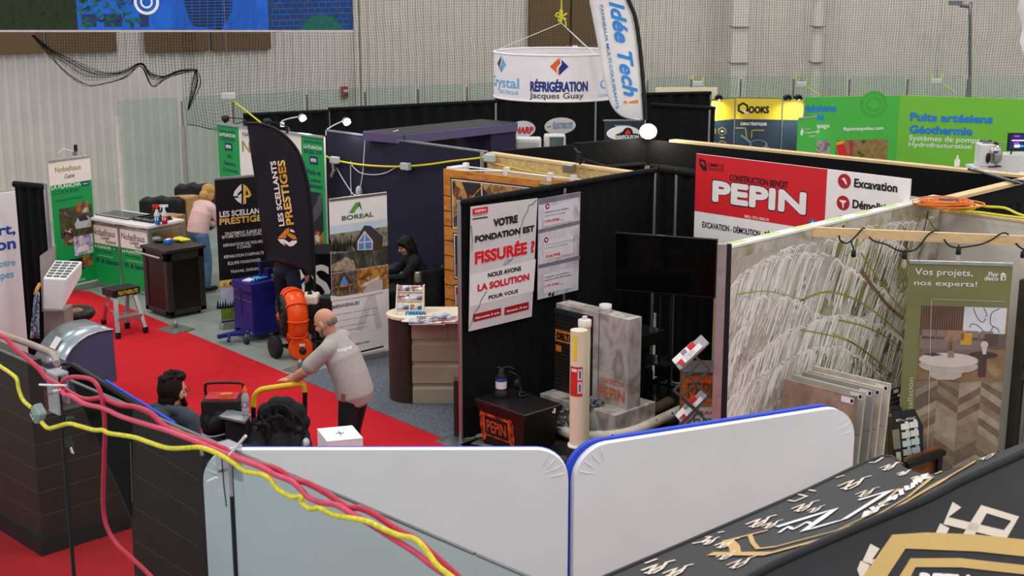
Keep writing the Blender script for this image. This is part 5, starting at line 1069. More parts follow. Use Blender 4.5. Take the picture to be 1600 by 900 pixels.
o_ = bb.obj('gravel'); tag(o_, 'grey gravel heaped at the foot of the concrete sample', 'gravel', kind='stuff')
# black tote bin with stencil
LH = .50; Lf, Fr, Rr_ = g(741.5, 622, LH), g(820, 649, LH), g(879.5, 631, LH); e1_, e2_ = Fr - Lf, Rr_ - Fr; rt = thing('storage_bin', 'black lidded bin with orange sprayed stencil on its front', 'bin', ((Lf + Rr_) / 2).xy.to_3d())
TOTE = M('tote_black', '#1a1514', .38, noise=.06)
cen = (Lf + Rr_) / 2
def quadat(f, z): return [V((cen.x + (p.x - cen.x) * f, cen.y + (p.y - cen.y) * f, z)) for p in (Lf, Fr, Rr_, Lf + e2_)]
bb = MB(); bb.loft([quadat(.80, .036), quadat(.93, LH - .05)], TOTE, True, False); bb.loft([quadat(.97, LH - .07), quadat(.97, LH - .04)], TOTE, True, False)
a_, c_ = quadat(.80, .03), quadat(.93, LH - .05); pf = Pl(a_[0], a_[1] - a_[0], c_[0] - a_[0]); W_ = (a_[1] - a_[0]).length; H_ = pf.v.dot(c_[0] - a_[0])
halo = M('spray_halo', '#b8481a', .8, noise=.6, scale=9); bb.uvrect(pf, W_ * .03, H_ * .24, W_ * .72, H_ * .82, halo, 2)
for k, (t, m) in enumerate(((0, halo),)):
    for j in range(14):
        uu, vv = W_ * (.02 + .71 * (j % 2) + rr.uniform(-.02, .02)), H_ * (.2 + .6 * j / 14); bb.add([pf.pt(uu + .035 * math.cos(i), vv + .05 * math.sin(i), 1.5 * LAY) for i in (0, 1, 2, 3, 4, 5)], [(0, 1, 2, 3, 4, 5)], halo)
bb.uvrect(pf, W_ * .08, H_ * .28, W_ * .66, H_ * .75, TOTE, 3); bb.uvtext(pf, 'PEPIN', W_ * .13, H_ * .36, W_ * .61, H_ * .66, STENC, 0, lay=4); bb.obj('bin_body', rt)
bb = MB(); bb.loft([quadat(1.0, LH - .04), quadat(1.0, LH - .005), quadat(.96, LH)], TOTE, True, False); bb.obj('lid', rt, bevel=.008)
bb = MB(); q = g(864, 644, LH - .07) - nf * .01; bb.box(q, (.05, .05, .05), WPL, .78); bb.obj('latch', rt)
# sump pump on the bin
q = g(783, 619, LH); rt = thing('sump_pump', 'black sump pump with a blue and white band on the bin lid', 'pump', q); PB = M('pump_black', '#101012', .5, noise=.1)
bb = MB(); bb.lathe(q, [(.08, 0), (.085, .05), (.06, .07), (.055, .09), (.055, .2), (.05, .23), (.035, .25), (.035, .29), (.02, .30)], PB, 20); bb.tube([q + V((0, 0, .29)), q + V((.06, -.05, .31)), q + V((.1, -.09, .28))], .01, PB, 6, 3); bb.tube([q + V((.0, 0, .30)), q + V((-.05, .02, .31))], .012, PB); bb.obj('pump_body', rt)
bb = MB(); bb.lathe(q, [(.057, .09), (.058, .17)], WPL, 20); bb.lathe(q, [(.0585, .165), (.0585, .2)], M('band_blue', '#2a4c8a', .4), 20); bb.obj('label_band', rt)
bb = MB(); bb.tube([q + V((.05, -.05, .26)), q + V((.14, -.1, .2)), q + V((.15, -.13, .06)), q + V((.1, -.16, .015)), q + V((.17, -.2, .015)), q + V((.2, -.13, .02)), q + V((.13, -.1, .03))], .012, PB, 8, 4); bb.ball(q + V((.12, -.1, .12)), (.035, .035, .06), PB); bb.obj('pump_cable', rt)
# dark table top with a glazed tray behind the concrete
c_ = g(1040, 515, .88); rt = thing('tray_table', 'black box table half hidden behind the concrete wall', 'table', (c_.x - .3, c_.y + .3, .012))
bb = MB(); bb.obox((c_.x - .55, c_.y, .74), (.55, 0, 0), (0, .5, 0), (0, 0, .14), BPL); bb.obj('tray', rt, bevel=.004)
bb = MB(); bb.obox((c_.x - .52, c_.y + .03, .881), (.49, 0, 0), (0, .44, 0), (0, 0, .004), M('tray_glass', '#1b211f', .15, spec=.6)); bb.obj('glass_top', rt)
bb = MB(); bb.obox((c_.x - .4, c_.y + .15, .012), (.25, 0, 0), (0, .2, 0), (0, 0, .73), BPL); bb.obj('pedestal', rt)
bb = MB(); q = g(1006, 618, 0.012); bb.box(q, (.2, .18, .32), BPL, .78); bb.box(q + V((-.02, -.02, .34)), (.1, .05, .05), M('tag_cream', '#c9b98c', .6), -.78); bb.thing('black_case', 'small black case with a pale tag beside the concrete wall', 'case', bevel=.01)
# scissor brochure rack and stencilled crate
cr = fl(1093, 13.35); rt = thing('stencilled_crate', 'plywood crate with orange stencil behind the folding brochure stand', 'crate', cr); bb = MB(); PLY = MR('plywood_orange', ['#a5641f', '#c07c30', '#8f5518'], 5, .7, (1, 1, 6)); bb.obox(cr - RT * .17 + V((0, 0, .01)), RT * .42, nf * .38, (0, 0, .74), PLY); pc = Pl(cr - RT * .17, RT)
bb.uvrect(pc, 0, .45, .42, .73, STENC, 1); bb.uvtext(pc, 'PEPIN', .03, .50, .40, .66, M('crate_brown', '#6b3d14', .7), .01, lay=2); bb.uvrect(pc, .06, .02, .42, .40, M('crate_notice', '#d8d2cc', .6), 1)
for k, t in enumerate(('DRAIN', 'PUITS', 'SOLUTION', 'GARANTIE')): bb.uvtext(pc, t, .1, .32 - .08 * k, .34, .36 - .08 * k, INK if k % 2 else REDP, .01, lay=2)
bb.obj('crate_body', rt); bb = MB(); bb.obox(cr - RT * .19 - nf * .02 + V((0, 0, .75)), RT * .46, nf * .42, (0, 0, .03), M('crate_lid', '#4c4a48', .6)); bb.obj('lid', rt, bevel=.004)
rt = thing('brochure_stand', 'grey folding scissor brochure stand by the aluminium pole', 'stand', fl(1082, 12.9)); GB = M('rack_grey', '#6f6a6a', .4, .5)
A = lambda x, y, D=12.85: atD(x, y, D); off = nf * .2 + V((0, 0, 0))
bars = [((1062, 577.6), (1110, 620)), ((1086, 557), (1109, 577)), ((1109, 576.5), (1064, 622)), ((1093, 567), (1053, 610)), ((1053, 610), (1099, 649)), ((1064, 622), (1112, 664)), ((1108, 618), (1062, 664)), ((1066, 663), (1078, 678)), ((1090, 645), (1066, 672))]
for D_ in (12.78, 12.95):
    for p_, q_ in bars:
        bb = MB(); bb.bar(A(*p_, D_), A(*q_, D_), .022, .012, GB, nf); bb.obj('scissor_bar', rt)
for x in (1062, 1105):
    bb = MB(); q = A(x, 672, 12.85); bb.bar((q.x, q.y, .012), q, .02, .02, GB); bb.obj('foot', rt)
for k, (a4, lab) in enumerate(((((1049.6, 563.6), (1062, 577.6), (1107, 535), (1095, 522.4)), 'upper'), (((1055, 650), (1066, 663), (1108, 618), (1097, 606)), 'lower'))):
    pts = [A(*a4[0], 12.98), A(*a4[1], 12.78), A(*a4[2], 12.78), A(*a4[3], 12.98)]; nn = (pts[1] - pts[0]).cross(pts[2] - pts[1]).normalized(); nn = nn if nn.z > 0 else -nn
    bb = MB(); bb.prism([p_ - nn * .02 for p_ in pts], nn * .015, M('tray_clear', '#a9a7aa', .3)); bb.obj('tray', rt)
    bb = MB(); f = lambda s_, t_, h: pts[0].lerp(pts[3], t_).lerp(pts[1].lerp(pts[2], t_), s_) + nn * h
    for (s0, s1, t0, t1, h, m) in ((.03, .5, .02, .72, .012, WHITE), (.5, .97, .1, .82, .008, WHITE), (.05, .5, .52, .72, .013, REDP), (.5, .97, .1, .22, .009, REDP), (.08, .45, .3, .45, .013, M('leaflet_grey', '#8b8790', .5, noise=.3, scale=40)), (.55, .9, .3, .6, .009, M('leaflet_pale', '#d0ccd0', .5, noise=.2, scale=40))):
        bb.prism([f(s0, t0, 0), f(s1, t0, 0), f(s1, t1, 0), f(s0, t1, 0)], nn * h, m)
    bb.thing('leaflet_pile', 'red and white leaflets in the ' + lab + ' tray of the folding stand', 'leaflets', 'leaflets on the folding stand')
bb = MB(); p = fl(1112, 11.0); zt = atD(1118, 381, 11.0).z; bb.bar((p.x, p.y, .012), (p.x, p.y, zt), .07, .05, M('worn_alu', '#b9a8a0', .35, .7, noise=.08), nf); bb.bar(V((p.x, p.y, .012)) + RT * .07, V((p.x, p.y, zt)) + RT * .05, .05, .04, BPL, nf); bb.thing('drape_pole', 'aluminium pole with a black edge left of the grass picture wall', 'pole')
yG = 6.62; xG = onY(1142, 385, yG).x; hG = onY(1142, 385, yG).z; XE = onY(1464, 400, yG).x
# ================================================================ black headers behind the red sign
rt = thing('header_frame', 'black cloth header frame with pine cap boards behind the red sign', 'header', (14.2, 12.6, 0)); CAPZ = 2.44
bb = MB(); HA, HB, HE = V((12.5, 12.66, 0)), V((14.68, 12.06, 0)), V((15.01, 6.7, 0)); bb.obox(HA + V((0, 0, 2.1)), HB - HA, V((0, .05, 0)), (0, 0, .33), DRAPE); bb.obj('left_fascia', rt)
bb = MB(); bb.obox(HB + V((0, 0, 2.08)), V((.05, 0, 0)), HE - HB, (0, 0, .35), DRAPE); bb.obj('right_fascia', rt)
bb = MB(); bb.obox(HB.lerp(HE, .07) + V((0, 0, 2.43)), V((.14, 0, 0)), (HE - HB) * .93, (0, 0, .03), PINE); bb.obj('cap_board', rt)
bb = MB(); bb.obox(HA.lerp(HB, .5) + V((0, 0, 2.43)), (HB - HA) * .52, V((0, .1, 0)), (0, 0, .02), DRAPE); bb.obj('cap_cloth', rt)
for x, y in ((12.52, 12.69), (14.73, 12.09), (15.04, 6.7)):
    bb = MB(); bb.bar((x, y, .006), (x, y, 2.08), .06, .06, PINE); bb.obj('post', rt)
drape_wall('drape_wall', 'black drape below the left header behind the pale fence', (12.52, 12.62), (14.62, 12.04), 2.1, poles=(), amp=.02, seed=31)
drape_wall('drape_wall', 'black drape below the right header behind the red sign', (14.66, 11.95), (14.84, 8.9), 2.08, poles=(), amp=.02, seed=32)
HALO = M('floodlight_glow', '#fff3dc', .4, noise=0, emit=9.0)
q = g(1012, 222, 2.47); q = V((14.8, 11.85, 2.46)); c = atD(1012.5, 205, q.dot(nf)); rt = thing('floodlight', 'round glowing floodlight standing on the black header corner', 'lamp', q)
bb = MB(); ax = -nf; bb.lathe(c, [(.105, 0), (.11, .02), (.09, -.06), (.03, -.1)], BPL, 20, ax); bb.bar(V((c.x, c.y, 2.462)), c - V((0, 0, .08)), .02, .02, BPL); bb.box((c.x, c.y, 2.462), (.2, .05, .02), BPL, -.78); bb.obj('lamp_body', rt)
bb = MB(); bb.ball(c - nf * .03, (.118, .118, .105), HALO); bb.obj('glowing_lens', rt)
l = bpy.data.lights.new('floodlight_light', 'POINT'); l.energy = 25; l.color = (1, .93, .8); l.shadow_soft_size = .1; lo = bpy.data.objects.new('floodlight_light', l); COL.objects.link(lo); lo.parent = rt; lo.location = c - nf * .2 - q
# side wall running back behind the orange cord coil
rt = thing('header_frame', 'pine capped black header running back behind the orange cord coil', 'header', (13.7, 6.72, 0))
bb = MB(); bb.obox((XE + .1, 6.66, 2.42), (2.4, 0, 0), (0, .13, 0), (0, 0, .035), PINE); bb.obj('cap_board', rt)
bb = MB(); bb.obox((XE + .1, 6.70, 2.2), (2.4, 0, 0), (0, .05, 0), (0, 0, .22), DRAPE); bb.obj('fascia', rt)
bb = MB(); bb.cloth((XE + .1, 6.72), (15.0, 6.72), .02, 2.2, DRAPE, .02, .2, 33); bb.obj('drape_cloth', rt)
bb = MB(); p_, q_ = onY(1510, 262, 6.74), V((14.85, 6.72, 2.47)); bb.tube([g(1513, 264, 2.47), g(1590, 286, 2.48)], .012, BPL); bb.tube([g(1522, 264, 2.47), g(1597, 287, 2.48)], .01, STEEL); q_ = g(1592, 287, 2.45); bb.box(q_, (.1, .1, .04), BPL, .2); bb.thing('lamp_pole', 'thin dark double lamp arm lying over the header at the right edge', 'lamp arm')
# ================================================================ big grass picture wall
GR1 = MR('grass_print_ground', ['#7a764f', '#94916a', '#b0a58f', '#c9bdb2', '#bfb3a9', '#8f8a66'], 1.4, .55, (1, 1, 1), 4, dist=1.2, lo=.32, hi=.68)
pl = Pl((xG, yG, 0), (1, 0, 0)); rt = thing('grass_mural_wall', 'tall wall printed with pale feathery grasses', 'display wall', (11, yG, 0)); L = XE - xG
bb = MB(); bb.obox((xG, yG, .01), (L, 0, 0), (0, .09, 0), (0, 0, hG - .02), GR1)
PL_ = [M('plume_cream', '#e6ddd4', .6, noise=.05), M('plume_pale', '#d6cbc2', .6, noise=.05), M('plume_mauve', '#bcaea7', .6, noise=.05), M('plume_white', '#f2ece6', .6, noise=.03)]
OL = [M('blade_olive', '#8b9440', .6, noise=.1), M('blade_dark', '#3f3f2c', .6, noise=.1), M('blade_lime', '#a3a95c', .6, noise=.1)]
rr = random.Random(21)
def uvline(P, w0, w1, m, lay):
    P = crom([V((x, y, 0)) for x, y in P], 4); vs = []; n_ = len(P)
    for i in range(n_):
        d = (P[min(i + 1, n_ - 1)] - P[max(i - 1, 0)]).normalized(); q = V((-d.y, d.x, 0)); ww = (w0 + (w1 - w0) * i / (n_ - 1)) / 2
        for e in (-1, 1):
            s_ = P[i] + q * ww * e; vs.append(pl.pt(min(max(s_.x, 0), L), min(max(s_.y, .02), hG - .02), lay * LAY * .25 + .0005))
    bb.add(vs, [(2 * i, 2 * i + 1, 2 * i + 3, 2 * i + 2) for i in range(n_ - 1)], m)
for k in range(90):
    u, v = rr.uniform(.0, L), rr.uniform(.1, 2.35); r = rr.uniform(.05, .2); m = rr.choice([M('blur_olive', '#7c7a48', .6, noise=.15, scale=4), M('blur_brown', '#655a48', .6, noise=.15, scale=4)]) if u > 1.3 else M('blur_beige', '#b3a698', .6, noise=.12, scale=4)
    if u < 1.3: r *= 1.6
    bb.add([pl.pt(min(max(u + r * math.cos(t * .52) * (1 + .15 * math.sin(t * 2)), 0), L), min(max(v + r * 1.6 * math.sin(t * .52), .02), 2.4), LAY * .3 + 2e-6 * k) for t in range(12)], [tuple(range(12))], m)
for k in range(700):
    u, v = rr.uniform(.05, L), rr.uniform(.15, 2.4); s_ = rr.uniform(.2, .55); t = rr.uniform(-.15, .5)
    uvline([(u, v), (u - s_ * (.25 + t) * .6, v - s_ * .4), (u - s_ * (.35 + t), v - s_)], .006, rr.uniform(.004, .014), rr.choice(PL_[:3] + ([OL[1], OL[0], PL_[2]] if u > 1.5 else [PL_[1], PL_[0]])), 1.5)
def plume(P, n_, ln, drop, lay, cols, w=.014):
    C_ = crom([V((*pl.uv(x, y), 0)) for x, y in P], 8)
    uvline([(c.x, c.y) for c in C_[::4]], .012, .006, rr.choice(PL_[1:3]), lay)
    for k in range(n_):
        i = rr.randrange(len(C_) - 1); c = C_[i]; d = (C_[i + 1] - c).normalized(); s_ = rr.uniform(.5, 1) * ln; q = V((d.x * .5 - .35, d.y * .4 - drop, 0)).normalized()
        a_ = (c.x, c.y); b_ = (c.x + (d.x * .6 + q.x * .3) * s_ * .4 + rr.uniform(-.02, .02), c.y + (d.y * .6 + .1) * s_ * .4); e_ = (c.x + q.x * s_ + rr.uniform(-.05, .05), c.y + q.y * s_ + rr.uniform(-.05, .05))
        uvline([a_, b_, e_], w * .5, w * rr.uniform(.5, 1.2), rr.choice(cols), lay + .3 * rr.random())
light = [PL_[0], PL_[0], PL_[3], PL_[1], PL_[2]]
plume([(1420, 395), (1370, 372), (1320, 375), (1270, 385), (1215, 400), (1160, 440)], 90, .55, .9, 2, light, .02)
plume([(1400, 470), (1330, 425), (1290, 405), (1230, 405), (1180, 420), (1148, 450)], 170, .6, .9, 3, light, .02)
plume([(1440, 560), (1390, 520), (1330, 500), (1280, 505), (1220, 530), (1160, 585)], 150, .55, .9, 4, light, .02)
plume([(1390, 600), (1340, 560), (1300, 545), (1240, 560), (1190, 600), (1150, 650)], 130, .45, .9, 4, light, .02)
plume([(1380, 470), (1350, 500), (1290, 500), (1230, 470), (1160, 470)], 110, .5, .9, 3, light, .018)
plume([(1300, 610), (1230, 625), (1180, 660), (1140, 720)], 120, .45, .9, 4, light, .02)
plume([(1260, 660), (1200, 690), (1150, 740)], 100, .4, .9, 4, light, .02)
plume([(1180, 500), (1160, 520), (1148, 560)], 130, .5, .8, 5, light, .022)
plume([(1240, 560), (1190, 590), (1150, 620)], 110, .4, .8, 5, light, .022)
plume([(1460, 340), (1440, 350), (1400, 352), (1350, 360)], 60, .5, .8, 2, light, .016)
plume([(1330, 560), (1370, 575), (1395, 600), (1400, 625)], 70, .2, .9, 5, [PL_[2], PL_[1], OL[1]], .014)
for P, w, m in (([(1250, 470), (1290, 456), (1330, 465), (1370, 490), (1410, 525)], .022, OL[0]), ([(1310, 500), (1350, 510), (1390, 530), (1420, 560)], .02, OL[0]), ([(1345, 395), (1375, 440), (1410, 485)], .02, OL[0]), ([(1440, 335), (1420, 390), (1395, 470), (1380, 510)], .02, OL[2]), ([(1430, 440), (1400, 480), (1370, 530)], .018, OL[0]),
        ([(1380, 345), (1350, 375), (1320, 400)], .025, OL[2]), ([(1300, 520), (1340, 540), (1385, 575)], .02, OL[2]), ([(1250, 515), (1330, 535), (1400, 590)], .014, OL[0]), ([(1150, 460), (1200, 455), (1260, 470)], .014, OL[2]), ([(1345, 422), (1365, 450), (1390, 480), (1412, 498)], .05, M('reed_brown', '#7d5a48', .6)), ([(1450, 330), (1440, 380), (1432, 410)], .02, OL[1]), ([(1445, 335), (1462, 360), (1470, 380)], .02, OL[0])):
    uvline([pl.uv(x, y) for x, y in P], w, w * .5, m, 7)
bb.obj('printed_face', rt)
bb = MB(); bb.obox((xG - .01, yG - .012, hG - .015), (L + .02, 0, 0), (0, .11, 0), (0, 0, .02), M('edge_white', '#e9e6dc', .6))
for k in range(6): bb.obox((xG + .02 + .5 * k, yG + .03, hG + .005), (.25, 0, 0), (0, .06, 0), (0, 0, .003), M('edge_tape_green', '#b7d884', .6))
bb.obj('top_edge', rt)
bb = MB(); bb.obox((xG - .02, yG - .005, .01), (.02, 0, 0), (0, .1, 0), (0, 0, hG - .02), M('mural_edge', '#c9beb4', .6, noise=.1)); bb.obj('end_edge', rt)
# pale back wall of the flooring booth
PW = M('pale_wall_panel', '#d3cec4', .6, noise=.03, scale=1.5); z_ = onX(1464, 331, XE + .01).z
rt = thing('partition_wall', 'pale grey wall behind the olive roll-up banner', 'partition', (12.6, 5, 0)); bb = MB(); bb.obox((XE + .01, 6.71, .01), (.06, 0, 0), (0, -3.5, 0), (0, 0, z_), PW); bb.obj('panel', rt)
bb = MB(); bb.obox((XE, 6.71, z_ + .01), (.08, 0, 0), (0, -3.5, 0), (0, 0, .02), PINE); bb.obj('top_trim', rt)
# orange cord coil and yellow cords
ORC = M('orange_cord', '#e07a33', .5, noise=.06); rr = random.Random(2); qc = V((12.5, 6.55, z_ + .05)); qc = g(1480, 323, 2.48)
rt = thing('cord_coil', 'coiled orange extension cord lying on top of the grass wall corner', 'cord', qc)
bb = MB(); pts = []
for k in range(15 * 14):
    t = k / 14 * 2 * math.pi; w_ = k / (15 * 14); r = .17 + .07 * math.sin(t * .37) + .03 * math.sin(t * .9); e = 1.15 + .25 * math.sin(t * .21)
    pts.append(qc + RT * (math.cos(t) * r * e) + nf * (math.sin(t) * r * .9) + V((0, 0, .012 + .05 * w_ + .012 * math.sin(t * .5))))
bb.tube(pts, .009, ORC, 6); bb.obj('cord_loops', rt)
bb = MB(); bb.bar(qc - RT * .08 + V((0, 0, .07)), qc + RT * .1 + V((0, 0, .07)), .05, .03, STEEL); bb.obj('plug', rt)
bb = MB(); q = g(1513, 327, 2.47); Y2 = M('yellow_plug', '#e8c72a', .5); bb.ball(q + V((0, 0, .02)), (.06, .05, .04), Y2); 
for P in ([(1513, 325), (1522, 321), (1545, 323), (1570, 325), (1590, 334), (1610, 340)], [(1500, 330), (1530, 332), (1560, 336), (1600, 341), (1620, 343)], [(1478, 331), (1495, 329), (1508, 328)], [(1513, 326), (1519, 320), (1528, 321), (1520, 327)]): bb.tube([g(x, y, 2.46) for x, y in P], .013, YCORD if P[0][0] > 1490 else Y2, 8, 4)
bb.thing('yellow_cable', 'yellow cord with plug beside the orange coil', 'cord')
# beam with festoon lights
bA, bB = g(1245, 361, 2.47), g(1625, 377, 2.47); u = (bB - bA).normalized(); n = V((-u.y, u.x, 0)); bb = MB(); bb.bar(bA, bB, .045, .085, PINE); bb.thing('pine_beam', 'pine beam laid across the flooring booth holding string lights', 'beam')
CLR = MG('bulb_glass', (.93, .88, .76), .12, .03, .8); FIL = M('filament', '#d9b25a', .4, noise=0)
sk = [(1334, 391, 1334, 411), (1414, 394, 1414, 421), (1498, 387, 1497, 411), (1599, 392, 1593, 416)]
rt0 = thing('festoon_string', 'black festoon light string looped over the pine beam', 'string lights', bA); off = -n * .03 if n.dot(CAMP - bA) < 0 else n * .03
DB_ = lambda x: (bA.lerp(bB, (x - 1245) / 380)).dot(nf) - .05
bb = MB()
for P in ([(1311, 368), (1313, 376), (1322, 380), (1330, 376), (1340, 366), (1348, 357), (1352, 357)], [(1358, 370), (1366, 377), (1385, 382), (1402, 391), (1416, 393), (1430, 390), (1440, 380), (1450, 367), (1460, 361), (1468, 361)], [(1475, 374), (1482, 383), (1495, 387), (1515, 385), (1535, 381), (1552, 373), (1562, 366), (1570, 364), (1576, 367)], [(1587, 380), (1593, 386), (1605, 393)]):
    bb.tube([atD(x, y, DB_(x)) for x, y in P], .008, BPL, 6, 4)
for x, y, x2, y2 in sk: bb.tube([atD(x - (4 if x == 1334 else 0), y - 14 if x == 1334 else y - 4, DB_(x)), atD(x, y, DB_(x))], .007, BPL, 6)
bb.obj('cable', rt0)
for i, (x, y, x2, y2) in enumerate(sk):
    p_, q_ = atD(x, y, DB_(x)), atD(x2, y2, DB_(x)); d = V((0, 0, -1)); bb = MB(); bb.lathe(p_, [(.012, 0), (.021, .01), (.023, .055), (.019, .06)], BPL, 14, d); s_ = bb.obj('socket', rt0)
    bb = MB(); bb.lathe(p_ + d * .06, [(.014, 0), (.02, .025), (.025, .05), (.02, .075), (.006, .088)], CLR, 16, d); bb.tube([p_ + d * .06, p_ + d * .09, p_ + d * .115], .003, FIL, 5); bb.obj('bulb', s_)
bb = MB(); q = g(1316.5, 352, 2.46); bb.bar(q, q + V((0, 0, .05)) - RT * .03, .03, .04, Y2); bb.bar(q - V((0, 0, .02)), q, .03, .03, BPL); bb.thing('cord_plug', 'yellow and black plug on the grass wall top edge', 'plug', bevel=.005)
# ================================================================ olive roll-up
OLV = M('olive_print', '#807e52', .5, noise=.03, scale=3); WPR = MR('photo_slats', ['#6a4d40', '#8a6a5a'], 3, .6); FLR = MR('photo_parquet', ['#6a4a38', '#9a7a5c', '#8a6a4e', '#b0946e'], 3, .5, (1, 1, 1), 8)
def p_olive(bb, pl):
    W_, H = pl.W, pl.H; bb.uvrect(pl, 0, .08, W_, H - .025, OLV, 1)
    bb.qtext(pl, 'Vos projets,', (1429, 432), (1520.5, 421.5), WHITE, -.012); bb.qtext(pl, 'nos experts!', (1428, 447.5), (1527, 440), WHITE, -.012)
    bb.qtext(pl, 'Flor', (1544, 432), (1560.5, 425), WHITE, .02); bb.qtext(pl, 'deco', (1537.5, 438), (1560, 431.5), WHITE, .02); bb.qpoly(pl, [(1562, 430), (1567, 425), (1573, 430)], WHITE, 3); bb.qrect(pl, (1563, 438), (1572, 431), WHITE, 3); bb.qrect(pl, (1566, 437), (1570, 432.5), OLV, 4)
    ul = pl.uv(1440, 480)[0]; vt = pl.uv(1440, 477)[1]; u1 = W_; bb.uvrect(pl, ul, .09, u1, vt, FLR, 2)
    um = pl.uv(1507, 480)[0]; vs = pl.uv(1440, 519)[1]; bb.uvrect(pl, ul, vs, um, vt, WPR, 3)
    for k in range(18): bb.uvrect(pl, ul + (um - ul) * k / 18, vs, ul + (um - ul) * (k + .35) / 18, vt, M('slat_gap', '#553a30', .6), 4)
    bb.uvrect(pl, um, pl.uv(1507, 523)[1], u1 - .02, vt, M('art_white', '#dedbe2', .5), 3)
    for P in ([(1521, 481), (1524, 490), (1530, 500), (1536, 503), (1540, 497)], [(1537, 481), (1540, 487), (1542, 492), (1539, 494)], [(1562, 482), (1550, 488), (1547, 500), (1549, 508), (1558, 513), (1562, 520)], [(1515, 512), (1518, 506), (1527, 508), (1538, 518), (1545, 520), (1552, 510)]): bb.qline(pl, P, .006, INK, 4, sm=4)
    SO = M('photo_sofa', '#8d7670', .6, noise=.06); SOD = M('photo_sofa_dark', '#6f5c58', .6, noise=.06)
    vb = pl.uv(1440, 560)[1]; bb.uvrect(pl, ul, vb + .12, u1 - .01, vs + .01, SOD, 5); bb.uvrect(pl, ul, vb + .1, u1 - .2, vb + .22, SO, 6)
    for k in range(5): bb.uvrect(pl, ul + .02 + .13 * k, vs - .06, ul + .14 + .13 * k, vs + .03, SO, 6)
    bb.uvrect(pl, ul + .02, vb + .02, u1 - .25, vb + .10, M('photo_sofa_skirt', '#7d6964', .6), 6)
    for q_, m in (((1500, 538, 1519, 520), M('cushion_mustard', '#d7a23a', .6)), ((1537, 540, 1560, 522), M('cushion_brown', '#5c4c46', .6)), ((1479, 530, 1507, 516), M('cushion_tan', '#a9826a', .6))): bb.qrect(pl, (q_[0], q_[1]), (q_[2], q_[3]), m, 7)
    TBL = M('photo_table', '#d9c9c0', .5, noise=.03); TB2 = M('photo_table_side', '#c4b2a8', .5)
    bb.qdisc(pl, (1481.5, 571), .27, TB2, 7, ry=.075); bb.qdisc(pl, (1481.5, 562), .27, TBL, 8, ry=.07); bb.qpoly(pl, [(1452, 577), (1503, 577), (1502, 588), (1490, 593), (1465, 593), (1453, 588)], TB2, 6)
    bb.qpoly(pl, [(1443, 553), (1458, 550), (1472, 554), (1456, 556)], M('magazine', '#4a4048', .5), 9)
    bb.qpoly(pl, [(1481, 547), (1490, 547), (1491, 558), (1480, 558)], M('photo_vase', '#9a8478', .4), 9)
    for k in range(12): bb.qline(pl, [(1485, 547), (1476 + 1.7 * k, 520 + abs(k - 6) * 1.2)], .012, M('photo_pampas', '#b08a68', .6), 9)
    bb.qdisc(pl, (1536, 554), .13, M('side_table_dark', '#53403a', .5), 8, ry=.03); bb.qrect(pl, (1528, 588), (1542, 556), M('side_table_dark', '#53403a', .5), 7)
    bb.qdisc(pl, (1537.5, 538), .035, TBL, 10); bb.qpoly(pl, [(1533, 543), (1542, 543), (1540, 553), (1535, 553)], TBL, 10)
    CH = [M('parquet_a', '#8f7a66', .5, noise=.15), M('parquet_b', '#a89580', .5, noise=.15), M('parquet_c', '#786353', .5, noise=.15), M('parquet_d', '#9c8870', .5, noise=.15)]
    vf = pl.uv(1440, 592)[1]; rr = random.Random(4); stepv = .075
    for col in range(4):
        ua, ub = ul + (u1 - ul) * col * .25, ul + (u1 - ul) * (col * .25 + .25)
        for k in range(-5, 16):
            s_ = .13 if col % 2 == 0 else -.13; v = .05 + k * stepv; mx = lambda x: min(max(x, .09), vf)
            q_ = [(ua, mx(v + (0 if s_ > 0 else .13))), (ub, mx(v + (.13 if s_ > 0 else 0))), (ub, mx(v + stepv + (.13 if s_ > 0 else 0))), (ua, mx(v + stepv + (0 if s_ > 0 else .13)))]
            bb.add([pl.pt(a_, b_, 4 * LAY) for a_, b_ in q_], [(0, 1, 2, 3)], rr.choice(CH))
    bb.qline(pl, [(1457, 467), (1571, 471)], .003, PALE, 3); bb.qline(pl, [(1455, 467), (1449, 700)], .003, PALE, 11)
    bb.qtextq(pl, 'installation', (1425, 655), (1427, 590), (1417, 655), M('olive_text', '#c9c6a8', .5), -.01)
rollup('rollup_banner', 'olive roll-up banner with a living room photo in the flooring booth', (1421, 406.5), (1583, 411), 2.12, p_olive, back=OLV)
# ================================================================ tile and mosaic sample boards
TIL = [MR('tile_brown_wood', ['#7d6656', '#a08a78', '#6e5848', '#b39c88'], 3, .5, (1, 1, .5)), MR('tile_sage', ['#a3a294', '#b8b5a6'], 3, .5), MR('tile_grey', ['#8d8a86', '#a5a19c'], 3, .5), MR('tile_travertine', ['#b5a794', '#cbbfae', '#9d8e7a'], 4, .5), MR('tile_cream', ['#b9b2a4', '#cfc8ba', '#a49c8c'], 3, .5)]
EDG = M('board_edge', '#6b5f55', .7); tops = [((1225, 592), (1338, 622)), ((1237, 585.5), (1351, 617)), ((1253, 581), (1366, 610.5)), ((1262, 579), (1378, 606)), ((1271, 572), (1391, 600))]
labs = ['brown wood-look tile sample board, frontmost of the leaning row', 'sage grey tile sample board, second in the leaning row', 'plain grey tile sample board, third in the leaning row', 'beige travertine tile sample board, fourth in the leaning row', 'cream tile sample board, rearmost of the leaning row']
bxs = []
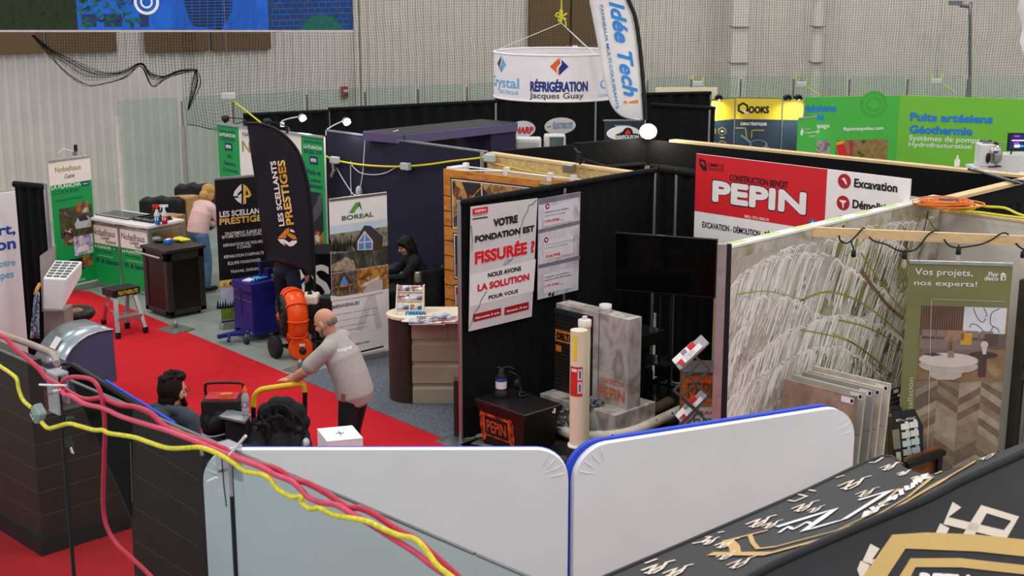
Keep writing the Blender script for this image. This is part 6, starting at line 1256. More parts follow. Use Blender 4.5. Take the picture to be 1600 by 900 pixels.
for k, ((x0, y0), (x1, y1)) in enumerate(tops):
    a_ = onY(x0, y0, 6.5); X = a_.x; c_ = onX(x1, y1, X); c_.z = a_.z; yd = c_.y - a_.y; zb = .12; bb = MB()
    lean = V((-.10, 0, 0)); o = V((X, a_.y, zb)) + lean; bb.obox(o, V((.025, 0, 0)), V((0, yd, 0)), V((.10, 0, a_.z - zb)), TIL[k]); pf = Pl(o, (0, -1, 0), V((.10, 0, a_.z - zb)))
    vv = pf.v.dot(V((.10, 0, a_.z - zb))); bb.uvrect(pf, -yd - .14, vv - .07, -yd - .02, vv - .02, PALE, 1); bb.uvrect(pf, -yd - .05, vv - .06, -yd - .025, vv - .03, INK, 2)
    for j in range(1, 3): bb.uvrect(pf, 0, vv * j / 3, -yd, vv * j / 3 + .004, EDG, 1)
    bb.thing('tile_board', labs[k], 'sample board', 'leaning tile sample boards'); bxs.append((X, a_.z, yd))
rt = thing('sample_rack', 'low dark rack holding the leaning tile boards', 'rack', (bxs[2][0], 6.3, .01)); bb = MB(); bb.obox((bxs[0][0] - .2, 6.52, .01), (bxs[-1][0] - bxs[0][0] + .4, 0, 0), (0, bxs[0][2] - .05, 0), (0, 0, .1), BPL); bb.obj('tray', rt)
# mosaic boards
MOS = [M('mosaic_white', '#e9e4dc', .3), M('mosaic_cream', '#ddd6c8', .3), M('mosaic_mint', '#b9cdc6', .3), M('mosaic_grey', '#b7b6b8', .3), M('mosaic_sage', '#a9bcb2', .3)]
KR = M('kraft_edge', '#a08a68', .8, noise=.1)
mt = [((1395, 644), (1442, 632)), ((1393, 636), (1433, 622)), ((1391, 629), (1428, 616)), ((1389, 623), (1421, 612)), ((1388, 617), (1415, 606)), ((1387, 611), (1403, 602))]
ml = ['frontmost mosaic tile board with white and mint tiles', 'second mosaic board, directly behind the white and mint one', 'third mosaic board back in the row', 'fourth mosaic board back in the row', 'fifth mosaic board back in the row', 'rearmost mosaic board next to the cream tile board']
for k, ((x0, y0), (x1, y1)) in enumerate(mt):
    D_ = 12.35 + k * .07; a_ = atD(x0, y0, D_); c_ = atD(x1, y1, D_ + .12); c_.z = a_.z; tilt = nf * .16; zb = .10; u = c_ - a_; hv = V((0, 0, a_.z - zb)) + tilt; o = a_ - hv; u = u.normalized() * max(u.length, .34)
    bb = MB(); n_ = u.cross(hv).normalized(); n_ = n_ if n_.dot(CAMP - o) < 0 else -n_; bb.obox(o, u, n_ * .014, hv, M('board_black', '#1c1c1e', .5)); bb.obox(o + n_ * .014, u, n_ * .006, hv, KR)
    pf = Pl(o, u, hv); W_ = u.length; H_ = hv.length
    if k == 0:
        bb.uvrect(pf, .03, .25, W_ * .32, H_ * .72, M('mosaic_olive_strip', '#7d7c66', .5), 1); bb.uvrect(pf, .05, .02, W_ * .3, .22, M('mosaic_chip', '#cbbda6', .4), 1); bb.uvtext(pf, 'METRO MOSAIC', W_ * .25, H_ * .84, W_ * .9, H_ * .88, PALE, 0, lay=1)
        bb.uvrect(pf, W_ * .42, H_ * .86, W_ * .58, H_ * .93, INK, 2)
        for r in range(6):
            for c in range(2):
                x = W_ * (.38 + .29 * c); y = H_ * (.70 - .135 * r + .012 * c); bb.obox(pf.pt(x, y, .001), pf.u * W_ * .27, pf.v * H_ * .095, pf.n * .008, MOS[min(r, 4) if r < 5 else 2])
                bb.obox(pf.pt(x + W_ * (.14 - .0 * c), y + H_ * .095, .001), pf.u * W_ * .1, pf.v * H_ * .03, pf.n * .008, MOS[min(r, 4)])
    else: bb.uvrect(pf, W_ * .6, H_ * .86, W_ * .85, H_ * .97, PALE, 1); bb.uvrect(pf, .02, H_ * .85, W_ * .5, H_ * .9, KR, 1)
    bb.thing('mosaic_board', ml[k], 'sample board', 'mosaic sample boards')
o = fl(1432, 12.0); rt = thing('wood_crate', 'small black edged wooden display stand below the mosaic boards', 'stand', o); bb = MB(); WD = MR('walnut', ['#6b3f22', '#8a5630', '#5a341c'], 4, .5, (1, 1, 6)); za, zc = atD(1416, 727, 11.9).z, atD(1472, 702, 12.2).z
p0, p1 = atD(1416, 727, 11.9), atD(1474, 704, 12.25); p1.z = p0.z; u = p1 - p0; bb.bar(p0, p1, .06, .05, BPL); bb.obox(V((p1.x, p1.y, .01)) - u.normalized() * .07, u.normalized() * .07, nf * .06, (0, 0, p0.z - .02), BPL); bb.obox(V((p0.x, p0.y, .01)), u.normalized() * .07, nf * .06, (0, 0, p0.z - .02), BPL); bb.obj('black_frame', rt)
bb = MB(); bb.obox(V((p0.x, p0.y, .02)) + nf * .08, u, nf * .02, (0, 0, p0.z - .06), WD); bb.bar(p0 + nf * .07 + V((0, 0, .03)), p1 + nf * .07 + V((0, 0, .03)), .03, .02, WD); bb.obj('wood_panel', rt)
# dark blind stand at the right edge
DW = M('dark_wood', '#3b342b', .6, noise=.15, scale=6); BL = M('blind_cloth', '#c9c4ba', .7, noise=.03); p0 = fl(1577, 12.55); p1 = p0 + V((.55, -.75, 0)); u = (p1 - p0)
rt = thing('blind_display', 'dark wooden stand with roller blinds at the right edge', 'display stand', p0); zt = atD(1587, 437, 12.55).z; bb = MB()
for t in (0, 1): bb.bar(p0 + u * t + V((0, 0, .01)), p0 + u * t + V((0, 0, zt)), .09, .09, DW)
for z in (.1, zt - .05, zt * .52, zt * .68): bb.bar(p0 + V((0, 0, z)), p1 + V((0, 0, z)), .07, .1, DW)
bb.obj('frame', rt)
for z0, z1, m in ((zt * .74, zt - .12, BL), (zt * .57, zt * .66, M('blind_blue', '#9fb8bf', .6)), (.25, zt * .47, M('blind_slate', '#6f7080', .7))):
    bb = MB(); n_ = nf * -.06; bb.obox(p0 + u * .08 + n_ + V((0, 0, z0)), u * .86, nf * .012, (0, 0, z1 - z0), m); bb.cyl(p0 + u * .06 + n_ * 1.1 + V((0, 0, z1)), p0 + u * .95 + n_ * 1.1 + V((0, 0, z1)), .035, WPL, n=14); bb.cyl(p0 + u * .06 + n_ * 1.1 + V((0, 0, z0)), p0 + u * .95 + n_ * 1.1 + V((0, 0, z0)), .018, WPL, n=10); bb.obj('roller_blind', rt)
# ================================================================ far booths
# round hanging sign
RC = fl(868, 21.0); RC.z = 0; RR = .955; z0, z1 = 2.84, 3.50; rt = thing('hanging_ring_sign', 'round white hanging fabric sign with a two-colour diamond', 'sign', (RC.x, RC.y, z0)); bb = MB()
CW = M('white_sign_cloth', '#efe7ea', .6, noise=.02)
for r in (RR, RR - .006):
    G = [[RC + V((r * math.cos(t * math.pi / 36), r * math.sin(t * math.pi / 36), z)) for z in (z0, z0 + .04, z1 - .05, z1)] for t in range(73)]
    bb.grid(G if r == RR else G[::-1], CW)
fa = math.atan2(-nf.y, -nf.x)
class Cyl:
    n = V((0, 0, 0))
    def pt(s, x, z, off=0):           # x: sideways distance measured round the cylinder
        t = fa + x / RR; return RC + V(((RR + off) * math.cos(t), (RR + off) * math.sin(t), z))
CY = Cyl()
def cx(px): return RR * math.asin(max(-1, min(1, (px - 868) / 99.0)))
def cz(py): return atD(868, py, 21.0 - RR).z
def ctext(t, x0, y0, x1, y1, m, bold=0, shear=0): bb.uvtext(CY, t, x0, cz(y0), x1, cz(y1), m, bold, shear)
NV = M('print_navy', '#1f2a7c', .5, noise=0); LB = M('print_sky', '#63b3e0', .5, noise=0); OR = M('print_orange', '#e0642a', .5, noise=0)
ctext('RÉFRIGÉRATION', cx(825), 144, cx(911.5), 128, NV, .032); ctext('Jacques Guay', cx(824), 157, cx(905), 145, GRTX, .01)
ctext('Crystal', -1.45, 146, cx(808), 124, LB, .01); ctext('ÉLECTRIQUE', cx(778), 151.5, cx(807), 146, LB, 0); ctext('Chauffage', cx(931), 146, cx(931) + 1.0, 126, LB, 0); ctext('CHAUFFAGE', cx(930), 153.5, cx(930) + .7, 149.5, LB, 0)
def cpoly(P, m, lay): bb.add([CY.pt(x, cz(y), lay * LAY) for x, y in P], [tuple(range(len(P)))], m)
for xc, w_, ma, mb in ((cx(868), .135, OR, NV), (cx(781), .14, GRTX, LB)):
    cpoly([(xc, 90), (xc, 118), (xc - w_, 104)], ma, 2); cpoly([(xc, 90), (xc + w_, 104), (xc, 118)], mb, 2)
    cpoly([(xc - .005, 90), (xc + .03, 94), (xc + .035, 100), (xc - .02, 108), (xc - .015, 115), (xc + .01, 118), (xc - .03, 114), (xc - .04, 107), (xc + .015, 99), (xc + .005, 94)], CW, 3)
bb.obj('printed_ring', rt)
for z in (z0, z1):
    bb = MB(); bb.tube([RC + V((RR * math.cos(t * math.pi / 24), RR * math.sin(t * math.pi / 24), z)) for t in range(48)], .015, CW, 6, closed=True); bb.obj('rim_tube', rt)
ap = atD(877, 36, 21.0); bb = MB()
for t in (0.6, 2.6, 4.6): bb.tube([ap, RC + V((RR * math.cos(t + fa), RR * math.sin(t + fa), z1))], .005, WPL, 5)
bb.obj('suspension_wire', rt)
bb = MB(); bb.tube([ap, ap + V((0, 0, .12)), V((ap.x, ap.y, 6.5))], .012, YCORD, 6)
for k in range(5): t = k * 1.3; bb.tube([ap + V((0, 0, .1)), ap + RT * .06 * math.cos(t) + V((0, 0, .12 + .06 * math.sin(t))), ap + RT * .09 * math.cos(t + .5) + V((0, 0, .1 + .09 * math.sin(t + .5))), ap + V((0, 0, .1))], .01, YCORD, 5, 3)
bb.tube([ap + V((0, 0, .1)), ap + RT * .06 + V((0, 0, .03)), ap + RT * .07 - V((0, 0, .05))], .01, YCORD, 5, 3)
bb.thing('hanging_rope', 'yellow knotted rope holding up the round hanging sign', 'rope')
# white feather flag
FD2 = 19.75; base = fl(1011, FD2); pl = Pl(base, RT); rt = thing('feather_flag', 'white feather flag with blue script and an orange exclamation mark', 'flag', base + V((0, 0, .006)))
WF = M('white_flag_cloth', '#e2dfe0', .7, noise=.04, scale=4, bump=.2)
eL = crom([V((*p, 0)) for p in [(934, -70), (921, -35), (921, 0), (925, 22), (934, 70), (942, 120), (949, 148), (956, 166), (967, 179), (982, 186), (1004, 187.5)]], 4)
eR = crom([V((*p, 0)) for p in [(938, -72), (958, -50), (978, 0), (988, 25), (994, 60), (998, 95), (1001, 130), (1003, 155), (1004, 170), (1004.5, 180), (1005, 187.5)]], 4)
G = [[pl.px(a_.x + (c_.x - a_.x) * k / 8, a_.y + (c_.y - a_.y) * k / 8, -.012 * (1 + math.sin(i * .6 + k)) * (1 - k / 8)) for k in range(9)] for i, (a_, c_) in enumerate(zip(eL, eR))]
SB = M('script_blue', '#2f86d8', .5, noise=0); TB = M('text_blue', '#4d7fb0', .5, noise=0)
bb = MB(); bb.grid(G, WF); bb.qtextq(pl, 'Idée Tech', (951, 3), (975, 152), (974, 0), SB, .03, .35); bb.qtextq(pl, 'PANNEAUX MULTI-COULISSANTS', (937, 8), (962.5, 170), (941.8, 7), TB, .01)
bb.qdisc(pl, (977, 159.5), .022, M('flag_orange', '#e8862a', .5), 3); bb.qpoly(pl, [(983, 158.5), (997, 156), (997.5, 161), (983, 161)], M('flag_orange', '#e8862a'), 3); bb.obj('flag_cloth', rt, mods=[('solid', .003)])
bb = MB(); bb.tube(crom([pl.px(x, y, .004) for x, y in [(946, -70), (966, -45), (982, 0), (992, 25), (998, 60), (1002, 95), (1005, 130), (1007, 155), (1008, 187)]], 4), .03, BPL, 8); bb.obj('flag_sleeve', rt)
bb = MB(); bb.tube([pl.px(1008, 187, .004), base + V((0, 0, .03))], .012, ALU, 8); bb.box(base + V((0, 0, .006)), (.4, .4, .02), BPL); bb.obj('pole_base', rt)
# oval signs on poles
def oval(c, rx, ry, D, lab, paint, tilt=0.0):
    p = atD(*c, D); f = fl(c[0], D); rt = thing('oval_sign', lab, 'sign', f, 'oval signs of the far booth'); q = Pl(p, RT); kx = D * .98 / F
    bb = MB(); P = [q.pt((rx * math.cos(t * math.pi / 18) * (1 if math.cos(t * math.pi / 18) > 0 else .95)) * kx, (ry * math.sin(t * math.pi / 18) + tilt * math.cos(t * math.pi / 18)) * kx, 0) for t in range(36)]; bb.prism(P, q.n * -.02, WPL); paint(bb, q); bb.obj('sign_plate', rt)
    bb = MB(); bb.cyl(f + V((0, 0, .01)) + nf * .05, V((p.x, p.y, p.z)) + nf * .05, .02, ALU, n=8); bb.obj('post', rt)
GT_ = M('print_blue_grey', '#5f92c4', .5, noise=0)
oval((815, 202.5), 22, 13.5, 21.8, 'white oval sign with bold red lettering', lambda bb, q: bb.qtext(q, 'SHARP', (799, 209), (833.5, 198), REDP, .04, .2), 1.5)
oval((874.5, 197), 25.5, 13.2, 22.0, 'white oval sign with light blue lettering', lambda bb, q: (bb.qtext(q, 'ÉLECTRICITÉ', (864, 201), (895, 192), GT_, .01, .1), bb.qdisc(q, (856.5, 198), .01, INK), bb.qdisc(q, (859.5, 198), .01, INK)), 1.5)
def nap(bb, q):
    bb.qpoly(q, [(962, 216), (962, 210), (968, 208), (977, 203), (986, 208), (997, 209), (997, 216)], INK, 2); bb.qtext(q, 'NAPOLEON', (963, 216.5), (998, 211), WHITE, .03); bb.qdisc(q, (981, 207), .07, INK, 2); bb.qpoly(q, [(976, 210), (978, 205), (981, 201), (982, 205), (985, 204), (985, 210)], M('flame_red', '#d8301f', .5), 4)
oval((973, 208), 27, 11, 19.5, 'white oval sign with a red flame emblem and black plate', nap, 1)
f0 = fl(971, 20.2); rt = thing('backing_board', 'dark slate panel behind the flame emblem sign', 'panel', f0); q = Pl(fl(941, 20.2), RT); bb = MB(); zt = atD(941, 188, 20.2).z; bb.obox(fl(941, 20.2) + V((0, 0, .01)), RT * (62 * 20.2 / F), nf * .04, (0, 0, zt), SLATE); bb.qtext(q, 'THERMEAU', (960.5, 199.5), (985, 195.5), WHITE, .02); bb.qline(q, [(942, 188), (1002, 188)], .02, ALU, 2); bb.obj('panel_face', rt)
# air-conditioning units by the oval signs
def acunit(x0, y0, x1, y1, D, lab, grille):
    a_ = atD(x0, y1, D); w_ = (x1 - x0) * D / F; h_ = (y1 - y0) * D / F * 1.0; rt = thing('air_conditioner', lab, 'air conditioner', (a_.x, a_.y, .01), 'white units of the far booth')
    bb = MB(); bb.obox(V((a_.x, a_.y, a_.z)), RT * w_, nf * .25, (0, 0, h_), WPL); bb.obj('housing', rt, bevel=.03)
    bb = MB()
    if grille: bb.obox(V((a_.x, a_.y, a_.z + .02)) + RT * w_ * .25 - nf * .004, RT * w_ * .65, nf * .004, (0, 0, h_ * .8), M('grille_green_grey', '#5d6f6b', .5))
    else:
        for k in range(4): bb.obox(V((a_.x, a_.y, a_.z + h_ * (.2 + .12 * k))) + RT * w_ * .06 - nf * .004, RT * w_ * .85, nf * .004, (0, 0, h_ * .03), STEEL)
    bb.obj('front_grille', rt); bb = MB(); bb.obox(V((a_.x, a_.y, .01)) + RT * .05 + nf * .05, RT * (w_ - .1), nf * .15, (0, 0, a_.z - .012), SLATE); bb.obj('stand', rt)
acunit(806, 216, 846, 234, 20.4, 'wide white wall unit on a stand below the red lettered oval', False); acunit(850, 211, 884, 236, 20.6, 'white outdoor unit with a green grey grille', True)
bb = MB(); p = fl(735, 20.5); bb.box(p + V((0, 0, .01)), (.5, .3, 2.02), SLATE, -.78); bb.obox(p - nf * .16 - RT * .3 + V((0, 0, 1.85)), RT * .35, nf * .003, (0, 0, .16), WPL); bb.thing('backing_board', 'small dark display with a white card under the purple edged canopy', 'panel')
# yellow topped display wall
D_ = 24.6; a_, c_ = fl(1141, D_), fl(1246, D_ - .15); a_.z = c_.z = 0; pl = Pl(a_, c_ - a_); rt = thing('display_wall', 'display wall with a yellow header and slate panels', 'display wall', (a_ + c_) / 2); W_ = (c_ - a_).length; zt = atD(1170, 153.5, D_).z; zm = atD(1170, 186, D_).z
bb = MB(); bb.obox(a_ - pl.n * .04 + V((0, 0, .01)), c_ - a_, pl.n * .04, (0, 0, zt), SLATE); bb.uvrect(pl, 0, zm, W_, zt, YLW, 1); e_ = fl(1104, D_ - .35); e_.z = 0; pl2 = Pl(e_, a_ - e_); bb.obox(e_ - pl2.n * .04 + V((0, 0, .01)), a_ - e_, pl2.n * .04, (0, 0, zt), SLATE); bb.uvrect(pl2, 0, zm, (a_ - e_).length, zt, YLW, 1)
p_ = fl(1020, 25.9); bb.obox(V((p_.x, p_.y, .01)), RT * 1.15, nf * .05, (0, 0, 2.52), M('cream_panel', '#efe4c0', .5, noise=.02))
hx = lambda x, y, r: [(x + r * math.sin(k * math.pi / 3), y - r * math.cos(k * math.pi / 3)) for k in range(6)]
bb.qpoly(pl, hx(1161, 169, 9.5), INK, 2); bb.qpoly(pl, hx(1161, 169, 6), YLW, 3); bb.qpoly(pl, [(1162, 170), (1168, 176), (1168, 179), (1161, 175)], WPL, 4); bb.qtext(pl, 'OOKS', (1169, 177), (1202, 166), INK, .05)
bb.qtext(pl, 'CARACTÉRISTIQUES', (1157, 196.5), (1198, 192.5), WHITE, .02); GL_ = M('line_gold', '#b09a3c', .5)
for P in ([(1146, 200), (1165, 200)], [(1175, 203.5), (1194, 203.5)], [(1165, 201), (1167, 218)], [(1175, 204), (1174, 216)]): bb.qline(pl, P, .02, GL_, 2)
bb.qdisc(pl, (1185, 226), .16, M('pan_silver', '#9fb0b8', .3, .6), 2, ry=.09); bb.qdisc(pl, (1185, 225), .13, SLATE, 3, ry=.065); bb.qline(pl, [(1158, 211), (1172, 222)], .04, M('pan_silver', '#9fb0b8'), 4); bb.qdisc(pl, (1199, 232), .035, M('pan_silver', '#9fb0b8'), 4)
for x, y in ((1112, 205), (1128, 205), (1112, 226), (1128, 226)):
    bb.qpoly(pl2, hx(x, y, 7), GL_, 2); bb.qpoly(pl2, hx(x, y, 5.5), SLATE, 3); bb.qline(pl2, [(x - 2, y), (x + 2, y)], .03, WHITE, 4); bb.qline(pl2, [(x - 3, y + 10), (x + 4, y + 10)], .015, WHITE, 2)
bb.obj('printed_panels', rt)
for p_ in (e_, a_, a_.lerp(c_, (1214 - 1141) / 105), c_):
    bb = MB(); bb.cyl(p_ + pl.n * .01 + V((0, 0, .01)), p_ + pl.n * .01 + V((0, 0, zt + .02)), .014, ALU, n=10); bb.obj('frame_post', rt)
for i, x in enumerate((1112, 1216, 1232)):
    p_ = fl(x, D_ - .1); p_.z = zt + .02; q_ = p_ - nf * .3 + V((0, 0, .05)); clamp_lamp(p_, q_, BPL, False, ('left', 'middle', 'right')[i] + ' black lamp on top of the yellow headed display wall', 'lamps of the yellow headed wall')
    l = bpy.data.lights.new('display_lamp_light', 'SPOT'); l.energy = (90, 20, 70)[i]; l.spot_size = 1.6; l.spot_blend = .8; l.shadow_soft_size = .05; lo = bpy.data.objects.new('display_lamp_light', l); COL.objects.link(lo); lo.location = q_ - nf * .05 - V((0, 0, .04)); lo.rotation_euler = (nf * .5 - V((0, 0, .5))).to_track_quat('-Z', 'Y').to_euler()
# green artesian-well booth
GB1 = M('booth_green', '#4db645', .5, noise=.03, scale=1); GB2 = M('booth_lime', '#78c03d', .5, noise=.03, scale=1); GB3 = M('booth_green_dark', '#47a83e', .5, noise=.03); TXB = M('booth_text_blue', '#2f7fd0', .5, noise=0); PF1 = MR('photo_autumn', ['#2c3a1e', '#6a7a3a', '#a8683a', '#8a8a6a', '#3f5226'], 9, lo=.3, hi=.7); PF2 = MR('photo_drilling', ['#4a4048', '#8a7a80', '#b0a0a4', '#5a3a3a'], 8)
a_, c_, d_ = fl(1200, 24.75), fl(1393, 25.25), fl(1680, 24.2); zt = atD(1393, 150, 25.25).z
rt = thing('green_backdrop', 'green and lime corner backdrop with blue and white lettering', 'backdrop', c_)
pl = Pl(a_, c_ - a_); bb = MB(); bb.obox(a_ - pl.n * .05 + V((0, 0, .01)), c_ - a_, pl.n * .05, (0, 0, zt), GB1)
u0, v0 = pl.uv(1365, 165)
for r, m in ((.27, GB3), (.2, GB1), (.16, GB3), (.1, GB1)): bb.qdisc(pl, (1365, 163), r, m, 1 + (.27 - r) * 5, ry=r * .9)
for t, bl, tr, m, bd in (('Puits artésiens', (1210, 176.5), (1307, 164.5), TXB, .05), ('Géothermie', (1210, 190), (1288, 178), TXB, .05), ('Systèmes de pompage', (1210, 204), (1296, 194), WHITE, .01), ('Hydrofracturation', (1210, 212), (1280, 204), WHITE, .01), ('flapointequebec.com', (1317, 206), (1380, 199.5), WHITE, .02)): bb.qtext(pl, t, bl, tr, m, bd, h={'P': 12, 'G': 11.5, 'S': 9.5, 'H': 8.5, 'f': 7.5}[t[0]])
bb.qrect(pl, (1275, 245), (1297, 219), PF2, 2); bb.qrect(pl, (1304, 262), (1388, 217), PF1, 2); bb.qpoly(pl, [(1306, 224), (1318, 221), (1325, 245), (1312, 246)], REDP, 3); bb.qpoly(pl, [(1306, 222), (1318, 219), (1318, 224), (1307, 227)], M('rig_yellow', '#e0a82a', .5), 4); bb.qpoly(pl, [(1326, 219), (1333, 219), (1333, 246), (1328, 246)], M('rig_red', '#a83a3a', .5), 3)
bb.obj('left_panel', rt)
pl = Pl(c_, d_ - c_); bb = MB(); bb.obox(c_ - pl.n * .05 + V((0, 0, .01)), d_ - c_, pl.n * .05, (0, 0, zt), GB2)
for t, bl, tr, m, bd in (('Puits artésiens', (1421.5, 189), (1552, 180), TXB, .055), ('Géothermie', (1420.5, 208.5), (1520.5, 196), TXB, .055), ('Systèmes de pompage', (1420, 221.5), (1545, 217.5), WHITE, .012), ('Hydrofracturation', (1419.5, 231), (1518.5, 226), WHITE, .012), ('Hydrofracturation', (1423, 285), (1455, 281), WHITE, .01)): bb.qtext(pl, t, bl, tr, m, bd, h={'P': 13.5, 'G': 13.5, 'S': 10.5, 'H': 9.5}[t[0]])
bb.obj('right_panel', rt)
def p_lap(bb, pl):
    bb.uvrect(pl, 0, .08, pl.W, pl.H - .03, GB1, 1); bb.qpoly(pl, [(1250, 207), (1253, 200), (1255, 204), (1254, 211), (1251, 212)], WHITE, 3); bb.qtext(pl, 'F. Lapointe', (1257, 210), (1274.5, 204), WHITE, .02); bb.qtext(pl, 'Groupe', (1257, 203), (1265, 199.5), WHITE, 0); bb.qtext(pl, 'Québec', (1264, 215), (1274, 210), WHITE, 0)
rollup('rollup_banner', 'narrow green roll-up banner in front of the green backdrop', (1247, 184), (1276.5, 181), 2.2, p_lap, back=GB1)
p = fl(1553, 23.2); bb = MB(); CWH = M('cabinet_white', '#dedada', .5, noise=.02)
rt = thing('white_cabinet', 'white display cabinet under the small television at the right', 'cabinet', p); zc = atD(1590, 243, 23.2).z
bb = MB(); bb.obox(fl(1548, 23.2) + V((0, 0, .01)), RT * .75, nf * .4, (0, 0, zc), CWH); bb.obj('tall_panel', rt, bevel=.006); bb = MB(); bb.obox(fl(1510, 23.0) + V((0, 0, .01)), RT * .42, nf * .4, (0, 0, atD(1530, 262, 23).z), CWH); bb.obj('low_panel', rt, bevel=.006)
zl = atD(1530, 262, 23).z + .012
p = fl(1527, 23.15); p.z = zl; rt = thing('water_softener', 'white water treatment box beside the stainless tank', 'water softener', p); bb = MB(); bb.box(p, (.26, .3, .38), CWH, -.78); bb.obj('body', rt, bevel=.02); bb = MB(); bb.ball(p - nf * .16 + V((0, 0, .15)), (.035, .035, .09), BPL); bb.obj('control_strip', rt); bb = MB(); bb.box(p + V((0, 0, .38)), (.1, .1, .05), STEEL, .4); bb.tube([p + V((0, 0, .42)) - RT * .1, p + V((0, 0, .42)) + RT * .1], .015, BPL); bb.obj('valve', rt)
p = fl(1542, 23.05); p.z = zl; rt = thing('stainless_tank', 'small stainless steel pressure tank in front of the green backdrop', 'tank', p); bb = MB(); bb.lathe(p + V((0, 0, .06)), [(.03, 0), (.1, .02), (.125, .06), (.125, .22), (.1, .28), (.05, .31)], M('stainless', '#b9b4aa', .25, .9, noise=.05), 22); bb.obj('vessel', rt); bb = MB(); bb.lathe(p + V((0, 0, .37)), [(.04, 0), (.045, .03), (.02, .05)], BPL, 14); bb.tube([p + V((0, 0, .40)) - RT * .12, p + V((0, 0, .40)) + RT * .12], .012, STEEL); bb.obj('valve_head', rt); bb = MB(); bb.cyl(p, p + V((0, 0, .07)), .04, STEEL); bb.box(p, (.22, .16, .015), BPL, -.78); bb.obj('foot', rt)
bb = MB(); bb.obox(p - nf * .128 - RT * .07 + V((0, 0, .24)), RT * .08, nf * .003, (0, 0, .04), M('label_blue', '#2c4f96', .5)); bb.obj('label', rt)
p = fl(1582, 23.3); p.z = zc + .012; rt = thing('small_television', 'small lit television on the white cabinet at the right edge', 'television', p); q = Pl(fl(1561, 23.25), RT); zb, zt2 = atD(1561, 236, 23.25).z, atD(1561, 208, 23.25).z; bb = MB(); bb.obox(fl(1561, 23.25) + V((0, 0, zb)), RT * .62, nf * .04, (0, 0, zt2 - zb), BPL); bb.obj('casing', rt)
bb = MB(); LIT = M('screen_navy', '#1a2350', .3, noise=.2, emit=.6); bb.uvrect(q, .03, zb + .03, .6, zt2 - .02, LIT, 1)
for x, y, w_, h_, m in ((.10, .22, .09, .025, M('screen_magenta', '#a82fc0', .3, noise=0, emit=1.0)), (.06, .15, .26, .02, M('screen_white', '#cfd8ff', .3, noise=0, emit=.8)), (.10, .1, .09, .03, M('screen_magenta', '#a82fc0')), (.11, .04, .1, .05, M('screen_white', '#cfd8ff')), (.22, .05, .05, .03, M('screen_cyan', '#35b0e0', .3, noise=0, emit=.8)), (.36, .03, .22, .05, M('screen_blue', '#3f6fe0', .3, noise=0, emit=.8))): bb.uvrect(q, x, zb + .02 + y, x + w_, zb + .02 + y + h_, m, 2)
bb.obj('screen', rt); bb = MB()
for x in (.08, .5): bb.bar(q.pt(x, zb), q.pt(x, zc + .01) - nf * -.05, .02, .02, BPL)
bb.obj('foot', rt)
p = g(1495, 260, 2.465); rt = thing('white_spray_bottle', 'white spray bottle standing on the pine cap board', 'bottle', p); bb = MB(); bb.lathe(p, [(.03, 0), (.032, .07), (.014, .095)], WPL, 14); bb.obj('bottle_body', rt); bb = MB(); bb.box(p + V((0, 0, .095)), (.05, .02, .03), WPL, .5); bb.bar(p + V((-.03, .0, .1)), p + V((-.03, 0, .07)), .01, .01, WPL); bb.obj('trigger_head', rt)
p = fl(1600, 21.5); bb = MB(); zv = atD(1600, 272, 21.5).z; bb.lathe(V((p.x, p.y, zv)), [(.07, 0), (.06, .05), (.08, .12), (.1, .17), (.06, .28), (.05, .4)], M('tan_ceramic', '#b99a86', .5), 18); bb.thing('tan_vase', 'tan vase cut off by the right picture edge', 'vase')
bb = MB(); bb.box((p.x, p.y, .01), (.4, .4, zv - .012), CWH, .4); bb.thing('plinth', 'white plinth under the tan vase', 'plinth')
p = fl(1495, 21.4); zt = atD(1495, 286, 21.4).z; zb = atD(1495, 318, 21.4).z; q = Pl(fl(1444, 21.4), RT); bb = MB(); rt = thing('dark_counter', 'dark grey counter with a white ring emblem below the header', 'counter', p); bb.obox(fl(1446, 21.4) + V((0, 0, .01)), RT * 1.05, nf * .4, (0, 0, zt + .05), M('slate_dark', '#3a3d40', .6, noise=.05)); bb.obj('counter_body', rt)
bb = MB(); q = Pl(fl(1446, 21.4), RT); bb.qdisc(q, (1502, 296), .045, WHITE, 2); bb.qdisc(q, (1502, 296), .03, M('slate_dark', '#3a3d40'), 3); bb.qtext(q, 'Lapointe', (1497, 291), (1506, 287.5), WHITE, .0); bb.obj('emblem', rt)
bb = MB(); p = fl(1430, 22.0); bb.box((p.x, p.y, .01), (.2, .3, atD(1430, 299, 22).z), CWH, -.78); bb.thing('white_box', 'white box beside the dark grey counter below the header', 'box')
# white flag tip at the top right
pl = Pl(fl(1600, 13.0), RT); bb = MB(); G = [[pl.px(x + k * 14, y, .02 * math.sin(k + i)) for k in range(5)] for i, (x, y) in enumerate([(1592, -60), (1592, 0), (1589, 15), (1595, 33), (1598, 48), (1594, 62), (1597, 78), (1601, 95)])]; bb.grid(G, WF); rt = thing('feather_flag', 'edge of a white flag cut off at the upper right corner', 'flag', fl(1648, 13.0)); bb.obj('flag_cloth', rt, mods=[('solid', .003)]); bb = MB(); p = fl(1648, 13.0); bb.cyl(p + V((0, 0, .01)), V((p.x, p.y, 4.9)), .015, ALU, n=8); bb.box(p + V((0, 0, .004)), (.4, .4, .02), BPL); bb.obj('pole_base', rt)
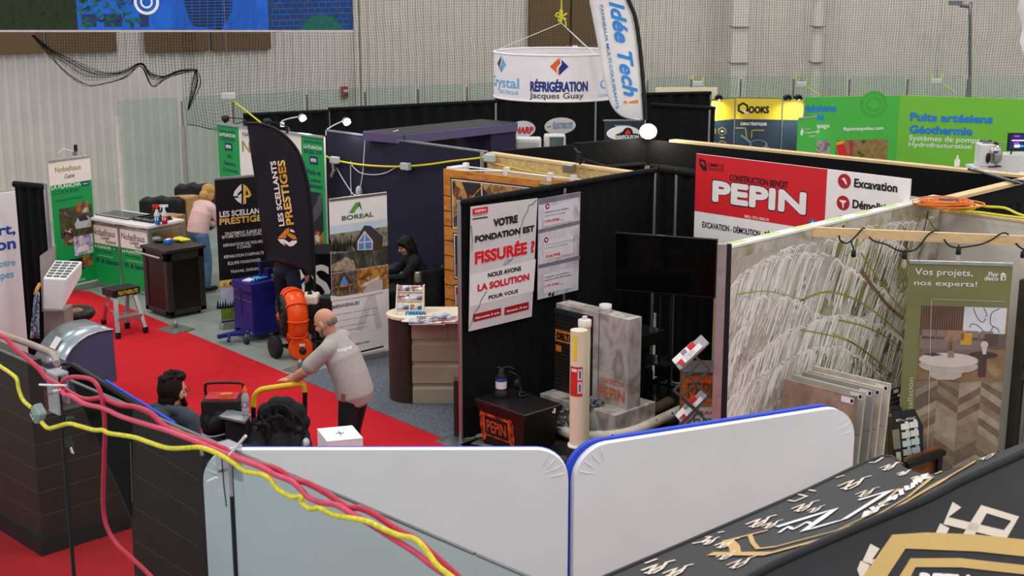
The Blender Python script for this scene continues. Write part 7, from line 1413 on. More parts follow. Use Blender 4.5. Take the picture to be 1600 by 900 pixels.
# socket boxes and yellow cords above the far glass
for x, y, lab in ((357, 150, 'grey socket box hanging above the green backdrop'), (1090, 131, 'socket box hung on yellow cords above the yellow headed wall'), (1252, 132, 'socket box hung on yellow cords left of the green backdrop'), (1463, 127, 'socket box hung on yellow cords above the lime backdrop')):
    D0 = 20.5 if x < 500 else 27.0; p = atD(x, y, D0); rt = thing('socket_box', lab, 'socket box', p, 'hanging socket boxes'); bb = MB(); bb.box(p - V((0, 0, .05)), (.2, .08, .1), SOCK, -.78); bb.obj('box', rt, bevel=.015)
    bb = MB()
    if x < 500: bb.tube([p - RT * .08, p + RT * .1 - V((0, 0, .1)), atD(408, 192, 19.0)], .012, YCORD, 6, 4); bb.tube([p, V((p.x, p.y, 6))], .004, STEEL, 5)
    else: bb.tube([atD(x - 9, y - 14, D0), atD(x - 6, y - 3, D0), p - RT * .06], .014, YCORD, 6, 3); bb.tube([atD(x + 10, y - 12, D0), atD(x + 7, y - 2, D0), p + RT * .06, atD(x + 30, y + 18, D0)], .012, YCORD, 6, 3); bb.tube([p, V((p.x, p.y, 6))], .004, STEEL, 5)
    bb.obj('cord', rt)
# ================================================================ heat-pump corner at the left
a_, c_ = V((5.75, 15.05, 0)), V((7.12, 14.95, 0)); pl = Pl(a_, c_ - a_); PBL = M('print_royal_blue', '#1f4fae', .5, noise=0); PLB = M('print_sky', '#63b3e0')
cr_ = g(54, 296, 2.3); c_ = V((cr_.x, cr_.y, 0)); a_ = c_ + V((-1.9, .12, 0)); pl = Pl(a_, c_ - a_); W_ = (c_ - a_).length; rt = thing('fabric_display', 'white fabric display with blue lettering cut off at the left edge', 'display', (a_ + c_) / 2)
def rrect(pl, W_, z0, z1, r, lower=False, inset=0.0):
    P = []
    for cx_, cy_, t0 in ((W_ - r, z1 - r, 0), (r, z1 - r, 90)):
        for k in range(9): t = math.radians(t0 + k * 11.25); P.append((cx_ + (r - inset) * math.cos(t), cy_ + (r - inset) * math.sin(t)))
    return P + [(inset, z0), (W_ - inset, z0)]
TAUP = M('taupe_fabric', '#8d7f78', .8, noise=.05); WFAB = M('white_stretch_fabric', '#eceaec', .75, noise=.015, scale=3)
bb = MB(); P = rrect(pl, W_, .02, 2.3, .16); bb.prism([pl.pt(u, v, 0) for u, v in P], pl.n * -.02, WFAB)
for t, bl, tr, m in (('expert,', (-62, 381), (24, 362), PBL), ('solution', (-76, 402), (24.5, 382), PBL), ('pour votre', (-40, 426.5), (24, 414), PLB), ('pompes', (-26, 444), (21, 427), PLB)): bb.qtext(pl, t, bl, tr, m, .03 if m == PBL else .005, h={'e': 19, 's': 19, 'p': 12}[t[0]] if t != 'pompes' else 12)
bb.obj('printed_front', rt, bevel=.006); bb = MB(); bb.prism([pl.pt(u, v, -.021) for u, v in rrect(pl, W_ + .02, .02, 2.3, .16)], pl.n * -.12, TAUP); bb.obj('back_cover', rt, bevel=.006)
drape_wall('drape_wall', 'short black drape beside the white lettered display at the left', fl(50, 14.95), fl(97, 14.75), 2.44, poles=(1,), amp=.04, per=.13, seed=41)
# wall-mounted white heat pump on a grey board
D_ = 14.25; rt = thing('heat_pump_unit', 'white indoor unit with slatted top on a grey stand at the left', 'air conditioner', fl(85, D_)); GB_ = M('grey_board', '#a8a29e', .4, .3, noise=.04)
o = atD(67, 484, D_); tz = atD(66, 434, D_).z; bx = RT * .42; by = nf * .34 + RT * .18; h_ = tz - o.z
# front face 68..104, top rises backwards
A0, A1, A2, A3 = atD(67, 484, D_), atD(98, 484, D_), atD(103, 437, D_), atD(67, 435, D_); B3, B2, B1 = atD(86, 406, D_ + .3), atD(129, 408, D_ + .3), atD(128, 430, D_ + .3)
bb = MB(); B0 = B3 + V((0, 0, A0.z - A3.z)); vs = [A0, A1, A2, A3, B3, B2, B1, B0]
bb.add(vs, [(0, 1, 2, 3), (3, 2, 5, 4), (1, 6, 5, 2), (0, 3, 4, 7), (7, 4, 5, 6), (0, 7, 6, 1)], WPL); bb.obj('housing', rt, bevel=.012)
bb = MB(); lp = lambda s_, t_: (A3.lerp(A2, s_)).lerp(B3.lerp(B2, s_), t_) + V((0, 0, .004)) - nf * .004
SLT = M('vent_shadow', '#55585a', .6, noise=0)
for r in range(6):
    for c in range(3): bb.add([lp(.08 + .3 * c, .1 + .145 * r), lp(.33 + .3 * c, .1 + .145 * r), lp(.33 + .3 * c, .19 + .145 * r), lp(.08 + .3 * c, .19 + .145 * r)], [(0, 1, 2, 3)], SLT)
bb.obj('top_grille', rt)
bb = MB(); p0, p1, p2, p3 = atD(62, 400, D_ + .3), atD(86, 383, D_ + .42), atD(86, 470, D_ + .42), atD(66, 488, D_ + .3); bb.prism([p0, p1, p2, p3], nf * .03, GB_); bb.obj('back_board', rt, bevel=.006)
bb = MB(); q = atD(82, 486, D_ + .3); bb.prism([atD(68, 486, D_ + .2), atD(100, 486, D_ + .2), fl(108, D_ + .2, .01), fl(72, D_ + .2, .01)], nf * .3, M('stand_taupe', '#8b827b', .5, noise=.05)); bb.obj('stand', rt)
bb = MB(); SEQ = MR('sequin_cloth', ['#3d5a80', '#c9d3de', '#1e2f4a', '#8fa5bd'], 60, .3, kind='voronoi', lo=.1, hi=.9); G = [[atD(47 + (61 - 47) * k / 5 + (1 - i / 8) * (5 - k) * 1.5 + (5 - k) * 0, 456 + i * 9 + (k % 2), D_ - .05 + .03 * math.sin(k * 2 + i)) for k in range(6)] for i in range(9)]; bb.grid(G, SEQ); bb.thing('sequin_garment', 'blue and silver sequin garment hanging by the grey board', 'garment', mods=[('solid', .01)])
bb = MB(); bb.tube([atD(62, 444, D_ + .1), atD(58, 452, D_ - .02), atD(55, 460, D_ - .02)], .02, M('ochre_strap', '#c98f34', .6), 6, 3); bb.thing('ochre_strap', 'ochre strap holding the sequin garment', 'strap')
q = fl(124, 15.7); rt = thing('round_stool', 'black round stool with a gold patterned cushion by the duct hood', 'stool', q); zt = atD(122, 482, 15.7).z; bb = MB(); bb.lathe(V((q.x, q.y, zt - .12)), [(.2, 0), (.24, .05), (.22, .11), (.1, .13)], BPL, 22); bb.obj('seat', rt); bb = MB(); bb.ball((q.x - .03, q.y - .08, zt - .02), (.13, .1, .04), MR('gold_pattern', ['#5a4526', '#a8843f', '#2f2618'], 20, kind='voronoi', lo=.1, hi=.9)); bb.obj('cushion', rt); bb = MB(); bb.cyl((q.x, q.y, .012), (q.x, q.y, zt - .12), .05, BPL); bb.lathe((q.x, q.y, .009), [(.2, 0), (.2, .02), (.05, .04)], BPL, 20); bb.obj('pedestal', rt)
# galvanised hood
GAL = MR('galvanised_sheet', ['#7d8790', '#a9b2b8', '#95a0a8', '#bcc4c8'], 2.5, .28, (1, 1, 3), dist=.5); GAL.node_tree.nodes['Principled BSDF'].inputs['Metallic'].default_value = .75
BLG = M('blue_grey_sheet', '#4b5878', .45, .3, noise=.08, scale=4); br = g(181, 596, .6); Yh = br.y; rt = thing('duct_hood', 'galvanised metal hood with a curved top on the red carpet', 'duct', (br.x - .3, Yh + .3, .009))
prof = [(92, 577), (97, 571), (103, 558), (111, 545), (122, 534), (136, 524.5), (152, 518.5), (166, 516), (176, 515)]
PR = [onY(x, y, Yh) for x, y in prof]; dp = onX(50, 533, PR[0].x); dv = V((0, min(max(dp.y - Yh, .5), .75), 0)); lo_ = PR[0].z
base_ = [V((PR[-1].x + .01, Yh, .6)), V((PR[0].x, Yh, .6))]
bb = MB(); bb.prism(PR + base_, dv, BLG); bb.obj('side_body', rt); bb = MB(); bb.obox(V((PR[0].x + .05, Yh + .05, .01)), V((PR[-1].x - PR[0].x - .1, 0, 0)), dv * .85, (0, 0, .59), STEEL); bb.obj('stand', rt)
bb = MB(); nrm = V((0, 0, 0)); top_ = [p + V((0, -.012, .006)) for p in PR]; bb.grid([[p, p + dv + V((0, .024, 0))] for p in top_], GAL); bb.obj('curved_top', rt, mods=[('solid', .008)])
bb = MB(); bb.tube([p + V((0, -.012, .004)) for p in PR], .008, ALU, 6); bb.obj('front_flange', rt)
bb = MB(); m_ = PR[2].lerp(PR[3], .3) + dv * .4; tg = (PR[3] - PR[2]).normalized(); q4 = [m_ + V((-.02, 0, .012)), m_ + tg * .13 + V((-.02, 0, .012)), m_ + tg * .13 + V((-.02, .12, .012)), m_ + V((-.02, .12, .012))]; bb.prism(q4, V((-.002, 0, .003)), WPL); bb.obj('paper_label', rt)
# dark siding displays just beyond the near glass
SID = MR('siding_espresso', ['#271d17', '#33271f', '#2b211a'], 3, .5, (1, 1, 20)); PLK = M('plank_gap', '#6a5a4c', .6, noise=0); KAP = M('cap_beige', '#a08d86', .5, noise=.05)
cA = g(68, 868); hA = 1.68; rt = thing('siding_stand', 'dark brown siding stand with plank seams seen through the near glass', 'display', cA); X0_, Y0_ = cA.x, cA.y
bb = MB(); bb.obox((X0_, Y0_, .14), (.12, 0, 0), (0, 4.2, 0), (0, 0, hA - .14), SID); bb.obox((X0_ + .12, Y0_, .14), (.75, 0, 0), (0, .1, 0), (0, 0, 1.06), SID); pa, pb = Pl((X0_, Y0_, 0), (0, 1, 0)), Pl((X0_, Y0_, 0), (1, 0, 0))
for k in range(1, 8):
    bb.uvrect(pa, 0, .14 + .205 * k, 4.2, .145 + .205 * k, PLK, 1)
    if k < 6: bb.uvrect(pb, 0, .14 + .205 * k, .86, .145 + .205 * k, PLK, 1)
bb.obj('siding_faces', rt); bb = MB(); bb.obox((X0_ - .03, Y0_ - .03, .012), (.18, 0, 0), (0, 4.25, 0), (0, 0, .125), BPL); bb.obox((X0_ + .15, Y0_ - .03, .012), (.75, 0, 0), (0, .16, 0), (0, 0, .125), BPL); bb.obj('plinth', rt)
bb = MB(); tp = [g(x, y, hA + .02) for x, y in ((-70, 492), (0, 521), (40, 535), (74, 549), (84, 556), (89, 568))]; bb.tube(crom(tp, 4), .03, KAP, 8); bb.prism([p - V((0, 0, .03)) for p in tp] + [tp[-1] + V((.1, .0, -.03)), tp[0] + V((.1, 0, -.03))], (0, 0, .02), BPL); bb.obj('cap', rt)
hB = 1.7; b0, b1 = g(103, 563, hB), g(309, 686, hB); xB = (b0.x + b1.x) / 2; pB = Pl((xB, b0.y, 0), (0, -1, 0)); rt = thing('leaning_display', 'dark slanted fabric display with a blue back edge beside the white one', 'display', (xB, (b0.y + b1.y) / 2, .009))
DKF = M('charcoal_fabric', '#26211e', .7, noise=.08, scale=3); BLF = M('royal_blue_fabric', '#2347c8', .6, noise=.03)
bot = lambda x, y: pB.px(x, y)
P = [(103, 575), (105, 568), (111, 567.5), (160, 597), (268, 664), (306, 690), (313, 698), (316, 712), (321, 890)]
def zf(p): return V((p.x, p.y, max(p.z, .02)))
front = [zf(pB.px(x, y)) for x, y in P] + [V((xB, pB.px(316, 712).y, .02)), V((xB, pB.px(205, 815).y, .02)), zf(pB.px(205, 815))]
bb = MB(); bb.prism(front, V((.03, 0, 0)), DKF)
for k in range(6): y = 635 + k * 52; bb.qline(pB, [(208, y), (312, y + 64)], .004, PLK, 1)
bb.qpoly(pB, [(104, 576), (112, 572), (207, 632), (207, 812)], M('flat_black_cloth', '#070708', .95, noise=0, spec=.05), 1); bb.qline(pB, [(204.5, 690), (207, 785)], .016, M('grey_streak', '#5d5d5f', .5), 2); bb.obj('front_fabric', rt)
bb = MB(); bb.tube([zf(pB.px(x, y)) + V((.03, 0, .004)) for x, y in P[3:5]], .011, BLF, 8); bb.obj('blue_edge', rt); bb = MB(); bb.tube([zf(pB.px(x, y)) + V((.0, 0, .0)) for x, y in P[4:8]], .011, KAP, 8); bb.obj('corner_trim', rt)
# white fabric displays
def wdisplay(lab, tl, tr, h, r, blue_off):
    a_, c_ = g(*tl, h), g(*tr, h); a_.z = c_.z = 0; pl = Pl(a_, c_ - a_); W_ = (c_ - a_).length; rt = thing('fabric_display', lab, 'display', (a_ + c_) / 2)
    P = rrect(pl, W_, .015, h, r); bb = MB(); bb.prism([pl.pt(u, v, 0) for u, v in P], pl.n * -.045, WFAB, True)
    for (uc, vc, t0) in ((r, h - r, 90), (W_ - r, h - r, 0)):
        for k in range(4):
            t = math.radians(t0 + 14 + k * 18); d = (math.cos(t), math.sin(t)); bb.tube([pl.pt(uc + d[0] * (r - .10 - .03 * (k % 2)), vc + d[1] * (r - .10), .0), pl.pt(uc + d[0] * (r - .05), vc + d[1] * (r - .05), .004), pl.pt(uc + d[0] * (r - .012), vc + d[1] * (r - .012), -.002)], (.001, .003, .004, .001), WFAB, 6)
    bb.obj('white_cover', rt, bevel=.02)
    bb = MB(); bb.prism([pl.pt(u + blue_off[0], v + blue_off[1], -.047) for u, v in rrect(pl, W_, .015, h, r)], pl.n * -.03, BLF, True); bb.obj('blue_back', rt, bevel=.01)
    for t in (.25, .75):
        bb = MB(); q = a_.lerp(c_, t) - pl.n * .03; bb.box((q.x, q.y, .001), (.35, .5, .012), STEEL, math.atan2(pl.u.y, pl.u.x)); bb.obj('foot_plate', rt)
    return rt, pl
wdisplay('white fabric display crossed by cords behind the near glass', (315, 703.5), (888.5, 703), 2.3, .17, (0.0, -.006))
wdisplay('white fabric display with a bright blue left edge in the middle', (898, 701), (1338, 632.5), 2.3, .2, (-.03, .012))
# ================================================================ near rink glass with clips and cords
NG = MG('near_rink_glass', (.80, .86, .87), .010, .02, .997); zG = 2.8; k1, k2 = g(100, 583, zG), g(345, 704, zG); XG = (k1.x + k2.x) / 2; sp = k1.y - k2.y
for i, (y0, lab) in enumerate(((k2.y - 2 * sp, 'nearest see-through pane of the near rink glass, below the picture'), (k2.y - sp, 'near rink glass pane in front of the white fabric display'), (k2.y, 'near rink glass pane between the two clear clips'), (k1.y, 'near rink glass pane left of the upper clear clip'), (k1.y + sp, 'near rink glass pane beyond the left picture edge'))):
    bb = MB(); bb.obox((XG, y0 + .006, .05), (.012, 0, 0), (0, sp - .012, 0), (0, 0, zG - .05), NG); bb.obox((XG - .001, y0 + .006, zG - .006), (.014, 0, 0), (0, sp - .012, 0), (0, 0, .007), M('glass_top_edge', '#4c5456', .3)); bb.thing('rink_glass_pane', lab, 'glass pane', 'panes of the near rink glass')
for k, lab in ((k1, 'dark rubber seam of the near glass below the upper clear clip'), (k2, 'dark rubber seam of the near glass below the lower clear clip')):
    bb = MB(); bb.obox((XG - .003, k.y - .005, .05), (.018, 0, 0), (0, .01, 0), (0, 0, zG - .06), M('seam_rubber', '#17181a', .6)); bb.thing('glass_seam', lab, 'seam', 'rubber seams of the near glass')
ACR = MG('clear_acrylic', (.86, .85, .89), .07, .15, .76)
for k, s_, lab in ((k1, 1, 'clear acrylic clip over the near glass at the upper seam'), (k2, 1, 'clear acrylic clip over the near glass at the lower seam')):
    rt = thing('acrylic_clip', lab, 'clip', (XG, k.y, zG - .18), 'clear clips on the near glass'); wd = .105
    for x, hh in ((XG - .032, .21), (XG + .022, .16)):
        bb = MB(); bb.obox((x, k.y - wd / 2, zG + .015 - hh), (.012, 0, 0), (0, wd, 0), (0, 0, hh), ACR); bb.obj('side_plate', rt, bevel=.002)
    bb = MB(); bb.obox((XG - .034, k.y - wd / 2 - .001, zG + .008), (.07, 0, 0), (0, wd + .002, 0), (0, 0, .012), ACR); bb.obj('top_plate', rt, bevel=.002)
    bb = MB(); bb.cyl((XG - .055, k.y, zG - .09), (XG + .04, k.y, zG - .09), .006, STEEL, n=8); bb.obj('bolt', rt)
TIE = M('cable_tie_white', '#e4e0e4', .4, noise=0)
def cord(name, P, r, m, lab, dx=-.05, extra=0):
    bb = MB(); bb.tube([onX(x, y, XG + dx + (.012 * math.sin(i * 1.7) if extra else 0)) for i, (x, y) in enumerate(P)], r, m, 9, 5); return bb.thing(name, lab, 'cord')
PKC = M('pink_red_cord', '#b5213f', .4, noise=.08, scale=20); PKB = M('pink_red_cord_light', '#cc4463', .4, noise=.08, scale=20); YC2 = M('twisted_yellow_cord', '#d8cf33', .45, noise=.15, scale=60)
RC_ = .0125
cord('extension_cable', [(-30, 500), (0, 524), (10, 529), (21, 542), (42, 560), (60, 575), (72, 590), (92, 602), (107, 612), (125, 622), (140, 624), (160, 622), (185, 632), (212, 636), (235, 645), (250, 660), (260, 667), (282, 677), (312, 687), (350, 701), (362, 710), (400, 724), (425, 730), (440, 737), (460, 750), (480, 755), (512, 772), (542, 792), (562, 794), (587, 805), (625, 830), (650, 842), (675, 865), (700, 887), (730, 915)], RC_, PKC, 'dark pink power cord running the whole length of the near glass', -.06)
cord('extension_cable', [(92, 603), (100, 616), (112, 619), (132, 631), (162, 638), (190, 651), (225, 662), (252, 670), (275, 678), (312, 692), (362, 713), (410, 731), (430, 742), (455, 752), (470, 765), (482, 777), (500, 785), (525, 789), (545, 800), (575, 817), (612, 840), (650, 864), (675, 884), (700, 900), (730, 925)], RC_ * .92, PKB, 'lighter pink power cord twined under the dark pink one', -.085)
cord('extension_cable', [(103, 620), (97, 600), (103, 592), (117, 589), (140, 592), (151, 601), (158, 617), (162, 640), (164, 675), (163, 710), (161, 782), (166, 820), (180, 847), (200, 867), (220, 885), (240, 905)], RC_ * .85, PKC, 'dark pink cord looping over the clip and dropping down the glass', -.075)
cord('extension_cable', [(-20, 556), (0, 572), (15, 582), (26, 592), (29, 607), (36, 625), (49, 637)], RC_ * .8, YC2, 'yellow cord coming down to the green grey socket box', -.06)
cord('extension_cable', [(65, 660), (75, 669), (87, 667), (107, 662), (125, 666), (147, 672), (160, 672), (170, 677), (190, 680), (212, 684), (235, 692), (262, 700), (287, 700), (312, 699), (336, 707), (360, 720), (372, 729), (385, 737), (412, 742), (425, 752), (435, 765), (455, 776), (470, 776), (472, 786), (485, 795), (500, 794), (520, 804), (550, 810), (575, 815), (600, 827), (625, 837), (647, 842), (662, 855), (682, 882), (700, 897), (730, 920)], RC_ * .85, YC2, 'twisted yellow cord from the socket box along the near glass', -.10)
SGB = M('socket_green_grey', '#8fa39b', .45, noise=.1); p = onX(60, 646, XG - .06); rt = thing('socket_box', 'green grey socket box on the yellow cord at the near glass', 'socket box', p); bb = MB(); R = Matrix.Rotation(.7, 3, 'X'); e = [R @ V(v) for v in ((.05, 0, 0), (0, .075, 0), (0, 0, .085))]; bb.obox(p - e[0] / 2 - e[1] / 2 - e[2] / 2, e[0], e[1], e[2], SGB); bb.obj('housing', rt, bevel=.012)
bb = MB(); bb.obox(p - e[0] * .62 - e[1] * .32 - e[2] * .32, e[0] * .12, e[1] * .64, e[2] * .64, SGB)
for s_ in (-.15, .15): bb.obox(p - e[0] * .66 + e[1] * s_ - e[2] * .1, e[0] * .05, e[1] * .06, e[2] * .2, BPL)
bb.obj('cover_plate', rt, bevel=.004)
bb = MB(); bb.tube([onX(x, y, XG - .055) for x, y in ((98, 640), (100, 655), (101, 672), (105, 685))], .006, BPL, 6, 3); q0, q1 = onX(105, 683, XG - .055), onX(110, 698, XG - .055); bb.cyl(q0, q1, .014, BPL, .02, 10); d = (q1 - q0).normalized()
for s_ in (-.008, .008): bb.bar(q1 + V((0, s_, 0)), q1 + V((0, s_, 0)) + d * .035, .003, .008, ALU)
bb.ball(onX(110, 656, XG - .055), (.02, .03, .02), BPL); bb.thing('dangling_plug', 'black two pin plug dangling against the near glass', 'plug')
for P, lab in (([(62, 601), (82, 602), (103, 602)], 'white cable tie sticking out left of the upper clear clip'), ([(84, 611), (95, 609)], 'short white cable tie end on the upper clear clip'), ([(357, 713), (368, 700), (384, 681)], 'long white cable tie sticking up from the lower clear clip'), ([(325, 752), (339, 746)], 'short white cable tie end on the lower clear clip')):
    bb = MB(); bb.tube([onX(x, y, XG - .09) for x, y in P], .006, TIE, 6, 3); bb.thing('cable_tie', lab, 'cable tie', 'cable ties on the near glass')
bb = MB(); bb.tube([onX(x, y, XG - .015) for x, y in ((345, 706), (352, 722), (352, 740))], .004, TIE, 6); bb.tube([onX(x, y, XG - .04) for x, y in ((346, 708), (350, 760), (354, 792))], .003, M('seam_rubber', '#17181a'), 5); bb.thing('tie_loop', 'thin tie loop hanging on the lower clear clip', 'cable tie')
# ================================================================ printed tent canopy at the lower right
TEN = M('tent_black_cloth', '#232427', .55, noise=.12, scale=2, bump=.1); TG = M('tent_gold', '#c9a766', .6, noise=.03); TW_ = M('tent_white', '#e9e6e8', .6, noise=.02); TB_ = M('tent_beige', '#dccdbd', .6, noise=.03)
P1, P2, P3 = g(1200, 887, 2.45), g(1600, 707, 2.8), g(1600, 950, 2.35); PF = Pl(P1, P2 - P1, P3 - P1 if (P3 - P1).z > 0 else P1 - P3)
Rr = [(900, 1055), (1000, 997), (1100, 945), (1200, 887), (1300, 842), (1400, 800), (1450, 779), (1500, 753), (1550, 730), (1600, 707), (1700, 657)]
Oo = [(620, 1048, 2.15), (740, 993, 2.15), (850, 945, 2.15), (950, 900, 2.15), (1100, 836, 2.15), (1250, 771, 2.15), (1378, 714, 2.15), (1420, 734, 2.2), (1470, 738, 2.3), (1600, 691, 2.6), (1720, 640, 2.75)]
Rp = [PF.px(x, y) for x, y in Rr]; Op = [g(*o) for o in Oo]
rt = thing('tent_canopy', 'black printed tent canopy with gold crests at the lower right', 'tent', (4.8, 2.4, .01))
Rc, Oc = crom(Rp, 4), crom(Op, 4); G = [[a_.lerp(c_, k / 8) - V((0, 0, .05 * math.sin(math.pi * k / 8))) for k in range(9)] for a_, c_ in zip(Oc, Rc)]
LF = [PF.px(x, y) for x, y in ((900, 1075), (1050, 1180), (1400, 1200), (1800, 1100), (1900, 900), (1720, 650))]
fp = Rc + LF[::-1]
from mathutils.bvhtree import BVHTree
vs = [p for r in G for p in r]; fs = [(i * 9 + j, (i + 1) * 9 + j, (i + 1) * 9 + j + 1, i * 9 + j + 1) for i in range(len(G) - 1) for j in range(8)]
T1 = BVHTree.FromPolygons(vs, fs)
def bline(bb, P, w, m, sm=0):
    P = crom([V((x, y, 0)) for x, y in P], sm) if sm else [V((x, y, 0)) for x, y in P]; Q = []
    for a_, c_ in zip(P, P[1:]):
        for k in range(4): Q.append(a_.lerp(c_, k / 4))
    Q.append(P[-1]); pts = []
    for q in Q:
        hit = T1.ray_cast(CAMP, ray(q.x, q.y).normalized())
        if hit[0] is not None: pts.append((hit[0], hit[1]))
    if len(pts) < 2: return
    vs = []
    for i, (p, n_) in enumerate(pts):
        d = (pts[min(i + 1, len(pts) - 1)][0] - pts[max(i - 1, 0)][0]).normalized(); n_ = n_ if n_.z > 0 else -n_; s_ = d.cross(n_).normalized() * w / 2
        vs += [p - s_ + n_ * .006, p + s_ + n_ * .006]
    bb.add(vs, [(2 * i, 2 * i + 1, 2 * i + 3, 2 * i + 2) for i in range(len(pts) - 1)], m)
bb = MB(); bb.grid(G, TEN)
for P in ([(1110, 867), (1140, 867), (1200, 867), (1275, 847), (1320, 835)], [(1137, 845), (1148, 856), (1150, 867)]): bline(bb, P, .05, TG)
for P in ([(1172, 837), (1177, 850), (1185, 859), (1212, 856), (1307, 831), (1362, 805), (1405, 765)], [(1310, 830), (1362, 812), (1420, 778), (1457, 747)], [(1137, 846), (1200, 830)]): bline(bb, P, .022, TG)
for P in ([(1400, 795), (1440, 772), (1480, 748), (1525, 722)], [(1462, 742), (1484, 733)]): bline(bb, P, .035, TG)
bline(bb, [(1214, 825), (1305, 797), (1257, 831), (1320, 813), (1392, 768), (1342, 783)], .045, TW_); bline(bb, [(1218, 834), (1232, 824), (1240, 829), (1262, 817), (1268, 820)], .02, TW_)
def zed(x, y, k, m=TB_):
    for P in ([(x - 14 * k, y + 3 * k), (x + 8 * k, y - 6 * k), (x - 4 * k, y + 6 * k), (x + 16 * k, y - 4 * k)], [(x + 2 * k, y + 7 * k), (x + 14 * k, y + 1 * k), (x + 22 * k, y - 9 * k), (x + 34 * k, y - 12 * k)], [(x - 10 * k, y + 7 * k), (x - 4 * k, y + 5 * k), (x - 2 * k, y + 8 * k)]): bline(bb, P, .012 * k + .004, m)
for x, y, k in ((1325, 758, 1.1), (1348, 772, .8), (1250, 794, .9), (1270, 798, .6), (1180, 818, 1), (1200, 822, .7), (1128, 852, .8), (1130, 870, .8), (1150, 882, 1), (1018, 890, 1.1), (1050, 895, 1), (1385, 731, .7), (1408, 741, .5), (1430, 748, .5), (1105, 848, .6), (1540, 713, .8)): zed(x, y, k)
for P in ([(1232, 783), (1242, 785), (1261, 777), (1248, 774)], [(1358, 724), (1368, 724), (1380, 716)], [(1082, 851), (1098, 848), (1112, 840), (1102, 841)], [(1264, 767), (1275, 769)], [(1306, 748), (1320, 744)], [(1122, 834), (1132, 832)], [(1008, 882), (1027, 875)]): bline(bb, P, .016, TB_)
# big lettering between the gold lines
for k, ch in enumerate('AVENTURE'):
    cx_, cy_ = 1355 + k * 13.2, 806 - k * 8.6; L_ = {'A': [[(-4, 3), (-1, -5), (5, -2)], [(-3, 0), (3, 1)]], 'V': [[(-5, -3), (1, 4), (5, -5)]], 'E': [[(4, -5), (-4, -1), (-2, 4), (6, 0)], [(-3, 1), (4, -2)]], 'N': [[(-5, 4), (-4, -2), (4, 2), (5, -5)]], 'T': [[(-5, -2), (5, -6)], [(0, -4), (2, 3)]], 'U': [[(-4, -2), (-2, 4), (5, 0), (5, -6)]], 'R': [[(-3, 4), (-4, -2), (4, -5), (3, -1), (-2, 1), (5, 1)]]}[ch]
    for P in L_: bline(bb, [(cx_ + x * 1.15, cy_ + y * 1.15) for x, y in P], .022, TW_)
bb.obj('left_roof_panel', rt)
bb = MB(); bb.add(fp, [tuple(range(len(fp)))], TEN)
for P, w in (([(1360, 912), (1404, 847), (1450, 846), (1525, 849), (1600, 857), (1650, 862)], .075), ([(1408, 912), (1426, 880), (1500, 880), (1600, 891), (1650, 897)], .04)): bb.qline(PF, P, w, TG, 3)
for P in ([(1495, 789), (1477.5, 814), (1570, 836), (1586, 811), (1537, 796), (1510, 842)], [(1476, 822), (1470, 834), (1475, 842)], [(1367, 854), (1355, 876), (1376, 880)], [(1352, 880), (1347, 891), (1353, 906)]): bb.qline(PF, P, .04, TB_, 2)
bb.qtextq(PF, 'REEN', (1432, 922), (1512, 926), (1437, 895), TW_, .06)
bb.obj('front_roof_panel', rt)
bb = MB(); bb.tube(Rc, .02, TEN, 8); bb.obj('ridge_seam', rt)
bb = MB(); bb.tube(Oc[:28], .012, TEN, 6); bb.obj('eave_hem', rt)
for p in (Op[6] - V((.03, 0, 0)), V((3.6, 3.2, 2.1)), V((6.4, 1.0, 2.1))):
    bb = MB(); bb.bar((p.x, p.y, .01), (p.x, p.y, p.z - .02), .04, .04, BPL); bb.obj('leg', rt)
# ================================================================ people
SKIN = M('skin', '#c98f74', .55, noise=.05, scale=12, spec=.3); SKIN2 = M('skin_warm', '#c08468', .55, noise=.05, scale=12)
def etube(bb, pts, rad, side, m, n=16):
    """limb: rings of radii (a along side, b across) along pts, rounded at both ends"""
    pts = [V(p) for p in pts]; L = len(pts); rings = []; side = V(side)
    rad = [(r, r) if not isinstance(r, tuple) else r for r in rad]
    for i in range(L):
        d = (pts[min(i + 1, L - 1)] - pts[max(i - 1, 0)]).normalized(); a = side - d * side.dot(d); a = a.normalized() if a.length > .05 else d.orthogonal().normalized(); b = d.cross(a); ra, rb = rad[i]
        if i == 0:
            for q, f in ((.95, .3), (.7, .72)): rings.append(bb.ring(pts[0] - d * min(ra, rb) * q * .8, a * ra * f, b * rb * f, n))
        rings.append(bb.ring(pts[i], a * ra, b * rb, n))
        if i == L - 1:
            for q, f in ((.7, .72), (.95, .3)): rings.append(bb.ring(pts[i] + d * min(ra, rb) * q * .8, a * ra * f, b * rb * f, n))
    bb.loft(rings, m)
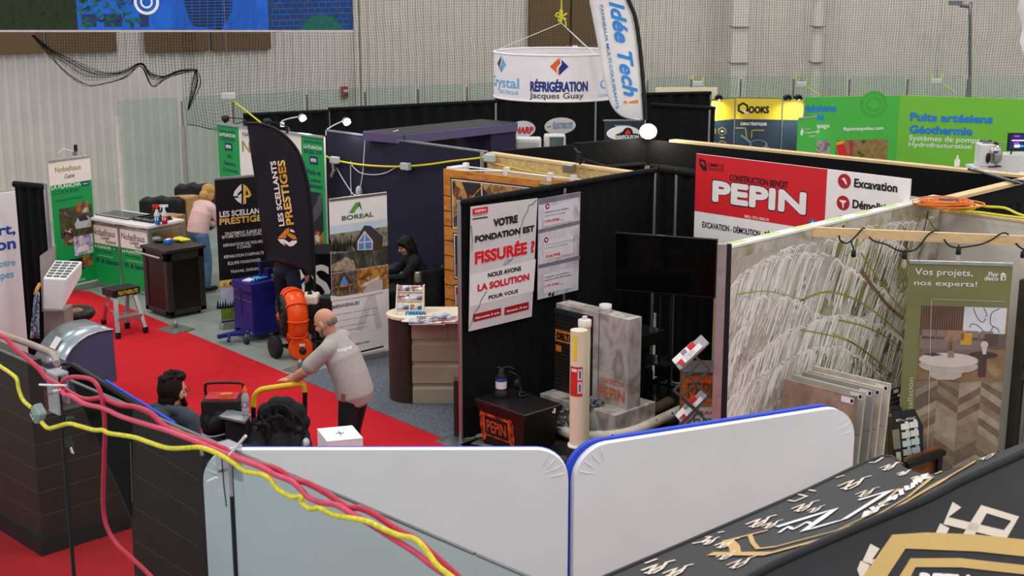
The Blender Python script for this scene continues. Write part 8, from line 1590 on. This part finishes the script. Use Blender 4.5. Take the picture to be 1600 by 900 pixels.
class Fig:
    def __init__(s, label, base, fwd, group=None):
        s.f = V((fwd.x, fwd.y, 0)).normalized(); s.l = V((0, 0, 1)).cross(s.f); s.b = V(base); s.rt = thing('person', label, 'person', tuple(base), group)
    def P(s, p): return s.b + s.f * p[0] + s.l * p[1] + V((0, 0, p[2]))
    def D(s, p): return s.f * p[0] + s.l * p[1] + V((0, 0, p[2]))
    def head(s, bb, c, look, m, k=1.0, beard=None):
        c = s.P(c); y = s.D(look).normalized(); x = y.cross(V((0, 0, 1))).normalized(); z = x.cross(y); R = Matrix((x, y, z)).transposed(); s.hc, s.hx, s.hy, s.hz, s.hR, s.hk = c, x, y, z, R, k
        Q = lambda a, b, d: c + (x * a + y * b + z * d) * k
        bb.ball(Q(0, -.012, .025), (.076 * k, .098 * k, .095 * k), m, R, 20, 14); bb.ball(Q(0, .03, -.045), (.058 * k, .062 * k, .072 * k), m, R, 18, 12); bb.ball(Q(0, .066, -.085), (.032 * k, .026 * k, .024 * k), m, R)
        etube(bb, [Q(0, .085, .012), Q(0, .105, -.022)], [.009 * k, .015 * k], x, m, 10); bb.ball(Q(0, .1, -.03), (.018 * k, .014 * k, .011 * k), m, R, 10, 6)
        bb.ball(Q(0, .082, -.055), (.024 * k, .012 * k, .006 * k), m, R, 10, 6); bb.ball(Q(0, .081, -.067), (.021 * k, .012 * k, .007 * k), m, R, 10, 6)
        for e in (-1, 1):
            bb.ball(Q(e * .076, -.005, -.012), (.012 * k, .022 * k, .033 * k), m, R, 10, 8); bb.ball(Q(e * .03, .078, .022), (.022 * k, .012 * k, .008 * k), m, R, 10, 6); bb.ball(Q(e * .045, .055, -.03), (.02 * k, .025 * k, .025 * k), m, R, 10, 6)
        s.Q = Q
    def eyes(s):
        bb = MB()
        for e in (-1, 1): bb.ball(s.Q(e * .031, .077, .006), (.012 * s.hk, .008 * s.hk, .006 * s.hk), M('eye_dark', '#2a2220', .3, noise=0), s.hR, 10, 6)
        bb.obj('eyes', s.rt)
    def hand(s, bb, wr, dirn, palm, m, curl=.5, k=1.0, thumb=1):
        """wr wrist, dirn along the fingers, palm the way the palm faces"""
        wr = s.P(wr); d = s.D(dirn).normalized(); n = s.D(palm); n = (n - d * n.dot(d)).normalized(); x = d.cross(n)
        etube(bb, [wr, wr + d * .045 * k, wr + d * .09 * k], [(.026 * k, .02 * k), (.037 * k, .016 * k), (.039 * k, .014 * k)], x, m, 14)
        for i, (o, ln) in enumerate(((-.029, .068), (-.0095, .078), (.0105, .073), (.029, .057))):
            p0 = wr + d * .088 * k + x * o * k; a1, a2 = curl * .7, curl * 1.5; d1 = d * math.cos(a1) + n * math.sin(a1) + x * o * 3; d2 = d * math.cos(a2) + n * math.sin(a2) + x * o * 2; ln *= k
            etube(bb, [p0, p0 + d1.normalized() * ln * .5, p0 + d1.normalized() * ln * .5 + d2.normalized() * ln * .5], [.0092 * k, .0086 * k, .007 * k], x, m, 8)
        p0 = wr + d * .03 * k + x * (-.03 * thumb) * k; t1 = (d * .65 - x * thumb * .7 + n * .25).normalized(); t2 = (d * .9 - x * thumb * .25 + n * .4).normalized(); etube(bb, [p0, p0 + t1 * .038 * k, p0 + t1 * .038 * k + t2 * .03 * k], [.013 * k, .0105 * k, .008 * k], x, m, 8)
    def done(s, bb, name, vox=.008, sm=3): return bb.obj(name, s.rt, mods=[('remesh', vox), ('smooth', sm)])
def torso(F_, bb, J, m, g_=0.0, wide=1.0):
    pts = [F_.P(J[k]) for k in ('pel', 'waist', 'chest', 'collar')]
    etube(bb, pts, [(.165 * wide + g_, .115 * wide + g_), (.16 * wide + g_, .115 * wide + g_), (.185 * wide + g_, .125 * wide + g_), (.13 + g_, .085 + g_)], F_.l, m, 22)
    for e in ('L', 'R'): etube(bb, [F_.P(J['collar']), F_.P(J['sh' + e])], [.075 + g_, .062 + g_], F_.f, m, 14)
def figure(F_, J, cl):
    sk = cl.get('skin', SKIN); w_ = cl.get('wide', 1.0); bb = MB(); F_.head(bb, J['head'], J['look'], sk, cl.get('k', 1.0))
    etube(bb, [F_.P(J['collar']), F_.P(J['neck']), F_.hc - F_.hz * .05 - F_.hy * .02], [.062, .056, .055], F_.l, sk); torso(F_, bb, J, sk, -.02, w_)
    for e in 'LR':
        sg = 1 if e == 'L' else -1
        sh, el, wr = F_.P(J['sh' + e]), F_.P(J['el' + e]), F_.P(J['wr' + e]); etube(bb, [sh, sh.lerp(el, .4), el, el.lerp(wr, .35), wr], [q * cl.get('arm', 1) for q in (.05, .047, .041, .04, .028)], F_.f, sk)
        F_.hand(bb, J['wr' + e], J['hd' + e], J['pm' + e], sk, J.get('curl', .5), 1.0, J.get('th' + e, sg))
        hp, kn, an = F_.P(J['hip' + e]), F_.P(J['kn' + e]), F_.P(J['an' + e]); etube(bb, [hp, hp.lerp(kn, .5), kn, kn.lerp(an, .4), an], [.075, .065, .05, .048, .034], F_.l, sk); toe = F_.P(J['toe' + e]); etube(bb, [an - V((0, 0, .03)), toe], [.035, .03], F_.l, sk)
    F_.done(bb, 'body', .0065, 2); F_.eyes()
    bb = MB(); torso(F_, bb, J, cl['top'], .012, w_)
    if 'hem' in cl: etube(bb, [F_.P(J['chest']), F_.P(J['waist']), F_.P(J['pel']), F_.P(cl['hem'])], [(.18 * w_ + .012, .122 * w_ + .012), (.176 * w_ + .012, .13 * w_ + .012), (.176 * w_ + .012, .134 * w_ + .012), (.176 * w_ + .012, .135 * w_ + .012)], F_.l, cl['top'], 22)
    for e in 'LR':
        sh, el, wr = F_.P(J['sh' + e]), F_.P(J['el' + e]), F_.P(J['wr' + e])
        if cl.get('short'): etube(bb, [sh, sh.lerp(el, .45), sh.lerp(el, .78)], [.074, .078, .08], F_.f, cl['top'])
        else: etube(bb, [sh, sh.lerp(el, .5), el, el.lerp(wr, .5), wr], [.068, .063, .057, .05, .04], F_.f, cl['top'])
    if cl.get('hood'):
        c = F_.P(J['neck']); 
        for k in range(9):
            t = (k / 8) * 4.6 + 2.42; p = c + F_.f * math.cos(t) * .095 + F_.l * math.sin(t) * .105 + V((0, 0, -.005 - .035 * math.cos(t)))
            bb.ball(p, (.05, .05, .042), cl['top'], None, 12, 8)
        bb.ball(c - F_.f * .14 - V((0, 0, .05)), (.09, .1, .1), cl['top'], None, 12, 8)
    F_.top = F_.done(bb, 'top_garment', .011, 4)
    bb = MB(); etube(bb, [F_.P(J['waist']), F_.P(J['pel'])], [(.155 * w_ + .008, .115 * w_ + .006), (.165 * w_ + .01, .125 * w_ + .008)], F_.l, cl['leg'], 22)
    for e in 'LR':
        hp, kn, an = F_.P(J['hip' + e]), F_.P(J['kn' + e]), F_.P(J['an' + e]); etube(bb, [hp, hp.lerp(kn, .45), kn, kn.lerp(an, .5), an + V((0, 0, .01))], [.102, .092, .072, .068, .064], F_.l, cl['leg'], 18)
    F_.done(bb, 'trousers', .012, 4)
    for e in 'LR':
        bb = MB(); an, toe = F_.P(J['an' + e]), F_.P(J['toe' + e]); hz = toe.z; h0 = V((an.x, an.y, hz)) - (toe - an).normalized() * .05; h0.z = hz
        etube(bb, [h0, h0.lerp(toe, .5), toe], [(.04, .04), (.046, .042), (.042, .034)], F_.l, cl.get('shoe', BPL)); etube(bb, [V((an.x, an.y, hz)), an], [.044, .044], F_.l, cl.get('shoe', BPL)); F_.done(bb, 'shoe', .01, 2)
def std(lean=0.0, h=1.0):
    J = dict(pel=(0, 0, .93), waist=(.0, 0, 1.08), chest=(.0, 0, 1.28), collar=(-.01, 0, 1.44), neck=(0, 0, 1.5), head=(.03, 0, 1.63), look=(1, 0, 0), shL=(0, .19, 1.42), shR=(0, -.19, 1.42), elL=(-.02, .25, 1.14), elR=(-.02, -.25, 1.14), wrL=(.1, .24, .9), wrR=(.1, -.24, .9), hdL=(.15, 0, -1), hdR=(.15, 0, -1), pmL=(0, -1, 0), pmR=(0, 1, 0),
        hipL=(0, .095, .92), hipR=(0, -.095, .92), knL=(.02, .11, .5), knR=(.02, -.11, .5), anL=(-.02, .12, .1), anR=(-.02, -.12, .1), toeL=(.13, .14, .055), toeR=(.13, -.14, .055))
    if h != 1.0: J = {k: (tuple(v[i] * (h if i == 2 else 1) for i in range(3)) if k[:2] not in ('hd', 'pm', 'lo', 'to', 'an') else v) for k, v in J.items()}
    return J
# bald man in a grey T-shirt bending over the hand cart
TEE = M('tshirt_grey', '#a9a19c', .85, noise=.04, scale=60, bump=.1); BLKT = M('trousers_black', '#14141a', .8, noise=.1)
b0 = fl(552, 12.2); b0.z = .009; Fm = Fig('bald man in a grey T-shirt leaning on the yellow cart handle', b0, -RT * .93 + nf * .36)
J = std(); J.update(pel=(-.04, 0, .95), waist=(.0, 0, 1.08), chest=(.07, .0, 1.25), collar=(.15, .0, 1.40), neck=(.18, .0, 1.455), head=(.235, .02, 1.565), look=(.82, .0, -.42), shL=(.12, .2, 1.37), shR=(.16, -.2, 1.38), elL=(.33, .26, 1.15), elR=(.40, -.2, 1.16), wrL=(.53, .17, 1.015), wrR=(.52, .02, 1.02), hdL=(.95, -.12, .0), hdR=(.9, .2, -.05), pmL=(0, -.15, -1), pmR=(0, .1, -1), curl=.35, hipL=(-.04, .1, .93), hipR=(-.04, -.1, .93), knL=(.0, .12, .5), knR=(.04, -.1, .5), anL=(-.02, .13, .1), anR=(.0, -.12, .1))
figure(Fm, J, dict(top=TEE, leg=BLKT, short=True, wide=1.12, hem=(-.05, 0, .9), k=1.07, arm=1.25))
GH = M('grey_stubble_hair', '#6e6259', .9, noise=.25, scale=90)
bb = MB(); Q = Fm.Q
for e in (-1, 1):
    for (y, z, r) in ((-.055, .0, .022), (-.05, .018, .018), (-.07, -.025, .022), (-.03, .005, .014)): bb.ball(Q(e * (.05 if y < -.03 else .064), y, z), (.015, r, r), GH, Fm.hR)
bb.ball(Q(0, -.092, -.012), (.055, .02, .04), GH, Fm.hR); Fm.done(bb, 'hair_fringe', .006, 5)
bb = MB()
for e in (-1, 1): etube(bb, [Q(e * .062, .02, -.05), Q(e * .05, .06, -.085), Q(0, .084, -.1)], [.016, .017, .018], Fm.hz, GH, 10)
bb.ball(Q(0, .092, -.048), (.03, .012, .008), GH, Fm.hR); Fm.done(bb, 'beard', .007, 3)
pt = Pl(Fm.P((-.065, .10, 1.30)) + Fm.l * .06, RT + V((0, 0, .05)))
bpy.context.view_layer.update(); dgm = bpy.context.evaluated_depsgraph_get()
from mathutils.bvhtree import BVHTree
ev = Fm.top.evaluated_get(dgm); me_ = ev.to_mesh(); mw = V(Fm.rt['_w']); BT = BVHTree.FromPolygons([v.co + mw for v in me_.vertices], [tuple(p.vertices) for p in me_.polygons]); ev.to_mesh_clear()
def proj(x, y, off=.003):
    h_ = BT.ray_cast(CAMP, ray(x, y).normalized()); return (h_[0] - ray(x, y).normalized() * off) if h_[0] is not None else None
gv, gf, _h = glyphs('tope', 0); bb = MB(); vs = [proj(527 + 23 * a_, 553 - 6.5 * a_ - 7.5 * b_) for a_, b_ in gv]
if all(v is not None for v in vs): bb.add(vs, gf, M('shirt_print', '#f0eeea', .8, noise=0)); bb.obj('shirt_lettering', Fm.rt)
bb = MB(); c = Fm.P((-.06, .185, .93)); bb.obox(c - V((0, 0, .05)), Fm.f * .05, Fm.l * .025, (0, 0, .09), M('tan_leather', '#8a5a34', .6, noise=.1)); bb.obj('belt_pouch', Fm.rt, bevel=.01)
# bearded man with glasses and a hood, seen from behind
HOOD = M('hoodie_slate', '#3c424c', .9, noise=.08, scale=40, bump=.15); DHAIR = M('hair_dark_brown', '#1c130e', .75, noise=.3, scale=60, bump=.35, spec=.15)
b1 = fl(285, 10.02); b1.z = .009; Fb = Fig('dark haired bearded man with glasses in a slate hooded sweater', b1, RT * .5 + nf * .87); J = std(h=1.0)
J.update(head=(.03, 0, 1.605), neck=(0, 0, 1.475), look=(1, 0, -.08)); figure(Fb, J, dict(top=HOOD, leg=BLKT, hood=True, k=1.1)); Q = Fb.Q
bb = MB(); rr = random.Random(6)
bb.ball(Q(0, -.034, .03), (.092, .106, .122), DHAIR, Fb.hR, 20, 14); bb.ball(Q(0, .03, .105), (.08, .07, .05), DHAIR, Fb.hR); bb.ball(Q(0, -.07, -.05), (.072, .06, .07), DHAIR, Fb.hR)
for k in range(40):
    t, u = rr.uniform(0, 6.28), rr.uniform(.5, 1.3); d = V((math.cos(t) * math.cos(u), math.sin(t) * math.cos(u), math.sin(u))); p = Q(d.x * .088, -.034 + d.y * .1, .03 + d.z * .12); etube(bb, [p, p + (Fb.hy * .025 + Fb.hx * rr.uniform(-.02, .02) + Fb.hz * .006)], [.014, .009], Fb.hx, DHAIR, 6)
Fb.done(bb, 'hair', .006, 4)
bb = MB()
for e in (-1, 1): etube(bb, [Q(e * .072, .005, -.02), Q(e * .066, .028, -.065), Q(e * .045, .066, -.095), Q(0, .088, -.108)], [.015, .022, .024, .024], Fb.hz, DHAIR, 10); etube(bb, [Q(e * .005, .1, -.047), Q(e * .035, .085, -.06)], [.009, .008], Fb.hz, DHAIR, 8)
Fb.done(bb, 'beard', .007, 2)
bb = MB()
for e in (-1, 1):
    bb.tube([Q(e * .034 + .024 * math.cos(k * .524), .102, .005 + .017 * math.sin(k * .524)) for k in range(12)], .0028, BPL, 6, closed=True); bb.tube([Q(e * .058, .1, .008), Q(e * .082, .07, .006), Q(e * .082, -.005, .0)], .003, BPL, 6)
bb.tube([Q(-.01, .104, .008), Q(.01, .104, .008)], .003, BPL, 6); bb.obj('glasses', Fb.rt)
# woman in a pink sweater, back turned
PINKS = M('pink_knit', '#d8b4ae', .9, noise=.05, scale=40, bump=.15); DENIM = M('denim_blue', '#4f6f92', .85, noise=.15, scale=14, bump=.1); BLOND = M('hair_blond', '#b98d4e', .6, noise=.25, scale=40, bump=.3)
b2 = fl(318, 20.1); b2.z = .002; Fw = Fig('woman in a pink sweater and jeans leaning forward behind the black gold banner', b2, nf * .75 + RT * .66); J = std(h=.95)
J.update(pel=(-.05, 0, .9), waist=(-.02, 0, 1.03), chest=(.04, 0, 1.18), collar=(.1, 0, 1.31), neck=(.13, 0, 1.36), head=(.19, 0, 1.46), look=(.8, 0, -.5), shL=(.09, .17, 1.27), shR=(.1, -.17, 1.27), elL=(.17, .24, 1.02), elR=(.2, -.22, 1.02), wrL=(.36, .15, .95), wrR=(.38, -.13, .95), hdL=(1, 0, -.2), hdR=(1, 0, -.2), pmL=(0, 0, -1), pmR=(0, 0, -1), hipL=(-.05, .1, .88), hipR=(-.05, -.1, .88))
figure(Fw, J, dict(top=PINKS, leg=DENIM, wide=1.0, hem=(-.05, 0, .93))); Q = Fw.Q; bb = MB(); bb.ball(Q(0, -.025, .04), (.1, .115, .1), BLOND, Fw.hR, 16, 10); bb.ball(Q(0, -.06, -.05), (.092, .075, .085), BLOND, Fw.hR, 16, 10)
for e in (-1, 1): bb.ball(Q(e * .08, .0, -.045), (.03, .05, .07), BLOND, Fw.hR)
Fw.done(bb, 'hair', .01, 3)
# seated woman in black at the cloth table
BSW = M('black_sweater', '#17181c', .9, noise=.1, scale=30, bump=.15); BRN = M('hair_black_brown', '#1a1210', .6, noise=.3, scale=60, bump=.3, spec=.2)
b3 = fl(662, 17.75); b3.z = .002; Fs = Fig('seated woman with long dark hair in black at the cloth table', b3, -RT * .95 - nf * .25); J = std()
J.update(pel=(0, 0, .54), waist=(.03, 0, .7), chest=(.08, 0, .88), collar=(.14, 0, 1.03), neck=(.17, 0, 1.08), head=(.22, 0, 1.185), look=(.9, 0, -.42), shL=(.13, .18, 1.0), shR=(.13, -.18, 1.0), elL=(.3, .24, .82), elR=(.32, -.2, .82), wrL=(.52, .14, .80), wrR=(.54, -.1, .80), hdL=(1, -.1, -.1), hdR=(1, .1, -.1), pmL=(0, 0, -1), pmR=(0, 0, -1), hipL=(.0, .1, .53), hipR=(.0, -.1, .53), knL=(.40, .12, .52), knR=(.40, -.12, .52), anL=(.36, .12, .1), anR=(.36, -.12, .1), toeL=(.5, .13, .05), toeR=(.5, -.13, .05))
figure(Fs, J, dict(top=BSW, leg=BLKT, wide=.95)); Q = Fs.Q; bb = MB(); bb.ball(Q(0, -.02, .045), (.092, .108, .09), BRN, Fs.hR, 16, 10)
hb = Q(0, -.06, .04); etube(bb, [hb, hb - Fs.f * .05 - V((0, 0, .09)), hb - Fs.f * .075 - V((0, 0, .2)), hb - Fs.f * .12 - V((0, 0, .34))], [(.085, .06), (.1, .06), (.1, .05), (.06, .03)], Fs.l, BRN)
for e in (-1, 1): etube(bb, [Q(e * .07, .02, .06), Q(e * .088, -.01, -.03), Q(e * .088, -.02, -.05) - V((0, 0, .1))], [.025, .03, .024], Fs.hy, BRN)
bb.ball(Q(0, .07, .085), (.06, .03, .03), BRN, Fs.hR); Fs.done(bb, 'hair', .009, 3)
# person behind the black feather flag
b4 = fl(452, 17.35); b4.z = .002; Ff = Fig('person in dark jeans standing behind the black feather flag', b4, nf * .8 + RT * .5); J = std(); J.update(knL=(.08, .2, .5), knR=(0, -.17, .5), anL=(.05, .25, .1), anR=(-.05, -.2, .1), toeL=(.2, .28, .055), toeR=(.1, -.22, .055))
figure(Ff, J, dict(top=M('dark_jacket', '#1d2029', .85, noise=.1), leg=M('denim_dark', '#1d2638', .85, noise=.12))); Q = Ff.Q; bb = MB(); bb.ball(Q(0, -.02, .045), (.088, .108, .088), DHAIR, Ff.hR); Ff.done(bb, 'hair', .01, 3)
# ================================================================ hand cart with bags
YEL = M('handle_yellow', '#e3bd22', .4, noise=.03); D1, D2 = 12.03, 12.17
hl = [atD(396, 700, D1), atD(396, 632, D1), atD(398, 619, D1), atD(406, 610, D1), atD(420, 606.5, D1 + .02), atD(455, 601.5, D1 + .11), atD(468, 600, D2), atD(475, 602.5, D2), atD(476.5, 612, D2), atD(475, 640, D2), atD(474, 690, D2)]
rt = thing('hand_cart', 'platform hand cart with a yellow topped push bar', 'cart', (hl[0] + hl[-1]).xy.to_3d() / 2 + V((0, 0, .009)))
bb = MB(); bb.tube(crom([hl[1] + V((0, 0, -.02))] + hl[2:9], 6), .026, YEL, 10); bb.obj('grip', rt)
bb = MB(); bb.tube([V((hl[0].x, hl[0].y, .18)), hl[1]], .022, BPL, 10); bb.obj('upright', rt); bb = MB(); bb.tube([V((hl[-1].x, hl[-1].y, .18)), hl[8]], .022, BPL, 10); bb.obj('upright', rt)
e1_ = (hl[-1] - hl[0]); e1_.z = 0; e1n = e1_.normalized(); o = V((hl[0].x, hl[0].y, .15)) - e1n * .12; dp = -nf
bb = MB(); bb.obox(o + nf * .03, e1n * (e1_.length + .24), dp * .95, (0, 0, .04), BPL); bb.obj('deck', rt, bevel=.01)
for s_ in (.1, e1_.length + .12):
    for t in (.05, .85): bb = MB(); c = o + e1n * s_ + dp * t; c.z = .075; bb.cyl(c - e1n * .02, c + e1n * .02, .065, RUB, n=16); bb.bar(c + V((0, 0, .02)), c + V((0, 0, .09)), .03, .05, STEEL); bb.obj('caster', rt)
DZ = .192
BAGM = M('black_nylon', '#17171a', .7, noise=.15, scale=20, bump=.25); ZIP = M('zip_grey', '#48484c', .5)
def softbox(name, label, cat, c, sz, m, rz=-.78, group=None, vox=.014):
    rt = thing(name, label, cat, c, group); bb = MB(); R = Matrix.Rotation(rz, 3, 'Z'); bb.box(c, sz, m, rz); rr = random.Random(int(c[0] * 1000))
    for k in range(10): bb.ball(V(c) + R @ V((sz[0] * rr.uniform(-.42, .42), sz[1] * rr.uniform(-.5, .5), sz[2] * rr.uniform(.12, .95))), (sz[0] * .18, sz[1] * .2, sz[2] * .16), m)
    bb.obj('bag_body', rt, mods=[('remesh', vox), ('smooth', 6)]); return rt, R
cA = atD(352, 700, 11.75); cA.z = DZ; rtA, R = softbox('equipment_case', 'black fabric case at the bottom left of the cart load', 'case', cA, (.40, .34, .50), BAGM)
bb = MB()
for z in (.2, .4): bb.obox(cA + R @ V((-.21, -.19, z)), R @ V((.42, 0, 0)), R @ V((0, .012, 0)), (0, 0, .02), ZIP)
bb.obj('zip_band', rtA)
cB = atD(350, 668, 11.75); cB.z = DZ + .53; sz = (.34, .26, .30); rtB = thing('tool_bag', 'open black tool bag with red inside on top of the cart load', 'tool bag', cB); bb = MB(); bb.box(cB, sz, BAGM, -.78); bb.ball(cB + R @ V((0, -.14, .1)), (.13, .05, .09), BAGM); bb.ball(cB + R @ V((-.14, -.08, .1)), (.06, .08, .09), BAGM); bb.obj('bag_body', rtB, mods=[('remesh', .012), ('smooth', 4)])
bb = MB(); bb.box(cB + V((0, 0, sz[2] - .01)), (.28, .2, .025), M('bag_red', '#b3232c', .7, noise=.2, scale=30), -.78); bb.box(cB + R @ V((.04, -.02, sz[2] + .01)), (.1, .06, .03), M('tool_orange', '#c87430', .5), -.6); bb.obj('red_lining', rtB)
bb = MB(); q = [cB + R @ V((x, .1, z)) for x, z in ((-.17, sz[2] - .02), (-.17, sz[2] + .07), (-.13, sz[2] + .10), (.13, sz[2] + .10), (.17, sz[2] + .07), (.17, sz[2] - .02))]; bb.tube(q, .013, BPL, 8, 3); bb.obj('frame_handle', rtB)
bb = MB(); bb.tube([cB + R @ V((-.2, -.15, .02)), cB + R @ V((-.08, -.22, .0)), cB + R @ V((.05, -.2, .02))], .012, STEEL, 8, 3); bb.obj('buckle_bar', rtB)
cC = atD(366, 690, 11.35); cC.z = DZ + .0; cT = atD(367, 652, 11.4)
rt = thing('flat_case', 'grey flat clipboard case lying on the bags under the bottle', 'case', cT); q4 = [atD(342, 649, 11.45), atD(382, 661, 11.3), atD(393, 655, 11.5), atD(357, 643, 11.65)]; zc_ = sum(p.z for p in q4) / 4; q4 = [V((p.x, p.y, zc_)) for p in q4]; bb = MB(); bb.prism(q4, (0, 0, .02), M('grey_metal_lid', '#8f9499', .35, .5, noise=.06)); bb.obj('lid', rt, bevel=.004)
cc = sum(q4, V()) / 4; bb = MB(); bb.obox(V((cc.x, cc.y, DZ)) - RT * .09 - nf * .05, RT * .2, nf * .14, (0, 0, zc_ - DZ - .012), BAGM); bb.thing('black_box', 'narrow black box holding up the grey flat case', 'box', bevel=.02)
p = V((q4[2].x, q4[2].y, zc_ + .022)).lerp(cc + V((0, 0, .022 + zc_ - cc.z)), .35); rt = thing('drink_bottle', 'clear sports drink bottle with an orange cap on the grey case', 'bottle', p); CLR2 = M('bottle_clear', '#a9a4a8', .15, noise=.05, spec=.6)
bb = MB(); bb.lathe(p, [(.03, 0), (.034, .01), (.034, .06), (.031, .07), (.034, .08), (.034, .15), (.03, .17), (.018, .20), (.016, .205)], CLR2, 18); bb.obj('bottle_body', rt); bb = MB(); bb.lathe(p, [(.021, .205), (.021, .23), (.012, .24), (.011, .255)], M('cap_orange', '#e8641f', .4), 16); bb.obj('cap', rt)
bb = MB(); bb.lathe(p, [(.0345, .075), (.0345, .125)], M('bottle_label', '#8b8488', .4), 18); bb.obj('label_band', rt); q = Pl(p - nf * .036, RT); bb = MB(); bb.uvtext(q, 'G', -.012, .085, .012, .115, WHITE, .03); bb.obj('letter_mark', rt)
cJ = atD(437, 700, 11.62); cJ.z = DZ; rtJ = thing('duffel_bag', 'bulging black bag under the black jacket on the cart', 'bag', cJ); bb = MB(); bb.obox(cJ - RT * .22 - nf * .16, RT * .44, nf * .34, (0, 0, .5), BAGM)
for x in (-.18, 0, .18): bb.ball(cJ + RT * x + V((0, 0, .35)) - nf * .1, (.14, .14, .3), BAGM)
bb.obj('bag_body', rtJ, mods=[('remesh', .016), ('smooth', 6)])
JK = M('jacket_black', '#121218', .85, noise=.2, scale=14, bump=.1); rt = thing('black_jacket', 'crumpled black jacket thrown over the bag against the push bar', 'jacket', cJ + V((0, 0, .5))); bb = MB(); rr = random.Random(12)
K = [(405, 668, .10), (418, 645, .10), (432, 634, .09), (447, 636, .10), (462, 645, .10), (472, 660, .08), (450, 665, .13), (428, 670, .13), (470, 682, .09), (448, 690, .13), (420, 692, .12), (404, 688, .07)]
for x, y, r in K: bb.ball(atD(x, y, 11.6), (r, r * .9, r), JK)
for P in ([(412, 640), (432, 632), (455, 640), (474, 664), (472, 690)], [(408, 650), (414, 672), (416, 695)], [(430, 636), (434, 660), (428, 690)], [(445, 634), (458, 655), (462, 690)], [(440, 650), (452, 668), (478, 676)], [(402, 672), (420, 655), (440, 650)], [(420, 640), (424, 660), (440, 690)]): etube(bb, crom([atD(x, y, 11.45 + rr.uniform(-.02, .02)) for x, y in P], 3), [.017] * (3 * (len(P) - 1) + 1), RT, JK, 8)
bb.obj('jacket_cloth', rt, mods=[('remesh', .011), ('smooth', 12)])
bb = MB(); etube(bb, crom([atD(x, y, 11.44) for x, y in ((403, 664), (412, 660), (420, 668), (418, 690))], 3), [.022] * 10, RT, BAGM, 8); bb.ball(atD(478, 694, 11.4), (.04, .04, .06), MR('plaid_cloth', ['#1c2233', '#5a6478', '#c9ccd2', '#232a3c'], 30, kind='voronoi', lo=.1, hi=.9)); bb.thing('backpack_strap', 'dark strap and plaid cloth tip sticking out under the jacket', 'strap')
cD = atD(378, 690, 11.2); cD.z = .009; rt, R = softbox('shoulder_bag', 'dark navy shoulder bag hanging at the front of the cart load', 'bag', cD, (.3, .22, .74), M('navy_nylon', '#14161f', .8, noise=.15, scale=16, bump=.3))
# white ballot box
zt = 1.06; q4 = [g(495.5, 670, zt), g(511, 690, zt), g(567, 684.5, zt), g(548, 664, zt)]; rt = thing('ballot_box', 'white cardboard ballot box with a slot in its top', 'box', (sum(q4, V()) / 4).xy.to_3d() + V((0, 0, .009))); CWB = M('white_card', '#ece8e8', .7, noise=.01)
cq = sum(q4, V()) / 4; e = q4[2] - q4[1]; f = (q4[0] - q4[1]); f = f - e.normalized() * f.dot(e.normalized()) * .0; bb = MB(); bb.obox(V((q4[1].x, q4[1].y, .01)), e, f, (0, 0, zt - .014), CWB); bb.obj('box_body', rt, bevel=.003)
bb = MB(); bb.obox(q4[1] - V((0, 0, .003)) - e * .005 - f * .005, e * 1.01, f * 1.01, (0, 0, .004), CWB); c = q4[1] + e * .5 + f * .5 + V((0, 0, .003)); bb.obox(c - e * .12 - f * .012, e * .24, f * .024, (0, 0, .001), INK); bb.obox(c - f * .15 - e * .012, e * .024, f * .3, (0, 0, .001), INK); bb.obj('slotted_lid', rt)
